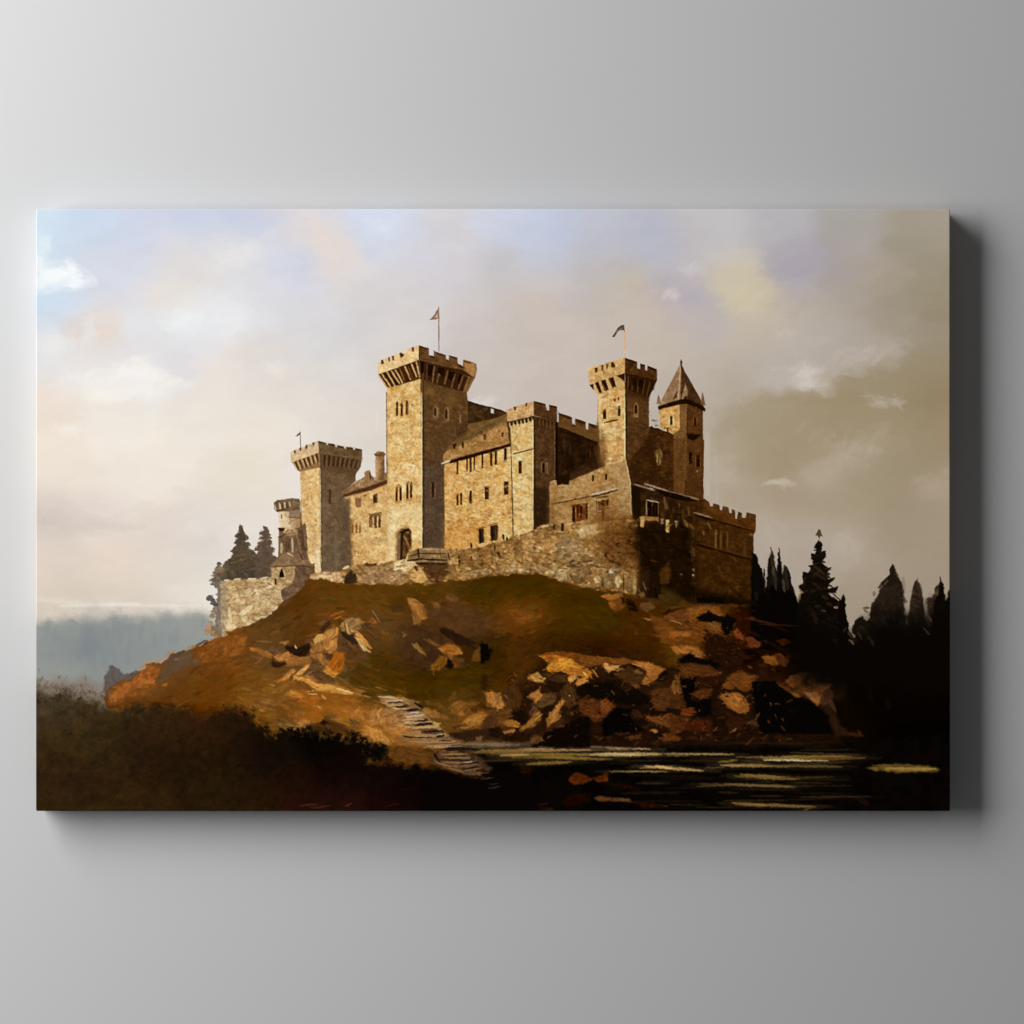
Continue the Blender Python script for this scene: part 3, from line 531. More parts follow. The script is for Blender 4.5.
for P in (Cc(880,570, 916,564, 922,655, 890,664), Cc(962,552, 1012,540, 1006,640, 965,648)): poly(P, (62,46,32), (44,36,28), ts=2, w=.2, id=T+'/window')
strokes([(480.4,529,480.6,543,1.6,(34,22,14)),(491.8,527,492,541,1.8,(30,20,14)),(495.5,526,496,540,1.4,(86,66,46)),(483.6,529,483.8,543,1.2,(90,70,48)),(478,530,478,544,1.4,(186,140,86)),(486.8,528,488.5,542,1.8,(208,170,112)),(478,528.4,485,527.2,1.4,(150,98,52)),(489,525,498,523.5,1.6,(150,100,54)),(498.2,526,497.6,540,1,(120,84,50))], br=0)

# --- square hall tower (pilaster tower) --------------------------------------------------
T='hall_tower'
poly([(510.3,424),(533.7,418),(533.8,530),(514,540),(512,470)], (216,188,130), (204,168,104), ts=6, w=.3, stone=(5,4,.05,.06), dabs=(240,2.2,[(232,208,156),(200,156,90),(190,142,78),(224,198,142),(236,218,176)],.5), id=T)
stroke(533.1,424,533.1,527,1.2,(236,214,166),br=.1,a=.8); blob(520,486,4,5,(222,206,160),.5,w=2); blob(524,440,4,5,(208,164,88),.6,w=2)
poly([(533.7,416),(556,421),(555.4,482),(549,490),(549.4,522),(533.8,528)], (90,68,47), (76,56,38), ts=6, g=(545,470,542,520,(50,36,25)), w=.3, stone=(4,3,.06,.06), dabs=(140,2,[(104,80,56),(70,50,34),(84,62,42)],.45), id=T)
stroke(534.6,420,534.6,528,1.6,(46,30,19),br=.1); stroke(554.7,430,554.9,478,1,(124,100,72),br=0,a=.8); poly([(534,490),(548,488),(549,522),(534,528)], (52,38,27), f=2, w=.5, a=.8)
poly([(506.6,421.5),(533.7,415),(533.7,419.5),(528,422),(507.4,426.5)], (62,40,24), w=.4)
for i in range(7): stroke(509.5 + i * 3.7, 423 - i * .9, 510.3 + i * 3.7, 427.5 - i * .9, 1.2, (212,180,124), br=0)
for i in range(6): dk([(511 + i * 3.7, 422.5 - i * .9), (512.8 + i * 3.7, 422 - i * .9), (512.4 + i * 3.7, 427 - i * .9)], (50,32,19))
poly([(506.4,410),(513.5,407.4),(515,407),(524,404.2),(527,403),(533.7,401),(533.8,415.4),(507.2,421.8)], (204,168,118), (190,150,100), ts=4, w=.25, id=T+'/battlement', dabs=(24,2,[(218,186,136),(180,138,90)],.5))
for P in (D(472,172, 484,170, 488,192, 474,194), D(546,148, 560,146, 556,168, 548,172)): dk(P, (70,46,28))
poly([(533.7,401),(545.8,404),(546.2,410),(549,410.6),(549.2,404.6),(557,406.6),(557.3,421),(556,422),(533.8,415.4)], (76,54,35), (90,66,44), ts=4, w=.25, id=T+'/battlement'); stroke(534.4,402,545,404.6,1.5,(48,32,20),br=0); stroke(549.6,406,556.6,407.6,1.5,(50,34,22),br=0)
for i in range(5): dk([(537 + i * 3.6, 418 + i * .8), (538.6 + i * 3.6, 418.3 + i * .8), (538 + i * 3.6, 428 + i * .6)], (50,34,22)); stroke(539.6 + i * 3.6, 419 + i * .8, 539.2 + i * 3.6, 425 + i * .7, .9, (108,82,58), br=0, a=.7)
stroke(512.4,454.2,534,448.6,1.3,(78,50,28),br=0); stroke(512.4,455.4,534,449.9,1,(228,200,146),br=0,a=.7)
slit(520.2,461,473.5,3.4,(50,27,14), T+'/window'); stroke(518,461.5,518,474,.9,(196,152,92),br=0); stroke(522.5,461,522.5,474,.9,(220,186,126),br=0); slit(521.6,462,472,1,(110,74,44))
poly(D(648,522, 694,530, 690,604, 645,596), (124,100,70), w=.3, id=T+'/window'); slit(543.6,463,473,2.6,(34,22,14), T+'/window'); stroke(546.5,466,546.3,474,1.2,(92,70,48),br=0)

# --- dark range in the recess -----------------------------------------------------------
T='recess_range'
poly([(555.4,421),(598,436),(600,470),(585,476),(570,482),(557,486)], (50,34,22), (38,25,16), ts=8, w=.3, dabs=(180,2.6,[(66,46,30),(36,24,15),(56,38,24),(78,56,36)],.45), id=T)
strokes([(564,438,564.5,452,3,(78,58,38)),(570,442,570,455,2,(70,50,32)),(590,450,590,458,1.6,(88,64,42)),(586,452,587,461,2,(64,46,30)),(576,448,577,470,4,(56,39,25)),(595,446,602,470,6,(84,60,42))], a=.6)
stroke(556.6,424,556.4,484,2.6,(28,18,12),br=.1); stroke(560,431,596,443,2.4,(34,22,14),a=.8); poly([(560,478),(585,466),(600,466),(600,472),(572,484)], (80,58,40), f=2.5, w=1, a=.6)
poly([(558.7,412.8),(572,417.2),(572.4,424),(575,424.8),(575.2,418.4),(585.6,421.8),(586,429),(588,429.6),(588.6,422.8),(597.6,425.6),(598.4,441.6),(594,441),(580,435.6),(558.4,427)], (84,60,37), (104,78,50), g=(578,420,574,436,(112,86,56)), ts=5, w=.25, id=T+'/battlement')
strokes([(559.4,414.4,571.6,418.6,3,(60,41,26)),(575.6,420,585.2,423.4,3,(62,42,26)),(589,424.4,597,427.4,3,(60,41,26)),(572.4,425.4,575.4,426,1.4,(46,30,19)),(559,427,594,441.4,1.2,(34,22,14))], br=.1)

# --- tower with the second tall flag -------------------------------------------------------
T='flag_tower'
poly([(598.3,393.5),(624.8,382.6),(625.8,462),(607,468),(601,458),(597.5,419)], (212,176,114), (196,152,92), ts=6, g=(612,400,612,465,(190,148,92)), w=.4, stone=(4.5,4,.05,.05), dabs=(240,2.3,[(228,200,144),(190,140,80),(204,162,98),(234,212,164),(178,130,76)],.5), id=T)
stroke(624.3,390,625,462,1.3,(238,214,160),br=.1,a=.85); poly([(597,424),(603,430),(607,446),(606,470),(600,462)],(112,82,52),f=2.5,w=1,a=.8); blob(612,432,8,6,(224,206,158),.5,w=3); blob(608,446,6,6,(206,162,100),.5,w=3); blob(616,396,5,5,(210,158,86),.5,w=2); poly([(598.5,398),(602,400),(601,440),(598,420)], (228,200,146), f=1, w=.5, a=.6)
poly([(624.8,382),(649,396.4),(649,430),(648,466),(640,470),(626.4,464)], (92,68,44), (80,58,37), ts=6, g=(636,395,636,460,(92,68,46)), w=.3, stone=(4,3.5,.05,.05), dabs=(160,2.3,[(108,82,54),(72,52,33),(98,72,46)],.45), id=T)
stroke(626,390,626.4,464,1.4,(46,31,19),br=.1); poly([(625.6,384),(649,392),(649,400),(626,396)], (66,45,27), f=2, w=.5, a=.8)
poly([(589,384),(624.8,371.5),(624.8,386),(612,389.5),(598.3,395.5)], (196,160,106), w=.3, id=T)
for P in (E(188,480, 215,474, 214,512), E(222,466, 246,458, 268,528, 252,532), E(262,452, 290,444, 312,512, 286,518), E(308,436, 340,428, 358,488, 336,498), E(358,420, 414,404, 414,460, 392,440)): dk(P, (50,30,17))
strokes([(602,383.5,606.5,391.5,1.3,(120,88,56)),(610,381,613,388,1,(110,80,50))], br=0)
poly([(624.8,371.5),(657,380),(653,390),(649,397.4),(640,394),(625.4,389)], (50,33,20), w=.3, id=T)
for s in ((628.5,376,627.6,390),(633,377,632,390),(638.6,379,637.6,392),(644.6,380.6,642.6,394),(650,382,646.6,396)): stroke(*s, 1.4, (88,64,41), br=0, tip=.7)
poly(E(500,440, 540,450, 530,500, 500,490), (34,21,12), w=.2); poly(E(460,430, 492,438, 488,490, 462,480), (36,23,14), w=.2)
poly([(588,368.4),(593,367.2),(595,366),(604,364),(611,361.6),(617,360),(620,358.8),(624.8,357.6),(624.8,372.8),(589,384.4)], (205,168,112), (190,148,92), ts=4, w=.25, id=T+'/battlement', dabs=(36,2,[(220,188,134),(182,138,86)],.5))
for P in (E(222,372, 240,368, 240,396, 226,400), E(264,356, 278,354, 276,384, 266,390), E(296,350, 306,346, 306,372, 298,380), E(326,336, 340,332, 356,358, 348,370, 328,366)): dk(P, (66,42,24))
poly([(624.8,357.6),(637,361.8),(637.3,368.4),(640,369.2),(640.2,363.4),(645,365),(645.4,370),(647.2,370.6),(647.6,365.6),(656.9,369.2),(657.2,380.6),(624.8,372.8)], (70,48,29), (88,62,38), ts=4, w=.2, id=T+'/battlement'); strokes([(625.4,359.2,636.6,363,1.8,(42,28,17)),(640.6,364.6,644.8,366,1.5,(44,29,18)),(648,367,656.4,370.6,1.8,(42,27,16)),(630,371,634,367.6,1.2,(110,80,50))], br=0)
for x, y0, y1, w in ((604.6,409.5,419,3.2),(619.2,405.6,416,2.6)): lancet(x, y0, y1, w, (54,30,16), T+'/window')
stroke(607,410,607,418.5,.8,(226,196,140),br=0); stroke(621.2,406,621.2,416,.8,(228,200,146),br=0)
dk([(613.8,398.6),(615.6,398.6),(615.6,401.4),(613.8,401.4)], (86,54,30)); dk([(617.8,397.2),(619.4,397.2),(619.4,400.6),(617.8,400.6)], (84,52,28)); stroke(604,422.8,618.4,419.6,1.6,(52,31,18),br=0)
lancet(636,402.5,417.5,5,(136,106,72), T+'/window'); lancet(635.8,404.5,413.4,2.6,(40,24,14), T+'/window')
stroke(624.4,330,625.6,358,1.15,(214,168,118),br=0,id='flag_right'); stroke(623.9,325,624.4,332,.9,(120,104,92),br=0,id='flag_right')
poly([(624,324.6),(621,325.4),(617.6,328),(615.4,332),(612,336.8),(614.4,337.2),(617.6,332),(620,330.4),(624,330)], (74,66,62), w=.1, f=.4, id='flag_right'); stroke(616.6,331.6,622.8,327.6,1.4,(150,138,126),br=0,a=.8)

# --- round wall and the conical tower --------------------------------------------------------
T='cone_tower'
poly([(626.4,462),(648,440),(649,427),(651.5,426),(653,428.6),(658,428),(664,430.8),(670,432.6),(676,434),(680,428),(703.6,440),(703.2,500),(697,499.6),(660,490),(630,482)], (72,50,30), (60,41,25), ts=9, w=.3, dabs=(260,2.6,[(86,60,36),(54,36,21),(76,54,32),(96,68,42)],.4), id='link_wall')
strokes([(650.5,427.4,660,430,1.6,(44,28,17)),(661.4,431.6,673,434.4,1.6,(46,30,18)),(651.5,426,653,428.4,1.2,(48,31,19))], br=0)
poly([(648,466),(640,440),(648,436),(656,444),(656,474),(650,480)], (52,35,21), f=3, w=1, a=.6); poly([(628,466),(648,470),(666,484),(640,482)], (54,37,22), f=3, w=1, a=.7)
poly(E(608,900, 640,885, 655,920, 650,990, 625,995, 606,950), (112,90,56), (80,60,36), ts=2, f=.8, w=.5, id='link_wall/window'); strokes([(657,453,657.4,463,1.4,(160,136,92)),(661,451,661.4,456,1.2,(150,124,82)),(655.6,456,656,460,1,(60,42,26)),(659.4,458,660.2,464,1.3,(146,122,80))], br=0, a=.8)
poly([(659,407.6),(679.8,402.6),(681,432),(673,434.4),(660.6,427.5)], (202,162,102), (188,144,86), ts=5, w=.3, dabs=(70,2,[(218,184,128),(184,138,80),(206,164,104)],.5), id=T)
poly([(679.4,402.6),(688.4,402),(688,436),(684,500),(674,496),(673.6,434),(680,429)], (134,102,68), (112,84,54), ts=6, g=(681,410,681,480,(98,70,44)), w=.3, dabs=(60,2.2,[(146,112,76),(110,80,50)],.45), id=T)
poly([(687.6,402),(703,410),(703.4,500),(696,499),(686,494),(687,436)], (92,66,42), (80,56,35), ts=6, g=(696,420,696,490,(78,54,33)), w=.3, dabs=(90,2.2,[(104,76,49),(72,50,31)],.45), id=T)
poly([(673.4,440),(687,440),(684,498),(673,495)], (88,62,38), f=3, w=1, a=.6); stroke(687.6,404,687.2,434,1.1,(60,41,26),br=0,a=.8); strokes([(675,438,676,470,3,(108,80,50)),(686,455,686,480,2.4,(112,84,54))], a=.5)
poly([(657.6,407.4),(681,362.4),(680.6,402),(668,404.6),(658.6,408.8)], (164,134,104), (144,114,86), ts=5, w=.25, g=(660,405,681,370,(150,120,92)), id=T+'/cone_roof')
poly([(681,362.4),(684,370),(692,384),(700,398),(705.4,410),(697,405),(688,402),(680.4,402)], (64,46,31), (78,58,40), ts=4, w=.25, id=T+'/cone_roof')
stroke(680.6,366,678.2,401,1.5,(186,156,122),br=.1); poly([(685.6,383),(688,392),(687,398.6),(680.4,401.6),(683,392)], (156,126,94), w=.3, id=T+'/cone_roof'); dk(E(815,560, 806,545, 780,580, 800,590), (58,40,27)); dk(E(745,522, 752,520, 745,560, 720,575), (70,50,34))
poly([(657.6,406.4),(672,401.6),(680.4,399.4),(688,399.2),(698,403.6),(705.6,408.6),(705,412),(697,407.6),(687.6,404),(680,404.6),(668,407.2),(658.4,410)], (38,23,14), w=.25, id=T+'/cone_roof')
stroke(681.2,359.6,681.2,368,1.3,(76,56,42),br=0,id=T+'/cone_roof'); dk([(680,361),(682.4,361),(682.2,364),(680.2,364)], (70,52,40)); dk([(656.6,404),(657.4,397.6),(658.6,394.4),(659.8,398),(661,404)], (140,112,86), T+'/cone_roof'); dk([(701,404.6),(701.6,396.4),(702.6,392),(703.8,397),(705.4,405.6)], (116,90,66), T+'/cone_roof')
slit(671.2,416.4,425,2.3,(48,28,15), T+'/window'); stroke(669.2,417,669.2,424,.8,(226,194,138),br=0); stroke(673.2,417,673.2,425.5,.8,(232,204,150),br=0); dk([(666.8,428.4),(668.4,428.2),(668.6,432.4),(667,432)], (56,34,20))
slit(695.1,417.6,426,2,(44,27,16), T+'/window'); stroke(693.4,418,693.4,426,.7,(116,86,56),br=0); stroke(697,418,697,426,.7,(110,82,54),br=0)
dk(E(806,790, 850,786, 902,800, 880,822, 850,838, 820,822), (36,20,12), T); stroke(686.4,432.6,701,434.6,1.2,(70,48,30),br=0)
slit(690.4,452.4,464,3.6,(36,21,12), T+'/window'); slit(698,455,467,3.6,(38,22,13), T+'/window'); strokes([(688,453,688,464,.8,(108,80,52)),(695.6,455,695.6,467,.8,(112,84,56)),(700.6,455,700.4,467,.8,(104,76,50)),(697,470.5,697.4,472,1.2,(150,124,94))], br=0)

# --- lit front building with the buttress --------------------------------------------------------
T='front_building'
poly(F(60,205, 105,198, 110,230, 140,218, 180,232, 192,196, 260,168, 330,140, 430,95, 490,80, 548,60, 556,95, 578,220, 586,420, 560,500, 420,500, 200,500, 0,490, 60,470), (204,164,104), (188,142,84), ts=8, w=.35, g=(560,500,625,480,(206,170,112)), dabs=(420,2.4,[(222,190,132),(186,136,78),(198,152,90),(170,122,70),(230,204,152)],.45), id=T)
dk(F(108,170, 190,150, 190,196, 182,230, 172,222, 142,214, 110,232), (40,27,17)); strokes([(550,482.5,556,481,2.4,(222,186,132)),(557.6,486,569,485.5,1.6,(220,184,130))], br=0, a=.8)
poly(F(440,90, 548,60, 570,170, 578,222, 586,420, 530,440, 500,400, 500,250), (196,158,104), (206,170,116), ts=7, w=.4, a=.7); stroke(625.4,460,630.4,485,1.3,(236,212,160),br=0); stroke(630.5,485,631,514,1.2,(232,206,152),br=0); stroke(607,464.4,624,461,1.2,(224,194,142),br=0,a=.8)
poly(F(300,200, 400,170, 420,240, 320,270), (196,146,86), f=4, w=1, a=.4); poly(F(180,240, 330,190, 335,230, 200,280), (216,182,116), f=4, w=1.5, a=.5)
stroke(551.5,504.4,596,494.6,1.4,(72,44,24),br=0); stroke(592,497,617.6,490,1.6,(50,30,18),br=0); stroke(590,495.2,618.2,488,1.8,(232,216,194),br=0); stroke(560,501.6,590,495.4,1,(226,194,140),br=0,a=.7); stroke(619,487,630,486.4,1,(226,194,140),br=0,a=.7)
poly(F(205,352, 305,338, 304,445, 230,460, 208,480), (146,94,52), (120,74,40), ts=3, w=.3, id=T+'/window'); poly(F(360,330, 440,318, 438,370, 410,400, 365,410), (132,86,48), w=.3, id=T+'/window')
for P in (F(205,355, 224,352, 226,440, 222,490, 208,490), F(238,352, 246,350, 246,430, 238,432), F(256,348, 264,346, 272,380, 266,438, 258,436), F(292,344, 304,342, 304,438, 296,440), F(360,330, 376,326, 376,410, 364,412), F(392,322, 412,318, 410,486, 399,488), F(426,318, 441,314, 438,366, 428,376)): dk(P, (54,31,17))
strokes([(596,498,608,496.2,1.4,(120,76,42)),(572,506,588,503.4,1.4,(96,60,34)),(588.6,504,589,520,1.6,(200,160,104)),(597.6,502,597.8,522,1.6,(196,154,100)),(575.6,508,575.8,518,.9,(196,146,90))], br=0)
slit(593,475.5,481.6,2,(48,28,16), T+'/window'); slit(606.2,474.4,480,2,(50,29,17), T+'/window')

poly([(590,508),(632,500),(632,526),(596,528)], (164,122,74), f=5, w=2, a=.55); poly([(549,500),(556,500),(556,526),(548,526)], (150,112,68), f=3, w=1, a=.6)
def flecks(P, n, pal, s0=1., s1=2.4, a=.6):
    sl, al = mask(P, .5)
    xs = [p[0] for p in P]; ys = [p[1] for p in P]
    for _ in range(n):
        x = rnd.uniform(min(xs), max(xs)); y = rnd.uniform(min(ys), max(ys))
        i = int((x - X0) * S) - sl[1].start; j = int((y - Y0) * S) - sl[0].start
        if not (0 <= j < al.shape[0] and 0 <= i < al.shape[1]) or al[j, i] < .5: continue
        l = rnd.uniform(s0, s1)
        stroke(x - l, y + rnd.uniform(-.5,.5), x + l, y + rnd.uniform(-.6,.6), l * rnd.uniform(.7,1.1), rnd.choice(pal), a=a * rnd.uniform(.4,1), br=.1, rough=.7)
LP_ = [(238,218,176),(184,138,84),(160,114,66),(228,204,156),(202,160,104),(140,100,60),(244,228,192)]
flecks([(447,474),(508,458),(532,430),(532,528),(505,530),(470,528),(447,530)], 300, LP_)
flecks([(389,392),(419,384),(420,480),(389,480)], 110, LP_, .8, 1.8, .5); flecks([(389,505),(420,505),(420,525),(389,560)], 40, LP_, .8, 1.8, .4)
flecks([(600,396),(623,390),(623,460),(606,460)], 80, LP_, .8, 1.8, .55); flecks([(553,490),(600,478),(628,486),(628,512),(556,520)], 150, LP_, .8, 2, .5)
flecks([(302,478),(318,476),(318,570),(306,540)], 60, LP_, .8, 1.6, .5); flecks([(353,500),(386,490),(386,560),(353,560)], 80, LP_, .8, 1.8, .45)
flecks([(424,396),(466,400),(464,436),(446,446),(442,540),(424,540)], 160, [(128,98,64),(60,42,26),(112,84,54),(76,54,34)], .8, 2, .5)
flecks([(628,396),(647,400),(700,440),(700,490),(640,480),(628,460)], 160, [(118,86,52),(44,29,16),(104,76,46),(62,42,24)], .8, 2, .5)
flecks([(536,424),(554,424),(553,480),(536,520)], 70, [(112,84,54),(52,36,22),(96,70,44)], .8, 1.8, .5)
# --- shaded front with its lean-to roofs ------------------------------------------------------------
T='shaded_front'
poly(G(262,390, 300,370, 480,425, 840,515, 800,560, 790,700, 700,705, 560,690, 300,700), (58,41,26), (46,32,20), ts=6, w=.3, dabs=(160,2.4,[(72,52,32),(42,28,18),(84,62,38)],.45), id=T)
dk(G(268,390, 345,400, 345,520, 350,700, 290,700, 275,600), (36,24,15), f=1.2)
poly(G(290,372, 380,372, 470,425, 560,480, 700,520, 835,525, 830,500, 640,445, 400,370), (28,18,11), w=.4, f=.6)
stroke(633.6,484.2,655,490.4,1.6,(150,130,112),br=.1,id=T+'/roof'); stroke(644.6,483.6,668,491,1.9,(166,142,118),br=.1,id=T+'/roof'); stroke(666,490.4,698,499,1.4,(126,104,82),br=.1,id=T+'/roof'); stroke(690,497,698.5,499.6,2,(140,114,86),br=.1); stroke(650,488,653.5,490,2.4,(160,140,120),br=0)
poly(G(390,500, 510,530, 505,655, 395,650), (26,15,10), w=.2, id=T+'/window'); strokes([(646.4,500,646.6,516,1.3,(156,132,104)),(646.4,499.8,659.4,502.6,1.5,(166,142,112)),(658.4,503,658.2,516,1,(112,88,60)),(652,503,652,516,1,(58,42,28)),(655,504,655,516,.9,(50,36,26))], br=0)
strokes([(664,497,666,509,2.6,(118,94,62)),(667,503,667.6,510,1.6,(100,78,50)),(679,503,679.4,508,1.5,(112,86,54)),(688,506,689,515,2.2,(110,84,52)),(673,508,673.4,514,1.8,(88,66,40)),(683,510,683,520,3,(80,58,35)),(662,512,663,520,3,(84,62,36)),(671,514,672,522,2,(76,56,34))], a=.8)

# --- crenellated right wing --------------------------------------------------------------------------
T='right_wing'
poly(K(330,345, 345,330, 400,318, 412,312, 440,330, 448,360, 466,362, 470,342, 505,350, 512,384, 526,386, 530,358, 566,368, 572,404, 586,406, 588,380, 604,384, 610,440, 622,440, 628,394, 650,400, 655,432, 678,434, 682,400, 742,412, 740,520, 726,545, 728,700, 722,1010, 560,1005, 420,980, 340,960, 330,800, 345,500), (78,54,31), (64,44,25), ts=8, g=(725,520,722,606,(48,31,16)), w=.3, stone=(5,4,.06,.08), dabs=(400,2.6,[(92,66,38),(58,38,20),(84,60,34),(68,46,26)],.4), id=T)
poly(K(412,330, 442,332, 448,362, 466,364, 472,346, 505,352, 512,386, 526,388, 532,360, 566,370, 572,406, 588,408, 606,388, 612,442, 624,442, 650,402, 655,434, 678,436, 684,404, 742,414, 738,525, 640,500, 500,465, 400,420), (90,62,36), (76,52,30), ts=4, w=.3, id=T+'/battlement', dabs=(60,2,[(104,74,44),(66,44,25)],.4))
poly(K(340,400, 460,430, 460,470, 350,440), (60,42,26), w=.4); stroke(694,512.6,712,517.6,1.7,(140,118,90),br=.1); stroke(694,515,714,521,2,(30,19,12),br=0); stroke(712,519.6,754,531.5,1.5,(38,23,13),br=0)
stroke(694,544,716,550,2,(32,19,11),br=0); stroke(714,549.5,753,560.5,1.6,(34,20,11),br=0); stroke(700,543,752,557.4,1,(96,70,42),br=0,a=.6)
strokes([(716,529,715.6,548,1.8,(122,94,60)),(721,531,720.8,549,2,(108,82,50)),(727.6,533,727.2,550,1.8,(104,78,48)),(718.4,530,718.2,549,1,(52,34,20)),(724,532,724,550,1.4,(50,33,19)),(703,531,704,535,3,(112,88,58)),(708,523,711,529,2.4,(112,86,58)),(750,534,752,535,3,(118,92,62)),(734,558,737,561,1.6,(96,70,42)),(712,536,712,549,2,(60,42,25)),(744,540,745,556,3,(84,60,36))], a=.8, br=.1)
strokes([(718,566,722,576,1.4,(90,66,38)),(714,574,730,572,1.4,(82,60,34)),(728,580,738,584,1.2,(88,64,38)),(729,590,731,592,1.2,(110,90,60)),(724,562,716,578,1,(78,56,32)),(736,588,739,590,1,(96,74,46)),(708,584,724,588,1,(70,48,27))], a=.6)
poly(K(330,880, 500,920, 720,960, 720,1015, 330,1005), (26,15,8), f=4, w=1.5, a=.85); poly(K(345,500, 370,505, 345,600, 330,600), (70,52,34), w=.5)

# --- rough outer wall in front, lit at the left and dark in the bastion --------------------------------
T='outer_wall'
poly([(340,573),(346,568),(356,565),(368,563),(380,565),(392,560),(410,562),(422,566),(438,566),(448,556),(449,549),(460,549),(470,548),(480,548),(492,542),(502,542),(512,536),(522,534),(534,531),(540,525),(552,523.6),(562,526),(574,523),(590,524),(605,522),(612,520),(634,519),(650,519),(668,524),(690,524),(694,535),(692,548),(696,575),(696,604),(640,604),(622,592),(600,591),(575,588),(560,584),(545,577),(525,574),(500,577),(470,581),(450,582),(420,587),(380,587),(340,590),(310,580),(310,574)],
     (172,134,84), (146,110,68), ts=7, w=.9, ws=3, stone=(6,5,.12,.13), dabs=(1000,2.4,[(200,162,108),(140,104,64),(178,138,88),(218,186,136),(112,82,52),(168,130,84),(90,64,40)],.55), id=T)
poly([(312,575),(325,572),(340,572),(345,584),(325,584),(308,582)], (206,172,130), (186,150,108), f=1.2, w=.8, id=T); strokes([(330,570,331,575,1.6,(120,92,62)),(336,574,337,578,1.4,(170,136,98)),(343,569,349,566,2.4,(226,200,156)),(318,577,332,576,2,(224,194,152))], br=.1)
poly([(345,576),(350,569),(356,574),(358,583),(343,585)], (58,46,34), (76,60,42), f=.7, w=.9, id='scrub')
for i in range(10): stroke(rnd.uniform(364,377), 564.5 + rnd.uniform(-1,1), rnd.uniform(364,377), 566 + rnd.uniform(-1,1), 1.5, (66,44,28), br=0)
poly([(356,567),(395,564),(410,570),(400,585),(360,586)], (156,128,98), (172,142,108), f=2, w=1, a=.55, dabs=(90,2.4,[(178,150,118),(140,112,84),(190,158,114)],.5))
poly([(393,563),(410,558),(420,562),(408,571),(394,572)], (206,174,122), w=.8, dabs=(12,2.5,[(228,204,158)],.6)); strokes([(394,570,408,567,1.5,(238,220,180)),(396,567,405,565,1,(120,90,58)),(401,571,402,582,1,(124,98,70)),(396,562.5,404,561,1.4,(236,212,164))], br=0)
poly([(412,570),(428,564),(438,570),(436,578),(420,583),(410,580)], (196,154,92), w=1, dabs=(40,2.2,[(214,176,116),(176,132,76)],.6))
# round bastion at the foot of the keep
poly([(416,563),(448,562),(449,572),(440,584),(430,582),(424,572)], (92,68,46), (76,54,36), f=1, w=.6)
poly([(408,553),(416,549),(430,547.6),(444,548.4),(449.4,552),(449,560),(440,563),(424,563.4),(408,561)], (150,124,90), (132,106,76), ts=4, w=.4, id='round_bastion', dabs=(24,2,[(170,142,104),(118,94,66)],.5))
strokes([(407,560.6,424,558.6,1.8,(40,25,15)),(424,559.4,446,560.2,1.8,(42,27,17)),(416,553.4,446,553.6,1.2,(66,46,30)),(410,556,418,554.2,1.2,(60,42,28)),(418,548.5,419,558,2.4,(66,46,32)),(416,563.5,444,564,3,(52,36,23)),(422,549.2,446,549.8,1,(190,162,118)),(448,553,449.5,560,1.4,(64,45,30)),(440,550,441,560,1,(96,72,50)),(415,566,417,571,2,(50,34,22)),(430,556.4,440,556.4,1.2,(178,150,108))], br=0)
strokes([(459,555,459.5,566,1.8,(46,32,22)),(453,552,456,550,3,(170,136,96)),(471,543,471.5,548,2,(44,29,18)),(471,556,472,560,2,(60,42,28)),(494.6,544,495,550,1.6,(66,46,30)),(479,556,481,557,2,(60,42,28)),(498,552,500,558,3,(74,54,38)),(486,548,487,557,1,(140,108,70)),(503,534,503.6,540,2,(44,28,17)),(506.8,537,507.2,541,2,(50,33,20))], br=0)
blob(592,530,18,7,(150,110,64),.6,w=3); blob(560,560,26,7,(150,118,78),.4,w=4); blob(606,520,14,6,(140,98,54),.6,w=3)
dk(F(82,474, 94,472, 94,508, 84,510), (42,25,14)); dk(F(135,470, 152,467, 152,520, 136,524), (40,24,13)); strokes([(540,527,553,524.6,1.8,(214,186,138)),(566,525,574,522.5,2,(206,176,128)),(556,531,563,532,1.2,(214,190,150))], br=0, a=.8)
strokes([(505,536,513,533,1.8,(212,180,126)),(516,533,526,530.6,1.8,(206,172,118)),(463,549,470,547,2,(204,170,118)),(480,546.6,492,541.6,2,(196,162,110))], br=.1, a=.8)
poly([(562,536),(578,538),(585,555),(560,562),(552,548)], (148,128,100), f=4, w=1.5, a=.5); poly([(540,540),(556,540),(552,556),(540,556)], (184,138,82), f=4, w=1.5, a=.5); poly([(575,528),(596,524),(600,532),(580,538)], (204,178,134), f=1.5, w=1, a=.6)
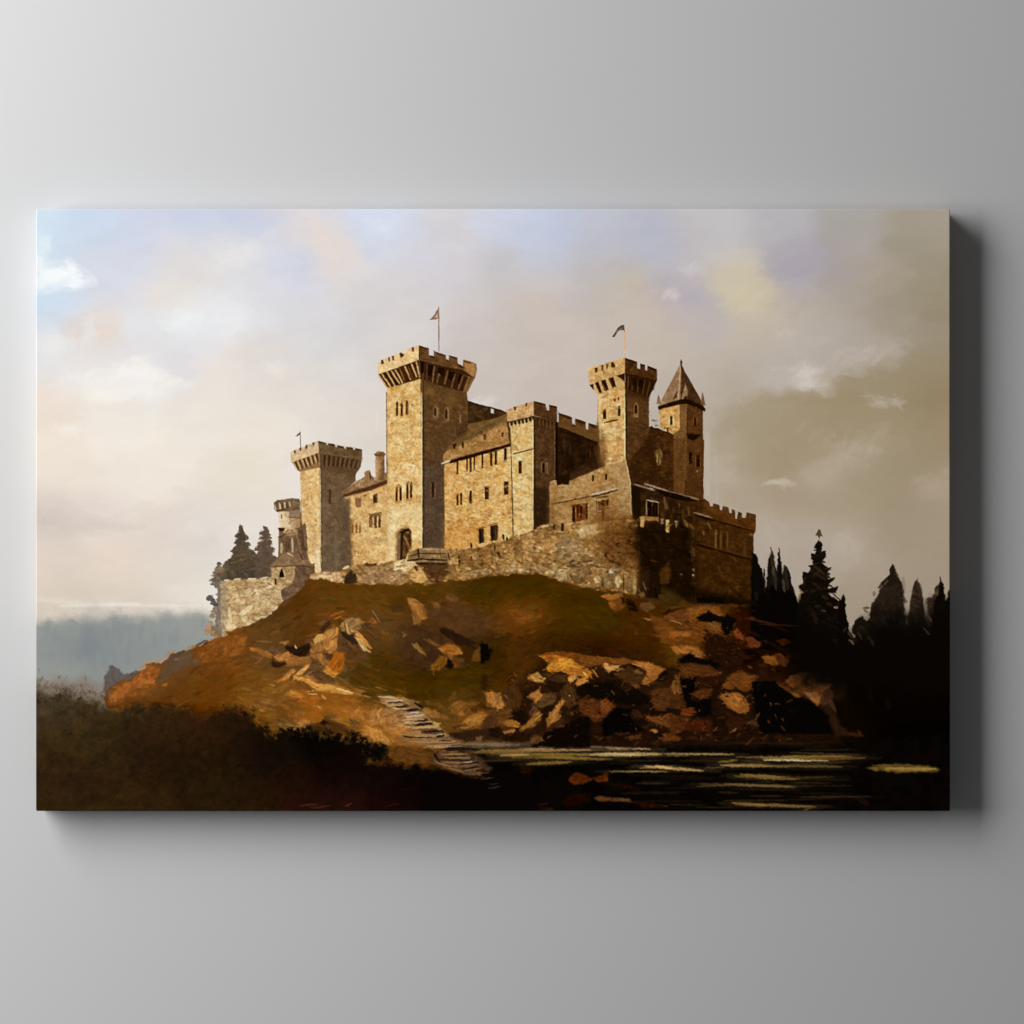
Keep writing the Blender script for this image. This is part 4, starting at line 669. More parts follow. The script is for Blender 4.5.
# boulders along the foot
for (x, y, rx, ry, c) in ((551,570,9,7,(188,158,108)),(545,562,6,4,(174,138,94)),(562,575,6,7,(206,176,126)),(572,571,7,6,(170,138,96)),(583,572,8,7,(146,118,82)),(592,581,8,8,(158,124,82)),(598,580,4,6,(200,164,114)),(609,579,9,10,(150,122,84)),(618,582,3.4,8,(196,168,122)),(611,571,3,2.4,(206,186,154)),(617,569.5,3,2.6,(150,132,116)),(630,582,6,11,(146,116,76)),(635,584,2.4,10,(186,152,104)),(588,561,7,5,(140,112,80)),(600,562,8,5,(150,118,80)),(574,561,6,4,(150,126,96)),(606,565,5,3,(170,134,90)),(582,554,3.4,3,(170,138,96)),(540,569,5,4,(170,138,96)),(525,568,7,5,(176,144,98)),(512,570,6,5,(180,148,102)),(500,571,5,4,(166,134,92)),(486,572,6,4,(176,146,102)),(474,574,5,4,(170,138,94)),(560,582,4,3,(196,162,112)),(577,579,6,5,(130,104,74)),(605,549,5,4,(150,116,74)),(633,545,4,3,(120,92,58)),(595,547,5,4,(158,124,82))):
    P = [(x + rx * math.cos(q) * rnd.uniform(.8, 1.1), y + ry * math.sin(q) * rnd.uniform(.8, 1.1)) for q in [i * .785 for i in range(8)]]
    poly([(px + .8, py + 1.2) for px, py in P], (84,60,38), f=1, w=.6, a=.7)
    poly(P, c, f=.7, w=.7, ws=3, g=(x - rx, y - ry * .3, x + rx, y + ry * .6, [v * .78 for v in c]), br=.1, dabs=(5,2.4,[[v * 1.12 for v in c],[v * .85 for v in c]],.5))
flecks([(450,560),(540,540),(600,548),(600,585),(560,576),(500,572),(452,576)], 260, [(206,176,128),(196,160,108),(120,88,54),(84,60,36),(176,138,90),(216,192,150)], 1, 3, .65)
flecks([(350,570),(450,566),(450,580),(350,584)], 120, [(206,172,122),(120,92,62),(186,150,104),(92,66,42)], .9, 2.4, .55)
strokes([(570,563,574,560,1.8,(50,34,22)),(566,566,580,567,2,(84,64,46)),(583,562,592,560.6,1.4,(70,50,32)),(606,556,608,558,1.6,(36,22,14)),(590,564,600,568,2,(92,70,48)),(603,578,603,590,1.4,(72,52,34)),(623.6,574,623.6,590,1.4,(66,46,30)),(614,562,622,566,3,(58,40,26)),(570,573,572,580,1.6,(84,62,42)),(588,590,600,588,1.6,(70,52,30))], br=.1, a=.85)
# the dark bastion
poly([(606,522),(640,520),(646,600),(637,575),(628,566),(606,560),(598,546)], (112,80,46), (88,62,36), ts=5, f=7, w=3, ws=6, a=.85, dabs=(110,2.8,[(132,98,60),(84,58,34),(104,74,42),(62,42,24),(150,114,72)],.55), id='outer_wall')
poly([(634,527),(640,521),(650,520),(668,524),(690,524),(694,534),(692,550),(697,575),(697,606),(660,608),(642,598),(643,575),(640,560),(632,552),(630,540)], (58,40,23), (44,29,16), ts=7, f=7, w=2.2, ws=5, dabs=(240,3,[(68,47,26),(34,21,12),(58,40,22),(80,56,32)],.4), id='dark_bastion')
poly([(636,520),(690,524),(694,534),(692,550),(697,575),(697,606),(660,608),(638,598),(640,560)], (38,25,15), (28,18,10), ts=6, f=3, w=1.5, a=.85, dabs=(120,2.6,[(54,37,21),(26,16,9)],.5), id='dark_bastion')

for i in range(26): stroke(rnd.uniform(605,640), rnd.uniform(540,575), rnd.uniform(605,640), rnd.uniform(540,575), rnd.uniform(1,2), rnd.choice([(118,88,56),(34,22,14),(96,70,42)]), a=0 )
for i in range(46):
    x = rnd.uniform(600,640); y = rnd.uniform(538,580); stroke(x, y, x + rnd.uniform(-3,3), y + rnd.uniform(-1.5,1.5), rnd.uniform(1.4,3.2), rnd.choice([(128,98,64),(40,26,16),(104,76,46),(84,60,36),(30,19,12)]), a=.7)
poly([(660,572),(668,562),(672,574),(668,584),(660,584)], (84,60,34), f=1.5, w=1, a=.8); poly([(640,576),(648,570),(650,592),(644,600),(636,598)], (58,42,28), f=2, w=1, a=.7); poly([(662,586),(676,592),(690,604),(660,606)], (72,56,28), f=2, w=1, a=.7)
strokes([(643,582,646,590,2,(112,92,68)),(638,588,641,594,2,(98,80,58)),(693,548,694.4,556,2,(92,72,48)),(680,574,682.5,575,2,(96,76,54)),(693,569,694,571,2,(150,130,112)),(692.6,574.6,694,576,2.4,(190,168,138)),(650,560,656,562,2,(70,50,30)),(672,555,676,560,2,(26,16,10)),(684,550,690,556,3,(24,15,10)),(656,588,656,600,2.4,(22,14,8))], br=.1, a=.85)
poly(G(342,655, 372,645, 385,665, 372,745, 345,742), (186,148,96), w=.4); poly(G(370,648, 500,660, 500,692, 420,690, 380,680), (148,112,68), w=.5); poly(G(560,682, 592,680, 590,790, 562,788), (192,158,102), w=.3); poly(G(515,670, 545,668, 545,712, 525,720), (150,124,104), w=.4); poly(G(636,688, 672,690, 652,748), (168,136,90), w=.3)
strokes([(635,525.4,637.6,525,3.4,(140,114,76)),(684,520,688,527,3,(128,100,64)),(690,524,694,530,2.4,(112,86,54)),(678,522,684,528,4,(24,17,14)),(596.5,530,612,520,4,(150,112,68)),(606,520,632,518.5,2,(128,94,54))], br=.1, a=.8)
# ---- pines at the right, black against the sky ---------------------------------------------
H6 = Z(800,520); H7 = Z(740,500,7.3143)
BLK = (9,6,4)
def right_pines():
    # thin cypress-like group beside the right wing
    I = 'pine_group'
    poly([(752,552),(757,556),(760,566),(763,574),(765,590),(768,640),(750,640)], BLK, w=1.2, ws=3, f=.7, id=I)
    for i in range(16): y = 557 + i * 3; stroke(753, y, 757 + i * .55 + rnd.uniform(-1.5,2), y + 2, 3, (16,11,8), rough=.9, br=.1, id=I)
    poly([(768,560),(771,552),(774,556),(775,566),(777,570),(778,558),(779,550),(781,562),(783,575),(784,565),(788,568),(790,580),(794,590),(797,602),(800,612),(802,640),(764,640),(766,588)], (34,28,23), w=.8, ws=3, f=.9, id=I)
    poly([(764,590),(770,585),(778,584),(790,586),(795,596),(799,606),(802,616),(804,650),(756,650),(758,600)], BLK, w=1.4, ws=4, f=1, id=I)
    strokes([(779,552,780,592,3.6,(18,13,9)),(769,558,769,590,3,(28,21,15)),(772,551,772.6,566,3.4,(64,50,36)),(773,566,774,576,3,(96,82,66)),(785,566,788,590,3.4,(50,42,34)),(788,570,792,594,3,(22,17,12)),(775,572,776,590,3,(60,54,46)),(764,569,764.6,592,2,(34,26,19)),(767,588,768,602,4,(12,9,6)),(783,580,785,592,3,(84,76,66)),(771,547,772,553,1.6,(140,124,102)),(779,548,780,556,1.4,(60,48,36))], rough=.6, br=.2, id=I)
    stroke(756,592,757,600,3,(40,38,34),a=.7)
    # the tall one
    I = 'pine_tall'
    poly(H7(575,290, 605,320, 600,380, 625,370, 630,420, 600,450, 640,500, 665,495, 640,530, 640,580, 690,570, 650,620, 640,650, 690,640, 715,640, 700,680, 650,690, 720,740, 760,690, 775,760, 770,830, 790,900, 800,960, 830,1020, 500,1020, 420,1020, 425,760, 440,680, 435,620, 470,610, 455,560, 460,530, 500,530, 520,500, 500,480, 540,470, 520,430, 515,390, 545,400, 555,360, 540,345), (14,10,6), (24,17,11), w=.9, ws=3, f=.6, ts=4, id=I)
    dk(H7(575,212, 590,222, 600,258, 606,268, 585,262, 580,285, 570,262, 552,258, 565,235), (96,80,58), I, w=.5, a=.9)
    r = random.Random(5)
    for i in range(60):
        t = r.random(); y = 545 + t * 95; hw = 2 + t * 22
        x = 819 + r.uniform(-1, 1) * hw; sg = 1 if x > 819 else -1
        stroke(x - sg * 2, y - 1, x + sg * r.uniform(2, 5), y + r.uniform(0, 2), r.uniform(1.5, 3), r.choice([(14,10,6),(30,22,13),(44,32,18),(58,42,24)]), a=.8, rough=.8, br=.2, id=I)
    strokes([(814,566,824,574,3,(74,54,32)),(816,574,826,580,3,(60,44,27)),(812,582,822,590,3,(50,36,22)),(828,570,831,567,2,(20,14,9)),(826,582,835,578,2.4,(18,12,8)),(832,591,838,587,2.6,(24,17,11)),(803,588,806,576,3,(40,30,20)),(801,592,808,590,3,(52,40,27)),(808,606,818,620,6,(34,22,13)),(809,620,814,632,7,(40,26,16)),(838,604,845,618,3,(38,28,17)),(833,594,840,600,2,(70,54,36))], a=.8, rough=.7, br=.2, id=I)
    for x, y, w, h in ((836,607.4,3,2.4),(839.6,622.4,2.4,2.2),(823.6,610.6,3,1.4),(830.4,593.6,2,2.4),(801,592,2,3),(842,628,1.6,1.4)):
        stroke(x - w / 2, y, x + w / 2, y + .3, h, (186,168,146), br=0, tip=.7, f=.5, a=.9)
    strokes([(797,590,798,599,2,(178,158,134)),(800.6,589,799.6,600,1.6,(190,168,140))], br=0, a=.8)
    poly([(843,597),(845.4,608),(846,616),(848,628),(852,640),(856,650),(838,650),(838,610)], (13,9,6), w=1, f=.6, id=I)
    # the misty ones at the far right
    I = 'pine_misty'
    poly(H6(590,282, 612,320, 640,380, 660,440, 665,560, 690,700, 690,900, 440,900, 440,640, 460,540, 500,470, 530,410, 575,350), (62,50,40), (50,39,30), g=(890,580,893,640,(12,8,5)), w=1.2, ws=4, f=1.2, ts=7, id=I)
    poly(H6(590,282, 612,318, 600,340, 645,390, 655,440, 620,440, 560,430, 530,425, 525,400, 575,352, 572,320), (42,33,24), w=.8, ws=3, f=.6, id=I)
    stroke(878,588,892,574,3,(36,28,20),rough=.6); stroke(884,592,900,584,4,(58,48,38),a=.6); stroke(884,585,888,580,1.6,(110,96,78)); stroke(903,578,904,592,3,(96,84,70),a=.5,f=1.5)
    for i in range(60): x = rnd.uniform(873,904); y = rnd.uniform(590,640); stroke(x, y, x + rnd.uniform(-4,4), y + 4, rnd.uniform(2,4), rnd.choice([(52,41,31),(36,27,19),(70,57,45),(28,20,14)]), a=.4, rough=.8)
    I = 'pine_slim'
    poly(H6(750,378, 770,420, 785,500, 795,600, 815,720, 820,800, 690,800, 690,640, 705,520, 720,430), (74,62,48), (60,49,38), g=(917,600,918,640,(18,12,8)), w=.8, ws=3, f=1.1, ts=6, id=I)
    for i in range(26): y = rnd.uniform(586,636); stroke(915 + rnd.uniform(-4,1), y, 917 + rnd.uniform(0,5), y + rnd.uniform(2,5), rnd.uniform(1.6,3), rnd.choice([(52,42,32),(92,78,62),(40,31,23)]), a=.5, rough=.7, id=I)
    stroke(921,586,923,630,2,(48,38,28),a=.7,f=1)
    poly(H6(660,600, 700,640, 700,780, 640,760), (80,64,48), f=3, w=2, a=.6)
    I = 'pine_edge'
    poly(H6(897,360, 910,400, 922,440, 930,520, 945,470, 962,440, 962,800, 850,800, 835,700, 840,600, 845,520, 880,480, 885,430), (14,9,6), (26,18,12), w=.9, ws=3, f=.7, ts=5, id=I)
    poly(H6(810,510, 850,490, 870,420, 890,410, 885,470, 860,520, 850,600, 830,640, 820,570), (96,78,58), (70,55,40), w=1, f=1, ts=3, a=.85, id=I)
    poly(H6(800,640, 850,690, 850,800, 810,820, 790,740), (66,44,27), f=2, w=1.2, a=.8)
    strokes([(926,603,933,600,3,(80,62,44)),(927,612,932,606,2,(120,96,70)),(930,622,934,628,2,(96,62,34)),(926,630,932,634,2,(86,54,30)),(936,590,937,586,3,(50,38,27))], a=.8, rough=.7)
    # low broken shrubs joining them
    I = 'shrub_right'
    poly(H6(330,730, 350,650, 400,615, 415,640, 440,640, 470,660, 500,760, 500,900, 300,900, 300,800), (44,33,22), (30,22,15), w=1.2, ws=3, f=.9, ts=4, id=I)
    strokes([(855,622,863,618,4,(32,23,15)),(864,610,868,612,3,(88,70,50)),(863,608,870,608,2,(60,46,33)),(852,638,856,634,3,(150,128,98)),(853,642,857,640,3,(176,156,128)),(848,632,852,638,2,(120,100,74)),(862,634,868,646,3,(70,52,34)),(866,640,873,634,3,(58,44,24)),(850,646,862,654,4,(26,18,11)),(867,650,874,644,4,(62,48,24)),(860,626,866,632,4,(66,51,36)),(856,628,862,634,3,(50,38,26))], a=.8, rough=.8)
# ---- the hill ----------------------------------------------------------------------------------
HILLC = [(112,700,168,104,44),(125,690,190,110,38),(150,680,198,113,34),(140,695,176,108,40),(175,668,128,100,66),(190,682,160,103,30),(215,657,180,108,30),(235,648,176,100,28),(205,672,122,74,22),(215,688,140,84,18),(250,690,168,108,28),(240,712,166,100,24),
(170,702,118,74,26),(190,705,118,70,18),(215,712,150,88,20),(270,622,108,75,38),(300,610,104,68,26),(262,645,132,96,56),(285,640,112,78,40),(330,594,110,74,28),(350,602,112,74,24),(310,630,96,62,24),(390,592,108,76,26),(430,592,94,68,20),(480,592,74,62,12),(530,592,72,62,11),(565,602,72,57,12),
(400,605,96,64,24),(330,620,142,92,34),(360,618,132,86,30),(380,622,116,84,48),(396,632,112,84,48),(450,606,108,72,34),(470,622,92,62,30),(445,620,98,66,32),(410,640,78,54,30),(430,655,60,42,20),(350,648,100,78,48),(375,665,84,72,22),(390,682,80,71,15),(420,692,74,64,14),
(450,686,72,60,15),(480,682,68,53,15),(490,655,58,40,14),(470,665,60,45,17),(520,617,130,80,28),(535,616,120,74,26),(520,640,96,60,22),(520,660,82,54,20),(545,640,68,46,14),(500,690,74,46,16),(560,625,76,56,15),(600,622,70,52,14),(560,650,54,34,10),(600,650,52,28,8),(640,632,74,46,14),(650,648,62,36,10),(620,668,50,27,9),
(680,640,106,74,25),(702,638,112,74,28),(690,655,110,74,26),(720,655,60,34,15),(750,632,42,21,8),(780,652,38,17,6),(760,685,36,18,7),(820,682,32,14,6),(740,690,28,13,6),(705,622,96,60,24),(800,640,14,8,4),
(262,705,172,113,36),(290,700,168,112,40),(300,722,164,108,40),(330,712,148,104,40),(350,722,158,113,50),(382,702,110,84,36),(370,732,168,122,60),(402,732,172,130,66),(420,742,158,113,56),(440,752,116,78,34),(400,762,104,66,24),(430,767,92,60,22),
(500,702,100,70,28),(480,717,126,92,44),(460,705,116,84,36),(520,720,80,54,24),(560,700,56,36,16),(600,700,50,31,13),(640,700,44,27,11),(680,700,46,27,10),(580,735,30,17,8),(640,735,34,18,7),(700,735,40,21,8),(760,730,22,12,6),(850,700,16,9,4),(900,700,6,3,2),(930,740,4,2,2)]
land = [(104,700),(107,688),(116,682),(128,676),(140,670),(152,662),(160,664),(168,657),(178,652),(190,650),(198,646),(210,641),(222,637),(237,629),(250,625),(262,619),(270,614),(280,606),(286,604),(292,598),(298,592),(302,590),(306,580),(326,579),(340,584),(352,584),(372,584),(395,585),(412,583),(425,586),(438,584),(448,580),(460,580),(472,580.5),(485,577),(500,576),(515,575),(530,574.5),(541,573.5),(550,577),(560,583),(572,587),(585,589),(600,590),(615,592),(632,596),(650,602),(670,605),(700,606),(730,606),(755,606),(775,620),(795,628),(830,640),(860,656),(880,662),(910,664),(965,664),(965,825),(300,825),(200,780),(120,730)]
poly([(274,612),(283,601),(306,591),(330,580),(330,600),(270,622)], (112,80,44), w=.5, id='hill'); poly([(440,583),(500,577),(543,576),(600,592),(700,604),(752,605),(752,614),(600,602),(500,586),(440,592)], (80,56,26), f=1.5, w=.8, id='hill')
sl, al = mask(land, 1., 1.6, 5)
HILLC = [(p[0], p[1], p[2], min(p[3], p[2] * (.72 if p[3] > .78 * p[2] else .76)), p[4] * .9) for p in HILLC]
hill = field(HILLC, 16)
hill *= 1 + .07 * vnoise(20, 10, 77, 4)[..., None] + .05 * N(3, 6)[..., None]
lay(sl, al, hill[sl], 'hill')
poly([(752,606),(790,622),(830,640),(850,652),(880,655),(960,655),(960,700),(860,690),(800,660),(760,640)], (12,7,4), f=7, w=3, a=.9)
right_pines()
poly([(756,612),(800,636),(840,650),(880,640),(905,634),(960,628),(960,720),(870,720),(840,680),(790,655)], (9,5,3), f=9, w=4, ws=7, a=.85, id='hill')
def slope(x, y):
    return -.45 if x < 320 else (.15 if x > 560 else -.05 + .2 * math.sin(x * .02))
kh = (ID['hill'],)
restroke((104,580,860,760), 2600, 13, 3.4, slope, .13, a=.55, spread=.5, keep=kh, k=1)
restroke((104,580,860,760), 4200, 6, 1.8, slope, .24, a=.5, spread=.8, keep=kh, k=2)
# orange bracken, olive turf
for (x, y, rx, ry, c, a) in ((146,680,16,6,(206,116,30),.8),(122,692,12,5,(196,112,36),.7),(212,652,18,6,(184,108,28),.7),(240,643,12,7,(172,98,28),.5),(523,616,15,7,(146,90,28),.7),(336,616,12,4,(166,104,36),.7),(362,612,10,4,(150,94,30),.5),(343,662,9,8,(170,106,34),.9),(352,660,7,5,(168,106,30),.6),(520,583,20,5,(70,54,8),.6),(460,672,30,6,(86,62,14),.5),(390,690,20,9,(84,62,14),.5),(376,660,8,8,(86,66,16),.6),(440,690,16,8,(76,56,14),.6),(600,600,30,8,(64,46,8),.4),(480,600,22,6,(76,56,10),.5),(275,700,30,7,(178,116,34),.4),(168,690,20,6,(150,98,30),.4),(195,676,10,4,(172,106,30),.5)):
    for q in range(int(rx * ry * .35)):
        x1 = x + rnd.gauss(0, rx * .55); y1 = y + rnd.gauss(0, ry * .55); aa = slope(x, y) + rnd.uniform(-.5, .5); l = rnd.uniform(2, 5)
        stroke(x1 - l * math.cos(aa), y1 - l * math.sin(aa), x1 + l * math.cos(aa), y1 + l * math.sin(aa), rnd.uniform(1.6, 3.4), [v * rnd.uniform(.86, 1.14) for v in c], a=a * .6, br=.35)
HL = Z(100,630); HM = Z(240,560); HN = Z(380,560); HO = Z(520,580); HP = Z(660,580); HQ = Z(240,660); HR = Z(380,660); HS = Z(520,660); HT = Z(660,660); HU = Z(800,660)
# grey scrub on the left slope
poly(HL(20,400, 30,300, 60,230, 110,235, 130,270, 190,280, 225,255, 260,270, 200,320, 120,330, 60,380), (112,104,100), (130,118,108), f=1.6, w=1.4, a=.9, id='scrub_left')
strokes([(103,690,108,678,4,(120,108,100)),(112,670,113,680,4,(104,96,94)),(118,672,124,676,4,(110,104,102)),(128,676,137,673,3,(96,92,92)),(104,700,108,692,4,(150,118,90))], a=.7, rough=.8)
poly([(117,687),(130,682),(142,671),(152,668),(160,668),(158,676),(150,684),(136,688),(124,694),(110,698)], (204,116,32), (190,106,32), f=1.2, w=1, ts=4, a=.9)
poly(HL(380,290, 420,220, 470,175, 500,155, 560,160, 600,150, 590,180, 650,190, 660,220, 560,230, 460,280, 400,340, 350,330), (112,92,66), (128,104,74), f=1.2, w=1, ts=4, a=.9)
strokes([(152,662,164,656,2.4,(170,142,112)),(160,663,170,657,2.6,(184,152,116)),(171,658,178,655,2.6,(120,102,82)),(174,660,179,658.6,2.6,(168,154,136)),(165,655,176,650,2.4,(160,128,96)),(180,656,194,648,3,(128,110,86)),(196,646,206,640,2,(70,46,26)),(202,648,208,642,1.6,(60,38,22)),(185,654,196,652,3,(140,108,70))], a=.85)
poly(HL(590,160, 640,120, 720,85, 800,40, 850,30, 940,40, 930,100, 850,160, 760,200, 660,215, 640,185), (188,110,30), (172,100,28), f=1.4, w=1, ts=5, a=.85)
for q in range(46):
    x = rnd.uniform(130,262); y = 712 - (x-130)*.38 + rnd.uniform(-16,14); l = rnd.uniform(3,8)
    stroke(x - l, y + l * .3, x + l, y - l * .35, rnd.uniform(1.5,4), rnd.choice([(120,80,26),(104,70,30),(150,96,30),(88,60,30),(176,104,30),(134,100,50)]), a=.5, rough=1, br=.5)
strokes([(228,657,243,658,2.2,(112,86,50)),(246,636,256,640,4,(112,84,48)),(226,632,232,634,3,(120,82,40)),(243,630,250,633,4,(104,76,38)),(192,694,206,692,2.2,(86,54,20)),(196,696,204,690,1.6,(70,44,18)),(176,707,192,699,1.6,(186,130,56)),(140,700,160,696,3,(128,96,48)),(130,704,145,698,3,(118,86,40)),(148,692,166,688,5,(148,108,46)),(162,700,174,696,4,(90,62,26)),(168,690,180,700,3,(104,72,28)),(200,688,214,684,2,(120,78,24)),(256,648,264,652,3,(188,140,84)),(252,656,262,659,3,(176,120,60)),(248,664,262,668,2.4,(160,104,40))], a=.8)
# ---- rocks: each one a patch of paint --------------------------------------------------------------
ROCKC = (180,144,92)
LITM = np.zeros((TH, TW), np.float32)
def rock(P, c=ROCKC, sh=.55, n=4, **kw):
    """a boulder: shadow slip underneath, lit face, a few planes"""
    cx = sum(p[0] for p in P) / len(P); cy = sum(p[1] for p in P) / len(P)
    kw.setdefault('w', .7); kw.setdefault('f', .6)
    g = (min(p[0] for p in P), min(p[1] for p in P), max(p[0] for p in P), max(p[1] for p in P), [v * .8 for v in c])
    sl, al = mask(P, .8, .7)
    LITM[sl] = np.maximum(LITM[sl], al)
    poly(P, c, g=g, ws=3, id='rock', br=.1, dabs=(n, 3, [[min(255, v * 1.13) for v in c], [v * .84 for v in c], [v * .95 for v in c]], .6), **kw)
DRK = (40,26,14)
# left outcrop
poly(HM(440,560, 540,470, 640,440, 700,460, 760,560, 800,620, 720,660, 620,600, 560,640, 540,760, 420,730, 330,690, 440,620), (124,98,68), (104,80,54), f=1.4, w=1.2, ts=5, a=.9, id='rock')
for P, c in ((HM(470,510, 510,465, 545,485, 530,520, 500,535, 475,525), (214,180,126)), (HM(540,480, 580,440, 630,440, 625,500, 605,570, 575,605, 545,580, 535,520), (190,150,98)), (HM(640,420, 670,385, 700,370, 770,375, 800,400, 760,435, 710,445, 705,475, 680,470, 660,440), (176,148,104)),
             (HM(725,445, 755,455, 800,500, 850,565, 835,570, 790,540, 745,490), (222,190,138)), (HM(450,570, 500,540, 540,560, 560,640, 545,670, 500,640, 460,620), (172,136,92)), (HM(215,610, 290,590, 330,600, 390,620, 450,640, 380,670, 300,680, 250,650), (170,132,86)), (HM(215,620, 290,592, 300,620, 260,650), (194,154,104)),
             (HM(265,770, 300,720, 340,690, 355,705, 320,750, 280,775), (206,168,112)), (HM(345,760, 400,690, 445,660, 450,672, 400,730, 350,770), (214,178,124)), (HM(350,760, 420,740, 480,770, 500,790, 620,800, 730,855, 700,860, 600,830, 480,840, 430,790), (206,166,106)), (HM(820,400, 845,360, 880,400, 860,410), (150,112,64)),
             (HM(540,700, 580,640, 660,640, 660,700, 620,740, 570,730), (178,118,44)), (HM(500,700, 545,690, 600,740, 640,715, 600,755), (206,160,84)), (HM(120,590, 170,580, 215,610, 190,630), (166,130,88)), (HM(60,560, 130,565, 140,590, 80,590), (182,132,72)), (HM(400,560, 450,520, 460,545), (150,110,66))):
    rock(P, c)
poly(HM(290,565, 340,550, 350,575, 390,555, 440,530, 445,580, 420,610, 380,620, 340,600), (46,30,22), w=.7, f=.6); poly(HM(205,640, 240,660, 290,650, 300,668, 250,690, 210,685), (62,40,24), w=.6); stroke(295,645,297,650,1.6,(214,182,134),br=0)
poly(HM(520,470, 555,410, 575,385, 570,420, 540,460), (64,42,24), w=.4); poly(HM(640,455, 690,480, 720,475, 780,530, 770,550, 700,520, 660,490), (50,38,28), w=.5); poly(HM(720,430, 790,410, 840,400, 820,425, 740,445), (78,62,42), w=.4)
poly(HM(535,570, 575,605, 620,575, 640,585, 600,620, 560,640, 530,600), (86,62,40), w=.5); poly(HM(640,520, 700,520, 780,560, 820,610, 760,640, 690,640, 640,580), (98,72,48), (112,80,48), w=.8, f=1, ts=4); poly(HM(190,560, 250,560, 270,590, 215,600), (96,76,54), w=.6, f=.8); stroke(333,635,337,641,1,(92,66,42),br=0)
poly(HM(450,650, 520,640, 545,700, 540,760, 480,770, 440,720), (116,88,60), (100,76,50), w=.7, f=.9); stroke(338,621,346,632,2,(70,48,28)); stroke(340,617,352,624,3,(182,120,46)); stroke(350,616,358,613,2,(150,104,50)); stroke(372,610,380,622,1.6,(186,142,88)); stroke(363,625,376,637,1.6,(130,96,62)); stroke(350,634,353,629,1.4,(224,196,148))
strokes([(318,624,330,620,2.4,(172,118,56)),(321,629,328,622,1.8,(80,54,28)),(283,646,292,650,2,(110,84,56)),(270,652,284,656,2.6,(150,112,68)),(300,668,322,664,2,(142,108,72)),(306,676,316,668,2,(196,156,104)),(356,648,366,650,3,(120,92,60)),(358,660,372,668,4,(104,84,34)),(346,684,362,692,2,(150,116,60)),(322,680,338,684,2,(150,118,70)),(345,690,372,698,1.8,(190,152,90)),(326,689,352,694,2,(230,200,146)),(330,692,354,694.6,1.2,(236,208,160)),(306,692,316,690,1.4,(226,190,128)),(296,683,310,688,1.8,(124,86,36))], a=.85)
# pale boulders in the middle of the slope
for P, c in ((HN(175,245, 205,242, 245,260, 280,290, 300,345, 300,365, 260,380, 255,410, 215,415, 210,330, 195,290), (168,132,86)), (HN(205,535, 235,530, 290,590, 295,610, 250,580), (158,128,84)), (HN(150,455, 165,460, 178,485, 155,485), (150,118,74)), (HN(375,570, 420,540, 480,545, 525,580, 510,600, 470,600, 455,635, 410,600), (176,126,60)), (HN(325,680, 390,610, 430,620, 435,660, 390,700, 345,710), (150,106,36)),
             (HN(275,505, 330,510, 400,545, 370,555, 310,530), (140,110,68)), (HN(585,640, 620,570, 640,550, 645,650, 610,655), (124,88,34)), (HN(470,620, 510,640, 530,690, 470,690), (118,82,46)), (HN(330,270, 370,270, 385,305, 350,300), (140,108,64)), (HN(415,235, 440,212, 470,220, 510,260, 480,270, 430,255), (120,92,58)), (HN(0,450, 60,460, 50,560, 30,570), (128,92,44)), (HN(560,470, 600,490, 620,540, 580,530), (88,60,32))):
    rock(P, c, n=2)
for P, c in ((HN(640,545, 680,540, 715,570, 700,650, 650,665), (14,10,8)), (HN(425,650, 450,635, 470,680, 440,695), (20,14,9)), (HN(390,430, 470,450, 540,500, 600,545, 630,550, 560,555, 500,500, 400,460), (40,26,17)), (HN(380,470, 200,430, 300,470, 400,500), (70,46,30)), (HN(300,610, 330,640, 320,690, 250,680, 200,640), (62,42,20)), (HN(330,720, 365,725, 345,755), (54,44,14)), (HN(640,720, 690,740, 680,840, 640,830), (48,32,14)), (HN(465,590, 580,560, 600,620, 560,660), (64,42,18)), (HN(60,290, 150,280, 160,320, 80,330), (76,56,32)), (HN(540,680, 640,670, 580,690), (40,28,12))):
    poly(P, c, f=1., w=1.2, a=.85)
for i in range(110):
    x = rnd.uniform(425,495); y = rnd.uniform(600,635); stroke(x - 2, y, x + 3, y + rnd.uniform(-2,2), rnd.uniform(1.6,3), rnd.choice([(112,76,40),(92,62,34),(104,70,34),(122,86,48),(76,50,26)]), a=.4)
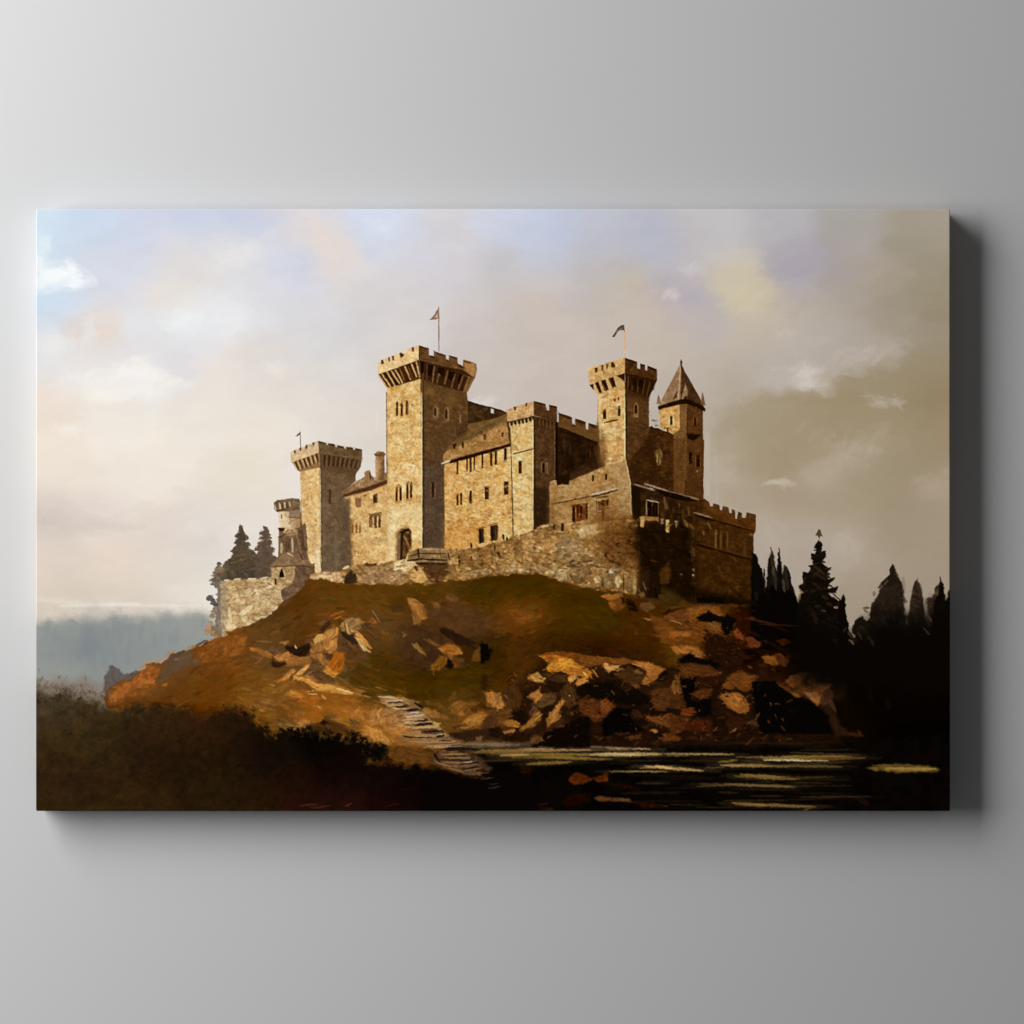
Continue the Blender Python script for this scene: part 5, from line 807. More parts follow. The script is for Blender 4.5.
# right-hand upper bank under the bastion
for P, c in ((HO(512,105, 545,88, 600,90, 660,80, 660,120, 625,140, 590,150, 560,130), (166,126,74)), (HO(560,140, 640,110, 680,150, 660,185, 615,205, 580,180), (132,92,44)), (HO(755,90, 790,78, 800,100, 770,120), (150,122,84)), (HO(765,150, 830,140, 870,170, 810,210, 770,190), (114,88,58)), (HO(880,100, 960,80, 1020,140, 1000,170, 900,165), (70,56,30)), (HO(775,245, 840,243, 888,258, 840,262), (180,138,92)),
             (HO(920,240, 1010,195, 1024,215, 950,250), (120,82,48)), (HO(940,320, 1024,330, 1024,360, 950,350), (160,96,40)), (HO(975,425, 1024,425, 1024,480, 980,460), (170,118,62)),
             (HP(190,180, 280,168, 360,172, 405,215, 380,230, 320,200, 240,240, 280,270, 210,280, 160,240), (146,98,46)), (HP(10,330, 120,290, 260,300, 280,380, 200,420, 60,400, 0,400), (128,86,32)), (HP(50,330, 140,320, 200,340, 140,360, 60,350), (168,104,44)), (HP(290,280, 340,265, 385,290, 385,345, 330,330), (146,100,56)), (HP(75,430, 180,418, 260,430, 280,470, 240,500, 170,470, 90,460), (176,126,66)), (HP(20,230, 110,200, 130,210, 60,250, 140,280, 40,260), (128,88,52)),
             (HP(460,325, 490,318, 545,370, 520,385, 470,355), (128,70,34)), (HP(550,375, 580,362, 645,400, 620,435, 575,430), (128,66,32)), (HP(660,495, 740,485, 760,540, 720,550), (134,84,34)), (HP(730,475, 770,468, 830,515, 810,545, 770,545, 750,500), (108,64,30)), (HP(740,385, 800,375, 840,400, 780,420), (62,32,15))):
    rock(P, c, n=3)
for P, c in ((HP(230,235, 270,225, 320,205, 370,235, 310,255, 270,270), (14,10,12)), (HP(400,240, 440,210, 490,260, 470,330, 420,350, 385,320), (10,8,8)), (HP(110,530, 180,465, 230,490, 330,520, 380,545, 250,535, 160,540), (16,10,7)), (HP(280,310, 380,360, 450,390, 540,440, 640,480, 640,560, 420,570, 300,500, 270,400), (44,20,9)), (HP(460,440, 600,440, 650,500, 500,560), (16,8,5)), (HO(680,120, 740,150, 760,205, 690,200), (24,14,8)), (HO(640,110, 655,105, 680,150, 660,150), (24,15,9)), (HP(230,110, 400,120, 400,150, 240,150), (12,8,6)), (HP(20,200, 160,170, 100,200, 20,225), (40,22,11))):
    poly(P, c, f=1., w=1.2, a=.9)
for i in range(70): x = rnd.uniform(700,730); y = rnd.uniform(628,660); stroke(x, y, x + rnd.uniform(-2,2), y + rnd.uniform(-2,2), rnd.uniform(1,2.2), rnd.choice([(84,40,16),(120,68,30),(30,14,7),(56,26,11)]), a=.6, br=0)
strokes([(735,612,790,632,3,(48,22,10)),(745,618,775,624,2,(84,48,24)),(742,600,760,606,2,(34,18,9)),(765,640,800,660,4,(40,18,8)),(760,624,800,626,1.6,(66,46,28)),(745,630,760,636,3,(52,20,12))], a=.7)
# the right-hand rock band
poly(HO(0,660, 120,560, 240,470, 420,480, 660,500, 920,560, 1024,560, 1024,1030, 0,1030), (58,37,18), (40,25,12), f=4, w=3, ts=9, a=.85)
poly([(655,672),(720,668),(790,690),(800,745),(660,748)], (42,22,10), (30,15,7), f=4, w=3, ts=8, a=.85)
for P, c in ((HO(120,480, 200,455, 330,460, 450,485, 620,500, 720,520, 560,545, 420,550, 330,510, 200,500), (126,82,34)),(HO(160,575, 190,530, 250,505, 320,510, 370,540, 440,570, 500,615, 490,635, 420,640, 405,685, 370,660, 350,640, 300,650, 320,600, 250,590, 180,590), (184,138,60)), (HO(50,630, 110,592, 150,610, 150,650, 90,650), (186,146,84)), (HO(530,540, 560,535, 580,545, 645,550, 600,580, 565,595, 545,575), (192,156,104)), (HO(640,510, 740,520, 850,545, 920,565, 880,615, 830,670, 770,665, 800,600, 740,545), (168,116,54)), (HO(730,575, 770,565, 795,590, 770,610, 735,600), (128,92,56)), (HO(615,575, 655,565, 660,575, 625,585), (188,152,102)),
             (HO(45,745, 105,710, 150,730, 120,780, 95,790), (178,132,76)), (HO(0,955, 60,880, 130,835, 155,870, 100,940, 20,965), (150,106,50)), (HO(170,900, 200,840, 285,765, 285,790, 250,840, 265,880, 180,940), (158,112,58)), (HO(60,840, 140,770, 220,740, 200,800, 130,840, 80,880), (92,66,36)), (HO(450,830, 540,760, 620,800, 560,850, 480,920, 430,880), (98,56,24)), (HO(600,600, 700,590, 760,640, 860,690, 780,700, 660,650), (92,60,26)), (HO(250,690, 330,650, 380,680, 330,820, 290,800), (84,54,25)), (HO(200,560, 270,600, 300,650, 220,640, 150,600), (88,58,28)), (HO(840,690, 960,650, 1000,740, 940,830, 860,800), (96,56,24)), (HO(970,700, 1000,600, 1024,610, 1024,730), (134,94,46)), (HO(810,880, 940,850, 1020,880, 940,930, 860,910), (124,76,32)), (HO(830,960, 880,950, 880,980), (178,124,64)), (HO(900,1000, 960,970, 1020,1000, 1000,1024, 900,1024), (118,66,26)), (HO(700,1000, 770,985, 770,1010, 720,1024, 660,1010), (112,72,36)), (HO(70,1000, 130,990, 160,1024, 70,1024), (92,62,30)), (HO(600,970, 690,965, 700,985), (104,56,30)),
             (HP(110,600, 150,545, 260,540, 380,580, 360,620, 240,620, 130,620), (112,66,25)), (HP(60,680, 110,600, 130,640, 150,720, 120,740), (150,104,54)), (HP(210,730, 270,700, 340,700, 290,755), (118,66,28)), (HP(400,690, 430,620, 480,580, 550,580, 640,620, 580,660, 560,740, 520,700), (132,82,30)), (HP(380,740, 430,715, 480,700, 560,750, 580,830, 530,865, 450,830, 410,780), (172,118,58)), (HP(740,655, 800,660, 830,620, 900,592, 960,600, 1024,650, 1024,790, 1000,805, 950,760, 880,740), (158,98,44)), (HP(820,710, 870,705, 910,740, 870,750), (186,130,52)), (HU(0,90, 60,80, 120,120, 200,160, 150,200, 160,260, 110,285, 60,240, 0,230), (156,98,44)),
             (HP(0,750, 140,750, 150,800, 40,830, 0,840), (100,60,24)), (HP(100,850, 160,800, 230,840, 180,880, 110,890), (116,62,24)), (HP(170,930, 230,895, 310,890, 335,930, 300,980, 200,960), (98,44,16)), (HP(0,870, 100,860, 180,880, 130,970, 20,980), (112,64,26)), (HP(420,870, 520,850, 570,900, 560,960, 460,970, 410,960), (66,33,13)), (HP(360,800, 400,790, 440,850, 400,860), (80,44,18)), (HP(560,900, 600,880, 660,930, 640,945), (80,54,30)), (HP(0,1000, 60,960, 130,1010, 110,1024, 0,1024), (122,66,26)), (HP(640,830, 700,840, 730,900, 680,910), (44,26,14)),
             (HR(535,390, 580,350, 670,320, 690,350, 650,420, 600,430, 550,410), (160,118,54)), (HR(670,220, 720,195, 790,260, 800,310, 760,320, 700,260), (178,132,70)), (HR(780,390, 850,370, 900,410, 880,440, 810,420), (160,114,56)), (HR(900,445, 960,380, 1024,330, 1024,370, 960,450), (156,110,54)), (HR(480,350, 530,310, 540,350, 510,360), (166,126,70)), (HR(790,460, 840,440, 870,460, 820,480), (162,118,62)), (HR(620,490, 660,490, 660,520, 620,510), (136,96,48)), (HR(960,490, 1024,480, 1024,540, 970,540), (110,76,38)), (HR(940,240, 1000,210, 1024,240, 1024,270, 990,270), (176,130,72)), (HR(945,120, 990,90, 1024,90, 1024,130, 970,140), (190,150,88)),
             (HR(740,330, 800,320, 830,380, 760,430, 700,410), (106,70,34)), (HR(470,270, 540,260, 590,300, 500,320), (140,104,50)), (HR(280,330, 340,320, 380,340, 350,370), (178,136,82)), (HR(800,180, 850,160, 880,200, 850,230), (76,52,28)), (HR(850,260, 930,230, 900,330, 830,320), (88,58,28))):
    rock(P, c, n=4)
for P, c in ((HO(410,690, 450,650, 520,650, 600,720, 620,780, 560,760, 480,760), (22,13,8)), (HO(560,860, 620,810, 720,830, 700,940, 560,1000, 520,940), (12,7,5)), (HO(340,870, 430,880, 470,930, 540,960, 500,1024, 280,1024, 300,900), (14,8,5)), (HO(760,740, 820,720, 850,790, 780,800), (18,11,7)), (HO(890,590, 940,575, 930,640, 890,640), (22,14,8)), (HO(0,800, 60,770, 60,860, 0,900), (26,16,9)), (HO(150,900, 170,850, 150,840, 180,820), (30,19,11)), (HO(640,760, 760,790, 700,810, 620,790), (40,22,10)), (HO(780,840, 930,850, 860,865), (16,9,5)), (HO(930,820, 980,820, 970,850, 930,845), (16,9,6)),
             (HP(125,640, 200,610, 240,650, 210,700, 200,750, 300,760, 360,700, 390,760, 330,820, 300,890, 200,880, 230,840, 150,760), (12,8,7)), (HP(580,690, 640,640, 700,640, 760,690, 880,760, 960,770, 1000,810, 1024,820, 1024,960, 760,960, 640,920, 590,860, 560,770), (7,5,4)), (HP(320,900, 380,870, 430,900, 400,960, 330,975), (14,9,8)), (HP(240,630, 380,610, 390,690, 300,690, 230,720), (44,20,9)), (HP(0,560, 60,560, 40,640, 0,600), (24,15,9)), (HP(30,820, 80,815, 90,850, 40,850), (22,10,6)), (HP(390,700, 450,695, 430,720, 390,720), (26,13,9)),
             (HR(850,350, 920,300, 950,340, 940,420, 900,410), (24,14,8)), (HR(690,440, 780,430, 820,470, 960,480, 900,520, 760,520, 690,500), (36,22,12)), (HR(480,470, 600,460, 620,490, 560,510), (58,38,19)), (HR(625,255, 670,290, 740,320, 650,310, 620,280), (52,32,17)), (HR(580,290, 620,310, 600,330), (50,38,24)), (HR(690,400, 770,330, 720,400), (70,38,20)), (HS(720,440, 840,460, 860,520, 720,520), (40,20,9))):
    poly(P, c, f=.9, w=1., a=.92, id='rock')
restroke((470,665,800,748), 1500, 8, 2.2, lambda x, y: rnd.choice((-.6, .4, -.2)), .2, a=.5, spread=.5, keep=(ID['rock'], ID['hill']), k=3)
for i in range(150):
    x = rnd.uniform(510,790); y = rnd.uniform(668,745); aa = rnd.choice((-.7,.3,-.3)) + rnd.uniform(-.3,.3); l = rnd.uniform(1.5,5)
    stroke(x - l * math.cos(aa), y - l * math.sin(aa), x + l * math.cos(aa), y + l * math.sin(aa), rnd.uniform(1,2.4), rnd.choice([(16,9,6),(128,78,34),(24,13,7),(90,52,22),(60,34,15)]), a=.5, br=.3)
strokes([(552,667,568,664,2,(206,160,80)),(560,668,592,674,2.4,(196,150,70)),(575,672,586,684,2.2,(206,162,96)),(583,672,585,675,1.6,(240,208,140)),(569,695,570.5,695.6,1.6,(214,170,112)),(573,672,580,684,2.4,(178,128,60)),(700,676,716,684,2,(120,74,32)),(722,695,732,700,2.4,(190,134,70)),(726,702,738,708,2,(184,128,64)),(805,672,830,680,3,(172,108,50)),(800,690,818,703,2,(150,110,76)),(732,732,736,728.6,1.4,(150,120,84)),(716,730,724,733,1.6,(96,66,36)),(655,690,662,680,2,(120,80,38)),(662,716,676,712,2,(150,98,50)),(668,724,664,730,1.4,(160,112,60))], a=.85, br=.2)
poly(HU(150,170, 210,190, 220,300, 200,420, 260,470, 400,460, 380,490, 220,500, 140,300), (50,34,20), f=2.4, w=2, a=.85); poly(HU(180,110, 260,100, 300,160, 280,250, 220,260), (40,29,16), f=3, w=2, a=.8); strokes([(824,690,836,712,4,(84,60,40)),(832,715,838,735,3,(70,46,28)),(840,732,864,736,3,(64,38,18)),(858,730,861,736,2,(90,54,30)),(868,688,872,700,5,(28,14,9)),(886,698,890,710,4,(26,15,9))], a=.7)
def facets(poly_, n, pal, size, seed):
    r = random.Random(seed)
    xs = [p[0] for p in poly_]; ys = [p[1] for p in poly_]
    sl, al = mask(poly_, 2, 2)
    for _ in range(n):
        x = r.uniform(min(xs), max(xs)); y = r.uniform(min(ys), max(ys))
        i = int((x - X0) * S) - sl[1].start; j = int((y - Y0) * S) - sl[0].start
        if not (0 <= j < al.shape[0] and 0 <= i < al.shape[1]) or al[j, i] < .5: continue
        q = img[min(TH - 1, int((y - Y0) * S)), min(TW - 1, int((x - X0) * S))] * 255
        c = r.choice(pal); m = r.uniform(.35, .65); c = [c[v] * m + q[v] * (1 - m) for v in range(3)]
        a0 = r.choice((-.75, -.5, .35, .2)) + r.uniform(-.25, .25); R = size * r.uniform(.5, 1.4)
        P = []
        for k_ in range(5):
            an = a0 + k_ * 1.2566 + r.uniform(-.3, .3); rr = R * r.uniform(.7, 1.2)
            u, v = math.cos(an) * rr * 1.25, math.sin(an) * rr * .6
            P.append((x + u * math.cos(a0) - v * math.sin(a0), y + u * math.sin(a0) + v * math.cos(a0)))
        poly(P, c, f=r.uniform(.5, 1.2), w=.6, ws=3, a=r.uniform(.4, .8), br=.1)
facets([(470,700),(520,672),(560,662),(640,664),(700,668),(790,690),(800,744),(660,748),(560,742),(500,738)], 230, [(22,12,6),(110,70,32),(66,40,18),(150,104,54),(40,22,10),(84,50,22),(130,86,42)], 5, 4)
facets([(690,604),(740,606),(800,650),(810,690),(740,672),(690,668),(660,650)], 90, [(40,19,8),(96,56,24),(24,12,6),(120,74,34)], 4, 5)
facets([(268,650),(312,624),(350,606),(378,636),(350,682),(320,690),(280,672)], 70, [(70,48,30),(190,152,102),(130,100,66),(104,76,48),(160,122,78),(96,70,46)], 4, 6)
facets([(400,610),(440,600),(500,620),(500,660),(440,672),(400,660)], 90, [(56,38,20),(110,82,50),(84,60,36),(44,30,16),(128,94,56)], 4.5, 8)
facets([(430,700),(480,690),(510,700),(500,738),(450,740)], 50, [(130,92,44),(84,56,26),(160,116,60),(60,38,18)], 4, 9)
# ---- ochre grass with the path -------------------------------------------------------------------------
for P, c in ((HQ(270,215, 310,200, 400,235, 390,245, 300,230), (196,138,58)), (HQ(460,290, 520,300, 525,318, 490,305), (206,164,92)), (HQ(340,320, 380,305, 420,340, 380,375, 350,350), (172,120,54)), (HQ(330,430, 380,385, 430,375, 468,400, 440,455, 400,440, 350,450), (190,146,82)), (HQ(560,345, 600,350, 665,385, 640,400, 580,385), (172,136,76)), (HQ(650,310, 760,310, 920,335, 930,400, 850,420, 740,380), (180,134,66)), (HQ(770,480, 830,435, 880,430, 955,545, 900,530, 830,485), (198,146,70)), (HQ(165,410, 230,405, 240,440, 180,450), (164,120,50)), (HQ(760,565, 860,555, 890,540, 950,600, 880,590, 780,575), (150,108,50)), (HQ(90,250, 190,280, 220,310, 150,300), (180,118,46)), (HQ(520,225, 550,235, 550,250), (208,168,104)),
             (HQ(230,410, 340,360, 350,440, 270,440), (164,118,52)), (HR(0,450, 50,490, 60,540, 0,545), (196,144,70)), (HR(0,300, 60,320, 60,400, 130,420, 120,460, 0,430), (172,126,64)), (HQ(920,410, 1024,420, 1024,470, 960,450), (176,130,66)), (HR(70,480, 170,500, 280,540, 240,550, 120,520), (166,118,56)), (HR(280,260, 400,270, 380,300, 300,290), (136,98,46))):
    poly(P, c, [v * .86 for v in c], f=.9, w=.9, ts=4, a=.92, br=.1)
for i in range(120):
    x = rnd.uniform(240,410); y = rnd.uniform(684,735); l = rnd.uniform(3,9)
    stroke(x - l, y - l * .25, x + l, y + l * .3, rnd.uniform(1,2.2), rnd.choice([(190,136,58),(150,100,34),(172,124,60),(206,158,84),(132,88,30)]), a=.45)
poly(HQ(510,400, 560,345, 580,380, 640,395, 760,470, 740,490, 600,475, 450,450, 470,410), (82,58,28), (104,74,36), f=.8, w=.8, ts=4); poly(HQ(505,400, 540,385, 560,400, 540,420), (30,20,12), w=.5); stroke(350,720,360,724,4,(104,90,44)); poly(HQ(640,390, 770,400, 790,440, 720,440), (120,94,46), f=1.5, w=1, a=.8); stroke(320,738,333,744,2,(120,78,30)); stroke(370,742,382,748,2.4,(104,68,28))
# ---- the stone steps ------------------------------------------------------------------------------------
T='steps'
poly(HR(0,225, 100,230, 150,240, 230,260, 270,290, 290,340, 340,390, 390,440, 440,480, 520,530, 520,560, 430,570, 310,550, 240,500, 140,480, 180,430, 60,400, 20,340, 50,290, 0,260), (160,122,78), (140,104,62), f=1, w=.8, ts=4, id=T)
ST = [(380,697.5,392,697,1.6),(384,700,401,700.6,1.7),(390,704,408,704,1.8),(393,708,414,709.4,2),(398,713,419,713,2.1),(402,717,426,717,2.1),(404,722.5,430,721.6,2.2),(402,727,436,727.4,2.3),(404,732,442,731.4,2.3),(406,737,448,736,2.3),(412,742,455,741.4,2.3),(424,747,462,746,2.3)]
for i, (a0, b0, a1, b1, w) in enumerate(ST):
    c = rnd.choice([(212,178,132),(198,162,114),(186,148,104),(206,172,128)])
    stroke(a0, b0 + .2, a1, b1, w, c, c2=(190,164,138) if i > 2 else None, bend=rnd.uniform(-.6,.6), tip=.6, br=.2, rough=.5, id=T)
    if 1 <= i: stroke(a0 + (a1 - a0) * rnd.uniform(.3,.5), b0 + 2.3, a1 + 1.5, b1 + 2.2, rnd.uniform(1.3,2.1), (30,19,13), br=.1, rough=.4, bend=-.3, id=T)
strokes([(380,696,392,698.6,1.2,(226,198,156)),(392,698,402,702,2,(176,138,92)),(403,704,409,706,2.4,(36,24,17)),(396,706.4,408,707.6,1.8,(40,26,18)),(406,710,421,711,2.6,(24,16,14)),(412,712,418,713.4,1.6,(196,180,166)),(415,724.5,432,723.2,3,(20,13,11)),(416,731,443,731,1.6,(38,24,16)),(436,734,444,732,2.6,(30,20,16)),(437,736,443,735.4,1.6,(196,176,150)),(404,736,416,737.6,1.8,(76,50,26)),(420,704,424,712,4,(70,50,28)),(428,721,440,725,2.4,(170,132,72)),(434,727,440,724,1.6,(196,164,100)),(424,712,438,716,4,(160,120,62)),(438,719,450,732,6,(100,72,34)),(446,736,456,740,3,(120,92,62)),(440,745,452,743.6,1.8,(60,38,22)),(448,742,460,744,2,(180,148,112)),(405,742,428,745,2,(140,100,52)),(392,722,408,728,4,(178,134,72)),(386,715,400,720,4,(188,144,84)),(390,730,404,736,3,(160,118,60))], br=.15, rough=.4, id=T)
poly(HR(70,560, 340,560, 350,640, 230,660, 100,630), (124,84,36), (104,68,26), f=2, w=1.4, ts=5, a=.85)
# lower flight
poly(HR(350,600, 400,575, 540,580, 640,620, 700,650, 700,700, 650,740, 540,725, 420,690, 340,655, 360,625), (124,90,62), (104,72,48), f=1, w=.8, ts=4, id=T)
poly(HR(340,610, 370,580, 380,640, 350,640), (70,44,26), w=.5)
for a0, b0, a1, b1, w, c in ((446,755,466,754.6,1.6,(176,140,108)),(446,759,470,758.4,1.7,(150,112,80)),(448,763,476,762,1.8,(166,128,96)),(452,766.6,482,764.4,1.6,(150,116,92)),(454,770,482,767.4,1.7,(156,120,90)),(462,772.4,486,770.6,1.6,(140,106,78)),(470,774.6,488,773,1.5,(110,82,60)),(482,779.6,494,777,1.3,(96,72,56)),(488,785,500,782,1.2,(78,54,44)),(440,765,462,771.6,2,(156,116,70)),(432,763,446,766,2,(140,100,56))):
    stroke(a0, b0, a1, b1, w, c, br=.15, rough=.4, bend=.4, id=T)
for a0, b0, a1, b1, w in ((446,757.2,472,756.4,1.5),(444,761,470,760.6,1.6),(456,764.8,478,763.4,1.4),(458,768.6,482,766.4,1.5),(462,771,484,769.4,1.3),(474,776.4,490,774.4,1.4),(446,750,464,748.6,2)):
    stroke(a0, b0, a1, b1, w, (34,20,14), br=.1, rough=.4, bend=.4, id=T)
# ---- water and the black foreground ------------------------------------------------------------------------
poly([(448,748),(470,742),(520,742),(560,744),(600,747),(660,746),(720,742),(780,742),(840,742),(880,739),(951,734),(951,812),(560,812),(500,800),(478,770),(470,756)], (5,3,2), (9,5,3), f=1.6, w=1.2, ts=10, br=0, id='water')
poly([(470,741),(530,742),(560,744),(640,748),(620,752),(540,750),(500,750),(470,748),(460,746)], (104,80,54), (84,64,42), f=1, w=.7, ts=5, id='water')
WAT = [(462,744,520,744.6,4,(128,102,74)),(480,750.5,560,751,3,(150,112,54)),(520,749,554,748.6,2,(160,132,96)),(470,752,530,753,3.6,(120,90,44)),(500,756,575,757,5,(104,80,34)),(526,764,572,762,3.6,(128,100,42)),(500,755,530,754.6,2.6,(176,138,78)),(530,754,600,754.6,3,(134,104,44)),(590,754.6,662,754,4.4,(176,146,88)),(600,754,640,754.6,2,(206,176,116)),(520,750,590,750,2.2,(146,110,70)),(588,746.6,650,749.4,2.2,(160,122,82)),(558,749.4,592,749.8,2.4,(150,114,78)),(610,748.6,650,748.8,1.6,(176,146,90)),(565,759,612,759,2.6,(112,88,40)),(540,757,590,758,3,(130,100,46)),(480,761,530,759,2,(60,40,22)),(664,753.6,734,754.4,2,(170,138,84)),(668,755.4,690,755.4,1.4,(120,96,50)),(650,743,672,743,1.4,(104,78,56)),(645,766,704,771,3,(190,150,90)),(640,768,672,766.6,2,(176,134,78)),(610,771.4,668,771.6,1.5,(166,134,70)),(655,766.4,672,768.6,2.6,(206,166,104)),(736,757,790,757.4,2,(110,84,42)),(760,758,826,758.6,2.2,(150,118,60)),(763,760,828,760.4,2,(232,208,156)),(780,756.5,852,756.5,3,(134,102,48)),(800,759,866,758,3.4,(96,68,28)),(718,762,738,760,3,(120,96,44)),(720,765.4,772,766,3,(160,126,76)),(740,764,790,767,2.4,(120,94,50)),(780,765.6,842,766.6,3,(96,76,40)),(790,764,850,762,2,(60,44,20)),(740,774.6,796,778.6,3.6,(136,106,54)),(734,776,756,777,2,(120,90,42)),(756,778,800,779,2.6,(112,84,40)),(780,778,834,777,2.2,(64,46,18)),(700,784,790,786.4,2.6,(70,52,26)),(724,784,796,787,2.8,(112,88,52)),(696,786.6,726,785,1.4,(96,72,40)),(730,789,800,790,2,(34,24,12)),(732,803,768,806,4,(124,92,46)),(748,804,812,806.4,2.6,(132,104,58)),(770,806,816,806.6,2.4,(104,78,38)),(800,797,870,796.6,1.6,(60,42,18)),(790,800,850,797,2,(34,24,10)),(720,744,800,741,2,(46,32,18)),(700,741,812,744,2.6,(54,36,20)),(720,737.4,780,738,2.4,(72,48,28)),(666,736,730,737,2,(70,40,20)),(680,741,720,744,2,(40,24,12)),(790,752.5,860,755,1.6,(70,50,26)),(740,760,770,763.4,2.4,(60,42,20)),(790,744,840,741,2,(40,28,14)),(680,761,730,760,2,(40,28,12)),(704,768,724,767.4,1.4,(96,72,46)),(690,757,740,759,2,(36,24,12)),(810,780,850,779.6,2,(30,20,10)),(660,779,720,778,2,(22,14,8)),(800,812,815,806,2,(90,66,34))]
for s in WAT: stroke(s[0] - 14, s[1], s[2] + 16, s[3], s[4] * 1.7, [v * .42 for v in s[5]], a=.55, br=.5, tip=.1, rough=.8, f=1.4, id='water')
for i in range(90):
    x = rnd.uniform(480,850); y = rnd.uniform(746,808) if x > 640 else rnd.uniform(744,764); l = rnd.uniform(8,34)
    stroke(x - l, y, x + l, y + rnd.uniform(-.8,.8), rnd.uniform(.8,2), rnd.choice([(44,32,16),(60,46,22),(30,20,10),(84,64,32),(10,6,4),(6,4,2)]), a=.55, br=.5, tip=.1, f=.9, id='water')
for s in WAT: stroke(*s[:4], s[4] * .92, s[5], a=.92, br=.4, tip=.12, rough=.5, f=.75, id='water')
poly(HU(430,688, 520,668, 640,664, 760,672, 860,686, 892,700, 880,716, 700,720, 560,718, 470,706), (124,94,40), (92,68,26), f=1.3, w=.9, ts=5, a=.85, br=.12, id='water'); stroke(884,769.5,932,770,3,(140,108,48),a=.7,br=.5,rough=.5); strokes([(872,765,900,766,2,(90,68,28)),(886,768,936,769,2.4,(156,124,62)),(858,798,868,804,6,(30,12,7))], a=.8, br=.3)
# red stones in the shallows
for P, c in ((HS(310,765, 340,730, 380,722, 440,745, 460,765, 400,795, 340,795), (106,56,24)), (HS(460,755, 520,740, 565,715, 560,780, 500,785), (104,56,24)), (HS(470,880, 500,868, 600,880, 700,890, 720,910, 600,905, 500,900), (110,76,48)), (HS(270,900, 330,860, 460,850, 440,900, 300,940), (36,15,9)), (HS(700,900, 820,910, 940,940, 800,945), (50,24,13)), (HS(560,790, 700,795, 760,830, 600,810), (42,19,10)), (HS(0,680, 90,680, 60,730, 0,720), (40,20,12))):
    poly(P, c, [v * .7 for v in c], f=.9, w=.8, ts=3, id='shore_stone')
# black scrub in front
FORE = [(225,716,40,25,9),(245,716,36,18,6),(262,735,24,12,5),(40,700,70,58,42),(60,712,58,46,28),(40,740,54,40,19),(75,740,54,40,17),(110,735,50,37,16),(100,712,56,42,22),(150,722,46,31,14),(130,745,40,25,12),(60,765,46,29,13),(50,790,44,28,14),(40,806,44,32,10),(100,800,46,32,10),(90,785,42,26,13),(170,716,48,31,13),(200,730,40,24,9),(160,755,37,22,9),(190,765,34,21,8),(140,800,44,28,10),(230,730,34,21,8),(240,760,28,16,6),(220,790,36,24,8),(270,745,14,9,4),(280,770,24,13,5),(260,800,34,20,6),(300,790,26,11,5),(330,780,16,5,3),(320,745,6,4,2),(350,765,14,6,3),(340,800,36,14,8),(300,806,40,16,8),(370,760,10,6,3),(400,790,10,4,3),(370,775,20,8,5),(390,806,24,7,4),(450,790,5,3,2),(500,800,8,4,2),(560,790,8,4,2),(540,806,20,8,5),(600,800,8,4,2),(480,770,14,8,4)]
fore = field(FORE, 20)
fore *= 1 + .16 * N(7, 2)[..., None] + .10 * N(2, 3)[..., None]
ftop = [(30,682),(42,690),(50,694),(58,690),(66,688),(74,694),(84,698),(92,700),(102,706),(118,707),(130,704),(142,705),(155,704),(168,706),(178,708),(188,706),(198,716),(206,714),(214,709),(226,708),(238,707),(248,712),(256,724),(264,728),(272,733),(284,729),(296,731),(308,730),(316,732),(330,733),(338,737),(352,737),(362,740),(372,742),(380,744),(386,748),(392,756),(384,752),(378,754),(372,750),(364,752),(366,758),(384,762),(400,763),(420,763),(436,765),(452,770),(470,775),(482,780),(500,796),(540,806),(560,815),(30,815)]
sl, al = mask(ftop, 8, 4, 7, 2)
lay(sl, al * np.clip((240 - GX[sl[1]]) / 60, 0, 1)[None, :], fore[sl], 'scrub_dark')
sl, al = mask([(x, y + (5 if x < 130 else 2)) for x, y in ftop], 3.6, 4.5, 5, 2)
lay(sl, al * np.clip((GX[sl[1]] - 60) / 70, .0, 1)[None, :] ** .5, fore[sl], 'scrub_dark')
sl, al = mask([(x, y + 9) for x, y in ftop], 5, 4, 6, 2); lay(sl, al, fore[sl], 'scrub_dark')
for i in range(260):
    t = rnd.random(); k = int(t * 40)
    x, y = ftop[k]; x += rnd.uniform(-6, 6); y += rnd.uniform(-3, 5)
    if x > 480 or (x < 230 and rnd.random() < .7): continue
    if x < 150: y += 8
    d = (60,44,28) if x < 150 else ((48,31,14) if x < 240 else ((26,15,6) if x < 275 else (10,6,3)))
    for q in range(3): stroke(x + rnd.uniform(-3,3), y + rnd.uniform(-3,3), x + rnd.uniform(-3,3), y + rnd.uniform(-3,3), rnd.uniform(1.4,3), [v * rnd.uniform(.7,1.2) for v in d], a=.75, br=.1, rough=.8, id='scrub_dark')
restroke((100,690,480,780), 900, 7, 2.4, lambda x, y: rnd.uniform(-1.5,1.5), .25, a=.5, spread=.4, br=.2, keep=(ID['scrub_dark'], ID['hill'], ID['rock']), k=5)
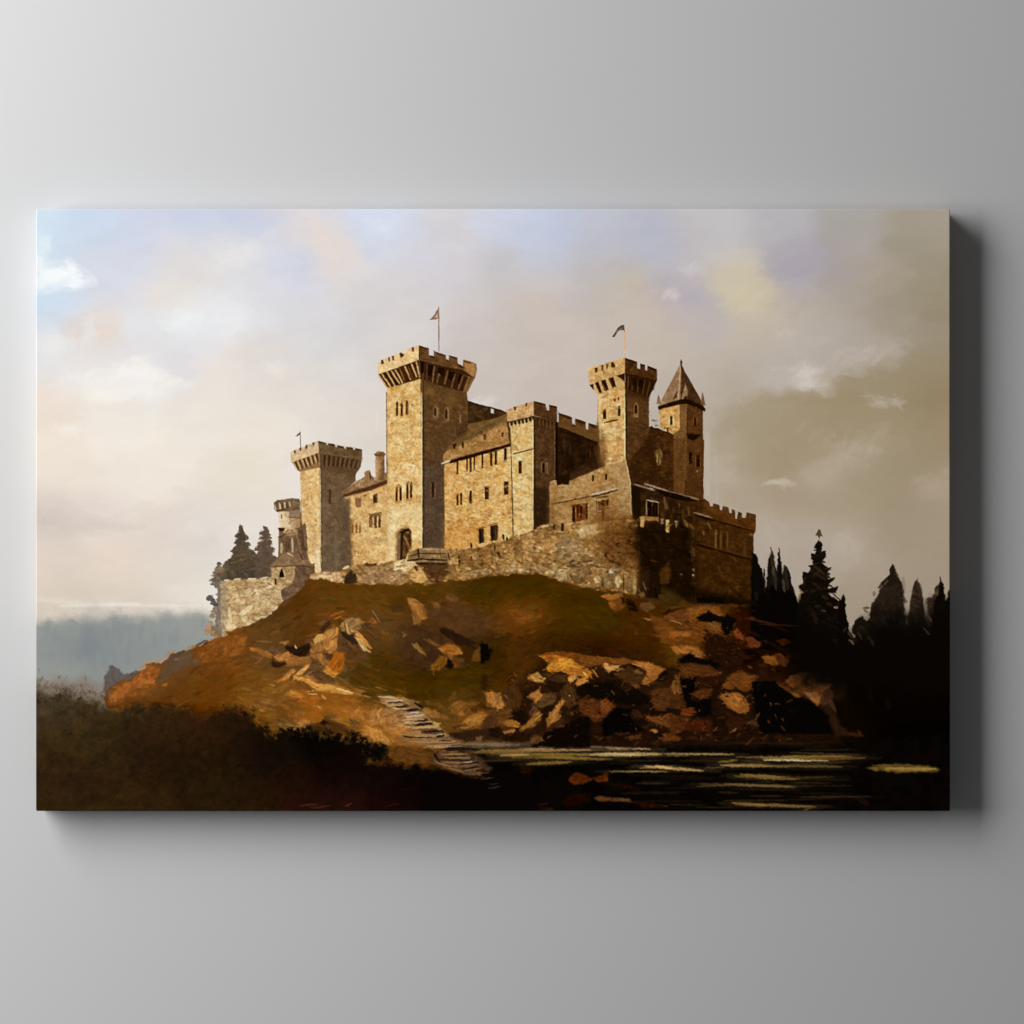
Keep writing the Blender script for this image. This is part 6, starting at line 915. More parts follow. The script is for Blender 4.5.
# haze of twigs at the far left
for i in range(240):
    x = rnd.uniform(37,108); y = 690 + (x - 37) * .14 + rnd.gauss(0, 6)
    c = rnd.choice([(120,100,84),(96,80,66),(74,58,44),(140,122,104)]) if y < 694 + (x-37)*.14 else rnd.choice([(66,50,36),(58,44,28),(80,64,48)])
    stroke(x, y, x + rnd.uniform(-3,3), y - rnd.uniform(1,5), rnd.uniform(1,2.6), c, a=.4, rough=.8, br=.2)
ks = (ID['scrub_dark'],)
restroke((36,690,560,811), 1700, 10, 3, lambda x, y: rnd.choice((-.3,.3,-.8)), .22, a=.45, spread=.6, keep=ks, k=4)
for P, c in (((190,712),(210,706),(206,730),(190,736)), (66,30,12)), (((128,720),(146,718),(160,736),(150,744)), (60,30,14)), (((172,722),(196,720),(192,736),(170,734)), (58,28,12)), (((205,735),(222,730),(220,744)), (50,22,9)):
    poly(P, c, f=7, w=4, a=.2)
strokes([(300,806,318,804,2,(72,38,24)),(345,806,352,803.6,1.6,(90,40,30)),(310,808,330,806,1.6,(80,34,22)),(385,806,400,804,1.6,(56,14,10)),(530,806,548,803,2,(60,22,14)),(500,808,540,807,2,(34,12,8))], a=.7, rough=.6)
stroke(36,808,130,807.6,4,(50,36,8),a=.5); stroke(36,772,120,771,1.4,(60,42,20),a=.4)
# small brush grain over everything that is not sky, then a hint of canvas grain
kk = tuple(v for n, v in ID.items() if n not in ('sky','far_wood','water','scrub_dark','hill','rock'))
restroke((215,340,760,608), 5200, 2.6, 1.5, lambda x, y: rnd.uniform(-1.5,1.5), .26, a=.5, spread=.3, keep=kk, br=.1)
restroke((215,340,760,608), 1500, 7, 2.2, lambda x, y: 1.57, .12, a=.35, spread=.25, keep=kk, br=.4)
restroke((310,520,700,606), 2600, 3.4, 2.2, lambda x, y: rnd.uniform(-.6,.6), .34, a=.55, spread=.3, keep=(ID['outer_wall'], ID['dark_bastion']), br=.1)
g = 1 + .03 * vnoise(1.6, 1.6, 900, 1) + .03 * vnoise(4, 3, 901, 2)
m = np.isin(ids, kk)
img[m] *= g[m][:, None] ** 1.6
# brown varnish over the landscape: deeper, warmer darks
land_m = ~np.isin(ids, tuple(ID[n] for n in ('sky','far_wood','scrub_dark','water','pine_group','pine_tall','pine_misty','pine_slim','pine_edge','shrub_right','bush_left') if n in ID))
V = img.max(2); 
V2 = np.interp(V, [0,.1,.16,.23,.33,.47,.6,.72,.8,1], [0,.06,.115,.19,.305,.44,.57,.72,.815,1]).astype(np.float32)
K = 1.5 - .46 * np.clip((V - .2) / .6, 0, 1); K[np.isin(ids, (ID['hill'],))] *= .86; K[np.isin(ids, (ID['rock'], ID['shore_stone'], ID['steps']))] *= .90
T_ = np.clip((V[..., None] - (V[..., None] - img) * K[..., None]), 0, 1) * (V2 / np.maximum(V, 1e-4))[..., None]
RAW = img.copy()
img[land_m] = T_[land_m]
sl, al = mask([(296,690),(330,680),(400,694),(430,740),(470,742),(430,766),(380,742),(300,732)], 10, 6, 8); LITM[sl] = np.maximum(LITM[sl], al * .85)
sl, al = mask([(440,700),(480,690),(510,700),(500,736),(450,738)], 8, 6, 8); LITM[sl] = np.maximum(LITM[sl], al * .85)
sh_ = np.isin(ids, tuple(v for n, v in ID.items() if n.startswith('front_building')))
img[sh_] *= np.array([.82, .80, .78], np.float32)
hm = np.isin(ids, (ID['hill'], ID['rock'], ID['scrub_left'], ID['shore_stone']))
V = img.max(2); V3 = np.interp(V, [0,.14,.22,.42,.56,.67,.72,.80,.9,1], [0,.16,.23,.37,.41,.47,.53,.66,.83,.98]).astype(np.float32)
img[hm] *= (V3 / np.maximum(V, 1e-4))[hm][:, None]
# sunlit stones and sand keep their strength
fx_ = (1 - .20 * np.clip((GX - 610) / 80, 0, 1))[None, :, None]
rv = RAW.max(2); wl = LITM * np.clip((rv - .40) / .14, 0, 1) * np.isin(ids, (ID['hill'], ID['rock']))
lit = np.clip(RAW * np.array([1.0, .87, .62], np.float32) * fx_, 0, 1)
img += (lit - img) * wl[..., None]
restroke((110,585,760,745), 1500, 9, 2.6, lambda x, y: (slope(x, y) if y < 660 else rnd.choice((-.6,.35,-.2))), .3, a=.42, spread=.6, keep=(ID['hill'],), k=6, br=.4)
restroke((260,600,830,745), 1300, 5, 1.6, lambda x, y: rnd.choice((-.7,.35,-.3,.1)), .35, a=.5, spread=.5, keep=(ID['rock'],), k=7, br=.2)


np.clip(img, 0, 1, out=img)
# ---- last sitting: the rocks and steps knocked in wet, over the varnish ----------------------------
def fp(P, c, id='rock', f=None, w=1.0, a=.93, n=3, k=0):
    """a shape with one or two lost edges, then dragged over with the loaded brush"""
    k = rnd.choice((0, 10, 20)); f = f or rnd.choice((.7, .8, 1., 1.5))
    poly(P, c, f=f, w=w, ws=rnd.choice((3, 4, 6)), a=a, br=.12, k=k, id=id, dabs=(n, 2.2, [[min(255, v * 1.15) for v in c], [v * .8 for v in c]], .5))
    xs = [p[0] for p in P]; ys = [p[1] for p in P]; cx = sum(xs) / len(P); cy = sum(ys) / len(P)
    sxx = sum((x - cx) ** 2 for x in xs); syy = sum((y - cy) ** 2 for y in ys); sxy = sum((x - cx) * (y - cy) for x, y in P)
    th = .5 * math.atan2(2 * sxy, sxx - syy)
    ar = abs(sum(P[i][0] * P[(i + 1) % len(P)][1] - P[(i + 1) % len(P)][0] * P[i][1] for i in range(len(P)))) / 2
    sl, al = mask(P, .5)
    R = math.sqrt(ar)
    for _ in range(int(4 + ar / 5)):
        x = rnd.uniform(min(xs), max(xs)); y = rnd.uniform(min(ys), max(ys))
        i = int((x - X0) * S) - sl[1].start; j = int((y - Y0) * S) - sl[0].start
        if not (0 <= j < al.shape[0] and 0 <= i < al.shape[1]) or al[j, i] < .5: continue
        l = min(5.5, R * .45) * rnd.uniform(.4, 1.); aa = th + rnd.gauss(0, .35); m = rnd.choice((.62, .78, .88, 1.1, 1.2, 1.3))
        stroke(x - l * math.cos(aa), y - l * math.sin(aa), x + l * math.cos(aa), y + l * math.sin(aa), rnd.uniform(.9, 2.2), [min(255, v * m * rnd.uniform(.94, 1.06)) for v in c], a=rnd.uniform(.3, .65), br=.35, rough=.8, tip=.2, k=k)
R1 = Z(490,650,10.24); R2 = Z(580,650,10.24); R3 = Z(670,590,10.24); R4 = Z(670,660,10.24); R5 = Z(750,640,10.24); RL = Z(255,605,10.24); RM = Z(390,590,10.24); RS = Z(370,690,7.877)
restroke((106,584,820,700), 750, 11, 2.8, lambda x, y: slope(x, y) + .12 * math.sin(y * .2), .26, a=.75, spread=.35, keep=(ID['hill'],), k=6, br=.55)
restroke((240,680,480,760), 260, 13, 3.4, lambda x, y: .25, .22, a=.75, spread=.4, keep=(ID['hill'],), k=7, br=.5)
for (x, y, rx, ry, c, n) in ((560,645,40,10,(46,26,8),60),(640,652,40,9,(56,32,10),60),(520,660,22,14,(60,36,10),40),(500,640,18,12,(50,32,10),30),(430,690,50,10,(66,50,10),50),(400,668,24,8,(60,40,14),40),(300,622,34,9,(92,60,24),50),(270,655,20,8,(110,70,30),30),(350,596,40,6,(94,62,20),40),(470,590,50,6,(62,48,8),50),(250,720,30,10,(120,74,18),40),(200,690,26,12,(104,64,16),40),(600,625,40,9,(62,44,10),50),(690,635,30,8,(96,60,18),30),(525,618,14,7,(126,76,24),30),(525,608,16,5,(96,64,18),20)):
    for q in range(n):
        x1 = x + rnd.gauss(0, rx * .6); y1 = y + rnd.gauss(0, ry * .6); aa = slope(x1, y1) + rnd.gauss(0, .4); l = rnd.uniform(2, 6)
        i = min(TW - 1, max(0, int((x1 - X0) * S))); j = min(TH - 1, max(0, int((y1 - Y0) * S)))
        if ids[j, i] != ID['hill']: continue
        stroke(x1 - l * math.cos(aa), y1 - l * math.sin(aa), x1 + l * math.cos(aa), y1 + l * math.sin(aa), rnd.uniform(1.4,3.4), [v * rnd.uniform(.8,1.2) for v in c], a=.5, br=.5, rough=.9, tip=.15)
# dark ground of the shore rocks
poly([(506,742),(512,700),(530,672),(545,662),(560,664),(585,668),(620,664),(668,668),(690,664),(760,668),(800,690),(836,720),(840,744),(700,745),(600,746)], (40,22,9), (24,13,6), ts=9, f=5, w=3, a=.8, id='rock')
poly([(560,742),(590,700),(660,700),(720,690),(800,690),(835,742),(700,744)], (18,9,4), (30,15,6), ts=8, f=7, w=3, a=.6, id='rock')
for i in range(220):
    x = rnd.uniform(510,790); y = rnd.uniform(668,742); aa = rnd.choice((-.7,.35,-.3,.1)) + rnd.uniform(-.3,.3); l = rnd.uniform(2,6)
    stroke(x - l * math.cos(aa), y - l * math.sin(aa), x + l * math.cos(aa), y + l * math.sin(aa), rnd.uniform(1.6,4), rnd.choice([(20,10,4),(62,36,14),(44,24,9),(80,48,20),(30,16,7),(52,30,12)]), a=.55, br=.35, rough=.7)
SH = [
 (R1(540,240,720,235,800,260,760,330,640,320,560,290),(62,42,20)),(R1(60,620,150,600,230,600,220,680,150,740,60,760,0,760,0,700),(92,60,26)),(R1(500,520,560,450,640,440,690,490,620,560,540,590,480,580),(84,62,32)),(R1(400,640,440,560,500,590,470,650,420,680),(92,64,44)),
 (R1(600,760,720,690,760,720,720,800,620,880,560,860),(60,34,14)),(R1(720,420,800,330,880,420,880,560,800,600,740,540),(70,46,22)),(R1(150,400,260,350,330,470,300,580,200,590,120,500),(66,42,18)),
 (R1(490,50,560,60,680,60,800,80,900,130,1000,190,1040,215,1040,290,960,300,900,260,800,240,720,220,600,225,565,185,620,140,560,100),(168,110,38)),(R1(620,140,720,90,830,100,860,150,800,190,700,200,580,200),(194,138,50)),(R1(560,60,700,65,690,100,600,130,550,95),(148,86,30)),
 (R1(790,290,830,250,880,240,900,280,850,310,820,340),(190,140,80)),(R1(880,340,920,290,1000,270,1010,330,950,380,890,370),(192,136,66)),(R1(385,295,430,255,500,230,530,280,560,285,545,330,460,325),(184,144,76)),(R1(375,480,430,440,490,400,520,440,540,470,500,520,470,550,450,510),(168,118,62)),
 (R1(310,810,380,740,470,650,510,620,530,660,520,720,470,780,400,805),(140,98,44)),(R1(585,700,620,640,680,570,750,505,770,520,720,590,705,650,730,680,690,720,620,760,595,790,580,750),(156,108,54)),(R1(-40,440,40,425,100,480,140,540,130,600,80,600,40,560,-30,540),(170,120,60)),(R1(130,750,180,710,260,720,310,745,300,790,250,800,180,780),(150,104,44)),(R1(130,840,180,820,250,805,265,830,160,860),(150,108,66)),
 (R1(220,640,330,620,390,660,380,740,330,760,240,700),(22,13,6)),(R1(700,800,860,720,1024,640,1024,1000,420,990,560,850),(11,6,3)),(R1(420,920,450,880,520,890,550,920,480,960,420,950),(92,66,34)),(R1(880,380,1000,330,1040,420,960,480,900,450),(18,10,5)),
 (R2(0,60,100,70,200,60,330,90,430,80,560,100,740,140,870,190,840,220,700,170,600,140,520,140,430,150,300,130,200,150,100,170,0,150),(110,68,25)),(R2(370,250,500,160,560,200,660,250,640,310,560,380,480,330,400,290),(64,41,18)),(R2(560,130,640,120,740,150,860,190,820,240,780,300,700,350,640,355,630,320,680,260,680,220,620,170),(150,98,42)),(R2(590,130,700,140,760,180,720,220,640,180),(168,116,54)),(R2(550,220,590,195,640,235,620,250,570,240),(112,78,46)),
 (R2(235,150,270,135,300,165,330,140,370,160,420,150,380,190,330,200,290,235,270,210),(184,142,84)),(R2(370,205,430,185,450,195,400,215),(178,138,82)),(R2(520,340,600,350,610,390,560,380),(100,68,34)),(R2(40,350,180,330,330,330,440,430,600,400,740,520,720,550,600,570,400,550,300,520,200,520,100,470),(13,8,4)),
 (R2(0,500,90,510,140,500,210,530,260,490,340,560,370,580,300,640,230,720,150,740,100,680,0,640),(84,45,18)),(R2(200,540,260,495,340,560,290,630,220,680),(108,58,23)),(R2(230,720,370,590,540,610,530,710,640,820,500,860,380,850,250,900),(5,4,3)),(R2(740,420,860,390,940,400,1024,480,1024,600,900,590,860,620,780,610,740,540),(80,48,20)),
 (R2(680,680,760,690,840,670,920,650,1000,680,1024,780,900,790,850,770,760,750),(108,64,27)),(R2(710,820,760,805,800,830,770,855),(150,106,60)),(R2(860,860,930,860,1024,900,1000,930,860,930),(102,57,22)),(R2(460,900,540,880,640,855,610,910,520,925),(76,46,23)),(R2(360,850,490,845,510,860,380,870),(58,33,20)),(R2(540,620,600,620,640,680,560,700),(54,28,16)),(R2(930,380,980,260,1010,250,1000,330,1024,420,960,440),(138,92,45)),
 (R2(800,270,860,210,900,220,880,300,830,320),(16,9,6)),(R2(870,600,960,590,980,620,900,640),(18,10,8)),(R2(680,640,870,640,850,670,700,670),(15,9,5)),
 (R3(-200,250,-60,300,0,380,200,340,340,330,350,440,340,530,200,560,-60,560,-150,420),(98,58,19)),(R3(190,190,330,165,460,165,510,190,545,250,480,265,400,235,320,245,240,290,200,320),(120,75,30)),(R3(0,250,100,210,190,220,200,260,140,340,0,300),(94,57,26)),(R3(0,430,240,420,200,470,0,480),(138,84,30)),(R3(30,580,170,570,260,590,330,640,330,690,270,690,220,640,60,650),(148,96,43)),(R3(30,620,160,600,140,640),(168,116,54)),(R3(360,350,440,320,515,360,510,430,470,445,400,390),(114,74,35)),
 (R3(360,450,470,460,640,520,760,620,740,760,520,780,400,720,350,600),(33,15,6)),(R3(270,290,320,260,400,215,440,240,540,270,640,330,640,430,560,460,540,340,450,320,380,330,300,310),(9,6,6)),(R3(640,420,680,400,740,460,750,500,690,490),(108,58,27)),(R3(780,490,820,475,930,530,920,580,820,590,790,550),(94,48,23)),(R3(80,720,200,645,280,700,420,710,520,770,480,800,340,760,130,750),(8,5,4)),(R3(100,790,200,755,330,770,420,790,510,850,440,890,300,880,120,890),(84,48,18)),(R3(950,680,1024,675,1024,740,980,740),(112,70,26)),
 (R4(20,300,60,170,100,130,90,200,130,330,100,350,40,340),(110,70,32)),(R4(240,180,500,160,480,250,300,290),(38,18,7)),(R4(100,190,250,180,270,300,200,400,300,430,420,390,420,560,260,590,160,430,110,260),(6,4,4)),(R4(200,345,330,290,450,300,380,380,300,390),(82,44,18)),(R4(545,280,590,180,690,110,800,150,910,165,860,220,820,300,780,330,680,290,600,300),(102,61,22)),(R4(500,380,560,350,640,330,720,340,790,420,820,490,780,550,700,550,620,500,560,440),(138,88,39)),(R4(560,360,660,350,720,400,690,470,620,450),(154,102,49)),
 (R4(0,400,130,400,150,470,60,490,0,500),(66,38,14)),(R4(120,500,210,480,270,530,220,570,100,570),(100,48,16)),(R4(0,570,180,580,220,640,120,740,0,780),(70,38,14)),(R4(170,640,280,610,390,610,430,660,400,740,300,730,150,720),(60,26,8)),(R4(580,620,700,560,780,640,740,700,600,740),(44,22,9)),(R4(610,745,680,700,670,730),(130,104,76)),(R4(800,640,860,620,960,690,880,680),(68,47,28)),(R4(0,770,100,800,90,820,0,825),(84,46,16)),(R4(180,790,500,780,420,810,200,815),(48,24,10)),
 (R5(20,420,250,420,400,550,520,590,620,620,680,680,800,780,850,960,100,960,60,700),(5,4,3)),(R5(370,430,430,370,560,330,680,380,740,430,840,450,810,490,760,510,740,580,690,670,640,620,600,570,530,560,470,510),(124,73,29)),(R5(560,540,680,540,720,580,690,670,640,610),(146,102,62)),(R5(265,435,340,460,420,510,460,560,380,520,300,470),(84,48,20)),(R5(430,530,480,525,520,570,500,585,450,570),(158,106,36)),(R5(760,530,820,500,850,560,800,660,720,660),(66,42,27)),(R5(140,170,260,165,290,260,150,240),(116,74,27)),(R5(270,150,400,210,360,270,300,250),(70,39,18)),(R5(820,760,880,740,900,860,1000,930,900,980,860,940),(38,23,12)),
]
for P, c in SH: fp(P, c)
strokes([(569.4,695.4,570,695.6,1.5,(205,165,112)),(583,672,586.5,675.5,1.6,(226,186,110)),(504,695,508,698,1.6,(112,82,52)),(571,712,573,715,3,(80,54,28)),(592,669,598,677,1.6,(170,116,46)),(560,664,580,668,1.6,(204,150,60)),(566,672,588,670,1.4,(150,98,36)),(671,620,682,624,1.4,(150,104,64)),(530,724,542,714,1.4,(168,124,62)),(552,716,560,704,1.4,(186,140,84)),(632,664,650,668,1.6,(176,124,60)),(748,666,752,668,2,(90,52,24)),(700,683,712,687,1.2,(60,30,12)),(725,692,734,696,1.4,(112,64,26)),(790,676,812,674,1.4,(140,86,38))], br=.15, rough=.4, id='rock')
for i in range(120):
    x = rnd.uniform(704,738); y = rnd.uniform(628,662); stroke(x, y, x + rnd.uniform(-1.4,1.4), y + rnd.uniform(-1.4,1.4), rnd.uniform(.8,1.7), rnd.choice([(78,38,14),(110,62,27),(22,10,5),(50,23,9)]), a=.6, br=0)
for x0, y0, x1, y1 in ((648,714,676,728),(594,700,606,716)):
    for i in range(40): x = rnd.uniform(x0,x1); y = rnd.uniform(y0,y1); stroke(x, y, x + 1, y, rnd.uniform(.8,1.6), rnd.choice([(40,20,8),(140,84,36),(70,38,15)]), a=.6, br=0)
# broken touches of dark between the stones
for i in range(260):
    x = rnd.uniform(512,800); y = rnd.uniform(666,744); aa = rnd.choice((-.8,.4,-.3,1.2)) + rnd.uniform(-.3,.3); l = rnd.uniform(.8,3.4)
    stroke(x - l * math.cos(aa), y - l * math.sin(aa), x + l * math.cos(aa), y + l * math.sin(aa), rnd.uniform(.9,2.2), rnd.choice([(10,5,3),(22,12,5),(94,56,24),(50,28,11),(120,76,34)]), a=.6, br=.3, rough=.8, tip=.2)
# left outcrop and the track
SL = [(RL(860,350,1000,380,1024,480,900,470,840,420),(92,64,38)),(RL(540,640,640,580,700,640,690,680,600,700),(98,72,44)),(RL(640,700,760,720,830,790,680,790),(92,66,38)),(RL(560,380,600,390,690,380,690,480,760,590,700,620,650,560,570,530),(150,106,56)),(RL(595,350,665,280,715,325,640,390),(204,164,104)),(RL(710,270,760,245,840,235,850,290,830,440,780,495,700,430,695,370),(180,130,70)),(RL(880,210,920,150,1000,130,1060,140,1090,230,1024,260,980,300,960,300,940,250,900,270),(148,120,78)),
 (RL(330,560,390,520,560,540,570,590,450,620,330,620),(148,102,54)),(RL(190,530,340,475,370,500,330,560,260,590),(178,128,70)),(RL(320,410,420,450,560,400,570,440,520,520,420,520,310,450),(42,24,16)),(RL(175,560,210,590,300,580,310,600,230,640,190,630),(50,28,16)),(RL(280,760,390,650,405,680,330,750,290,780),(188,138,76)),(RL(400,720,560,600,550,640,430,740,380,780),(206,160,96)),(RL(420,720,600,720,640,790,580,790),(150,100,52)),(RL(400,740,470,740,560,760,600,800,760,810,820,830,1000,900,960,910,760,870,620,880,560,820),(198,150,78)),
 (RL(400,770,500,800,590,870,580,890,480,830),(104,68,24)),(RL(770,560,820,480,910,490,920,600,860,670,790,660),(160,94,24)),(RL(690,680,730,620,780,670,850,690,820,720,740,700),(196,142,62)),(RL(340,900,400,880,500,930,480,950,350,920),(184,126,50)),(RL(130,440,240,440,250,490,170,500),(96,74,48)),(RL(250,380,360,370,340,400,270,400),(150,110,60)),(RL(690,480,750,540,740,560,690,500),(86,60,38)),(RL(640,300,750,150,770,190,700,290),(62,40,22)),(RL(880,270,960,300,1024,330,1080,380,1000,400,930,330),(48,36,26)),(RL(1010,320,1060,330,1110,400,1190,480,1170,490,1090,440),(214,178,124)),
 (RM(180,85,250,90,340,170,350,260,385,280,310,310,290,350,240,360,240,290,220,180,185,140),(146,100,49)),(RM(185,88,250,95,300,150,250,170,200,140),(164,118,62)),(RM(410,110,500,130,510,190,460,180),(112,76,36)),(RM(500,400,560,380,700,450,850,520,900,560,700,560,560,470),(38,22,12)),(RM(230,550,270,545,320,600,370,670,330,660,270,600),(136,106,58)),(RM(500,600,580,550,680,570,740,640,650,660,620,710,590,660,530,640),(160,102,40)),(RM(670,640,740,625,735,655,660,660),(166,122,50)),(RM(410,780,500,700,510,670,590,690,570,750,500,820,430,830),(118,78,20)),(RM(570,780,600,700,650,760,620,810),(16,9,6)),(RM(920,545,1000,560,1010,700,930,750),(7,5,4)),(RM(330,500,430,510,520,570,470,580,420,540),(100,76,42)),(RM(840,720,860,640,910,580,920,700),(96,66,24)),(RM(130,430,180,460,140,480),(120,92,50)),(RM(640,690,720,740,700,790,650,750),(92,58,26)),(RM(570,80,630,40,720,100,640,130),(98,70,36))]
poly(RM(120,380,300,360,560,440,700,540,640,700,500,820,300,800,150,700,60,560), (62,40,20), (74,50,26), ts=5, f=5, w=3, a=.7); poly(RM(360,180,700,150,980,240,1000,440,800,480,560,400,380,320), (88,60,30), (74,50,28), ts=5, f=7, w=3, a=.6)
for P, c in SL: fp(P, c, n=2)
strokes([(346,624,349,634,1.6,(210,178,126)),(344,621,346,629,1.2,(84,62,38)),(351,630,354,632,2,(196,164,112)),(331,640,337,636,1.1,(104,66,32)),(294.6,646.6,296.8,648,1.6,(214,180,130)),(336,688,353,693.4,2,(230,196,136)),(322,689,334,687,2,(206,158,88)),(308,693.6,318,694.4,1.4,(206,158,92)),(322,696,326,699,1.8,(196,146,76)),(270,684,275,686,1.2,(180,128,60)),(312,654,330,650,1.6,(112,80,46)),(258,652,272,658,3,(140,96,46)),(256,641,272,642,2,(126,88,40)),(300,680,316,690,1.4,(112,74,28)),(330,616,344,611,2.6,(150,86,24)),(334,619,342,616,1.6,(172,104,34)),(336,676,350,684,2.4,(110,88,34)),(330,684,350,690,1.6,(150,110,50))], br=.2, rough=.5)
# sand under the steps
for P, c in ((RS(0,160,110,150,120,260,0,285),(174,122,58)),(RS(100,170,260,160,300,240,160,300),(160,114,60)),(RS(0,300,70,310,150,400,150,440,0,360),(188,134,58)),(RS(100,280,330,300,420,330,240,350,140,340),(164,112,50)),(RS(160,450,500,470,500,580,200,560,140,520),(90,57,18)),(RS(430,130,540,180,550,220,480,220,420,180),(146,102,46)),(RS(740,240,830,190,900,200,870,280,780,280),(156,108,44)),(RS(640,110,740,90,760,140,680,190,640,170),(122,82,30)),(RS(680,300,800,285,860,150,800,300),(160,116,62)),(RS(930,50,1024,20,1024,110,970,140),(160,110,50)),(RS(860,300,920,210,1000,190,960,300),(74,46,22)),(RS(620,340,900,300,1000,330,980,390,760,400,640,380),(46,28,14)),(RS(840,370,880,365,880,400,830,395),(130,92,54)),(RS(930,300,1024,290,1024,380,940,360),(30,17,9))):
    fp(P, c, id='hill', w=.9, n=5)
poly([(436,768),(452,772),(470,777),(482,778),(492,774),(512,772),(540,790),(540,812),(420,812)], (8,4,3), f=2.5, w=1.5, br=0, id='scrub_dark')
T = 'steps'
poly(RS(60,40,180,60,330,80,400,100,420,190,480,250,560,310,620,360,740,420,740,460,600,450,480,445,300,420,180,380,260,350,330,300,300,220,200,170,110,110), (140,102,58), (116,82,46), ts=4, f=2.5, w=2, a=.6, id=T)
poly(RS(540,490,800,480,900,560,960,620,860,670,740,660,620,620,500,570,490,540), (100,70,42), (70,46,28), ts=4, f=2.2, w=1.6, a=.8, id=T)
def rs(z, c, a=.95, bend=0., k=0): 
    (x0, y0), (x1, y1) = RS(*z[:4]); stroke(x0, y0, x1, y1, z[4] / 7.877, c, a=a, bend=bend, tip=.25, br=.2, rough=.6, f=.55, id=T, k=k)
for z, c in (((60,52,200,62,15),(196,158,112)),((150,50,260,85,16),(186,148,104)),((120,90,250,84,9),(206,172,128)),((90,100,150,104,14),(180,138,88)),((130,122,270,118,10),(196,160,112)),((190,146,290,148,9),(190,152,106)),((270,206,430,194,15),(204,174,136)),((240,186,330,192,9),(176,136,90)),((250,240,430,228,12),(198,160,112)),((300,262,480,252,9),(190,150,104)),((330,300,540,286,17),(188,148,98)),((490,270,560,264,14),(180,140,76)),((270,335,480,322,9),(168,124,74)),((260,356,500,352,12),(164,120,74)),((330,386,600,384,11),(146,106,66)),((200,394,560,412,12),(140,98,50)),((250,424,620,420,9),(128,92,58)),((440,440,730,430,12),(150,114,82)),((300,406,640,406,7),(158,118,80)),
             ((560,508,760,502,12),(148,110,70)),((590,534,790,534,11),(140,102,66)),((560,568,740,570,12),(132,98,66)),((740,572,812,568,13),(150,138,128)),((620,602,850,588,11),(128,92,60)),((700,638,880,612,12),(116,82,54)),((740,660,920,654,9),(108,78,52)),((520,566,640,604,13),(138,100,56)),((620,612,740,656,9),(122,88,52)),((870,702,980,690,8),(66,46,30)),((940,742,1010,736,7),(60,42,30)),((930,776,1024,762,7),(66,46,36))):
    rs(z, c, bend=rnd.uniform(-.5,.5))
for z in ((140,100,270,96,9),(205,133,300,128,15),(290,160,385,154,22),(350,248,460,238,13),(360,277,490,266,24),(400,332,570,320,21),(260,362,330,374,12),(330,376,490,372,9),(520,368,590,362,24),(540,402,640,398,10),(640,438,740,436,10),(600,462,740,456,16),(610,520,750,518,9),(550,546,800,552,12),(700,592,860,572,14),(720,628,880,604,12),(830,642,900,628,14),(500,500,545,560,22),(350,100,420,140,22)):
    rs(z, (26,16,12), bend=rnd.uniform(-.4,.2))
for z, c in (((310,180,385,172,13),(190,172,160)),((520,352,580,350,9),(186,170,156)),((640,446,730,440,5),(150,136,124)),((205,210,250,204,14),(96,70,46))): rs(z, c)
# brush the new paint a little into the old
restroke((262,605,830,748), 900, 6, 1.6, lambda x, y: rnd.choice((-.7,.35,-.3,.1)), .22, a=.4, spread=.5, keep=(ID['rock'],), k=8, br=.3)

# a last warm glaze on turf and stone, and the shade gathered under the right-hand trees
hm = ids == ID['hill']; img[hm] *= np.array([.97, .93, .95], np.float32)
hm = ids == ID['rock']; img[hm] *= np.array([.99, .92, .80], np.float32)
hm = np.isin(ids, tuple(ID[n] for n in ('pine_misty','pine_slim','pine_edge','shrub_right','pine_tall','pine_group'))); img[hm] *= np.array([.74, .68, .60], np.float32)
for P, a in (([(796,604),(822,622),(850,634),(866,628),(890,612),(910,612),(930,606),(960,600),(960,680),(790,680)], .75), ([(800,622),(850,644),(890,630),(930,624),(960,620),(960,690),(800,690)], .9)):
    sl, al = mask(P, 11, 5, 8); img[sl] += (col((8,5,3)) - img[sl]) * (al * a)[..., None]
strokes([(849,640,854,644,2,(120,100,76)),(852,634,855,638,2,(150,130,102)),(843,632,846,628,1.6,(60,46,32)),(858,632,862,640,2.4,(50,38,24)),(868,636,874,646,2.6,(44,33,18)),(928,616,932,622,1.8,(84,56,34)),(924,628,929,634,2,(70,44,26)),(813,612,817,624,4,(34,21,12)),(820,606,826,614,3,(26,18,10))], a=.7, br=.3, rough=.8)
INKVAL = 1.0
WALLA = .52
AMB = .086
LAMPS = [('left_lamp', (-1.8,-1.35,.85), (.0, .0, .0), 1.3, 2.5, 94)]
# ==================================================================
#  From paint to objects: a stretched canvas hanging on a grey wall.
#  1 photo pixel = 1 mm; canvas front in the plane y = 0, wall behind.
# ==================================================================
C = bpy.context.scene
MM = .001
DEPTH = .036            # stretcher depth
RAD = .001              # rounded fold of the cloth
def wx(px): return (px - 512.) * MM
def wz(py): return (512. - py) * MM
def link(name, me, parent=None, label=None):
    o = bpy.data.objects.new(name, me); C.collection.objects.link(o)
    if parent is not None: o.parent = parent
    if label: o['label'] = label
    return o

# a little crisping of the print
def soft(a):
    b = a.copy(); b[1:-1] = (a[:-2] + 2 * a[1:-1] + a[2:]) / 4
    c = b.copy(); c[:, 1:-1] = (b[:, :-2] + 2 * b[:, 1:-1] + b[:, 2:]) / 4
    return c
img = np.clip(img + .45 * (img - soft(soft(img))), 0, 1)
lin = np.where(img <= .04045, img / 12.92, ((img + .055) / 1.055) ** 2.4).astype(np.float32)
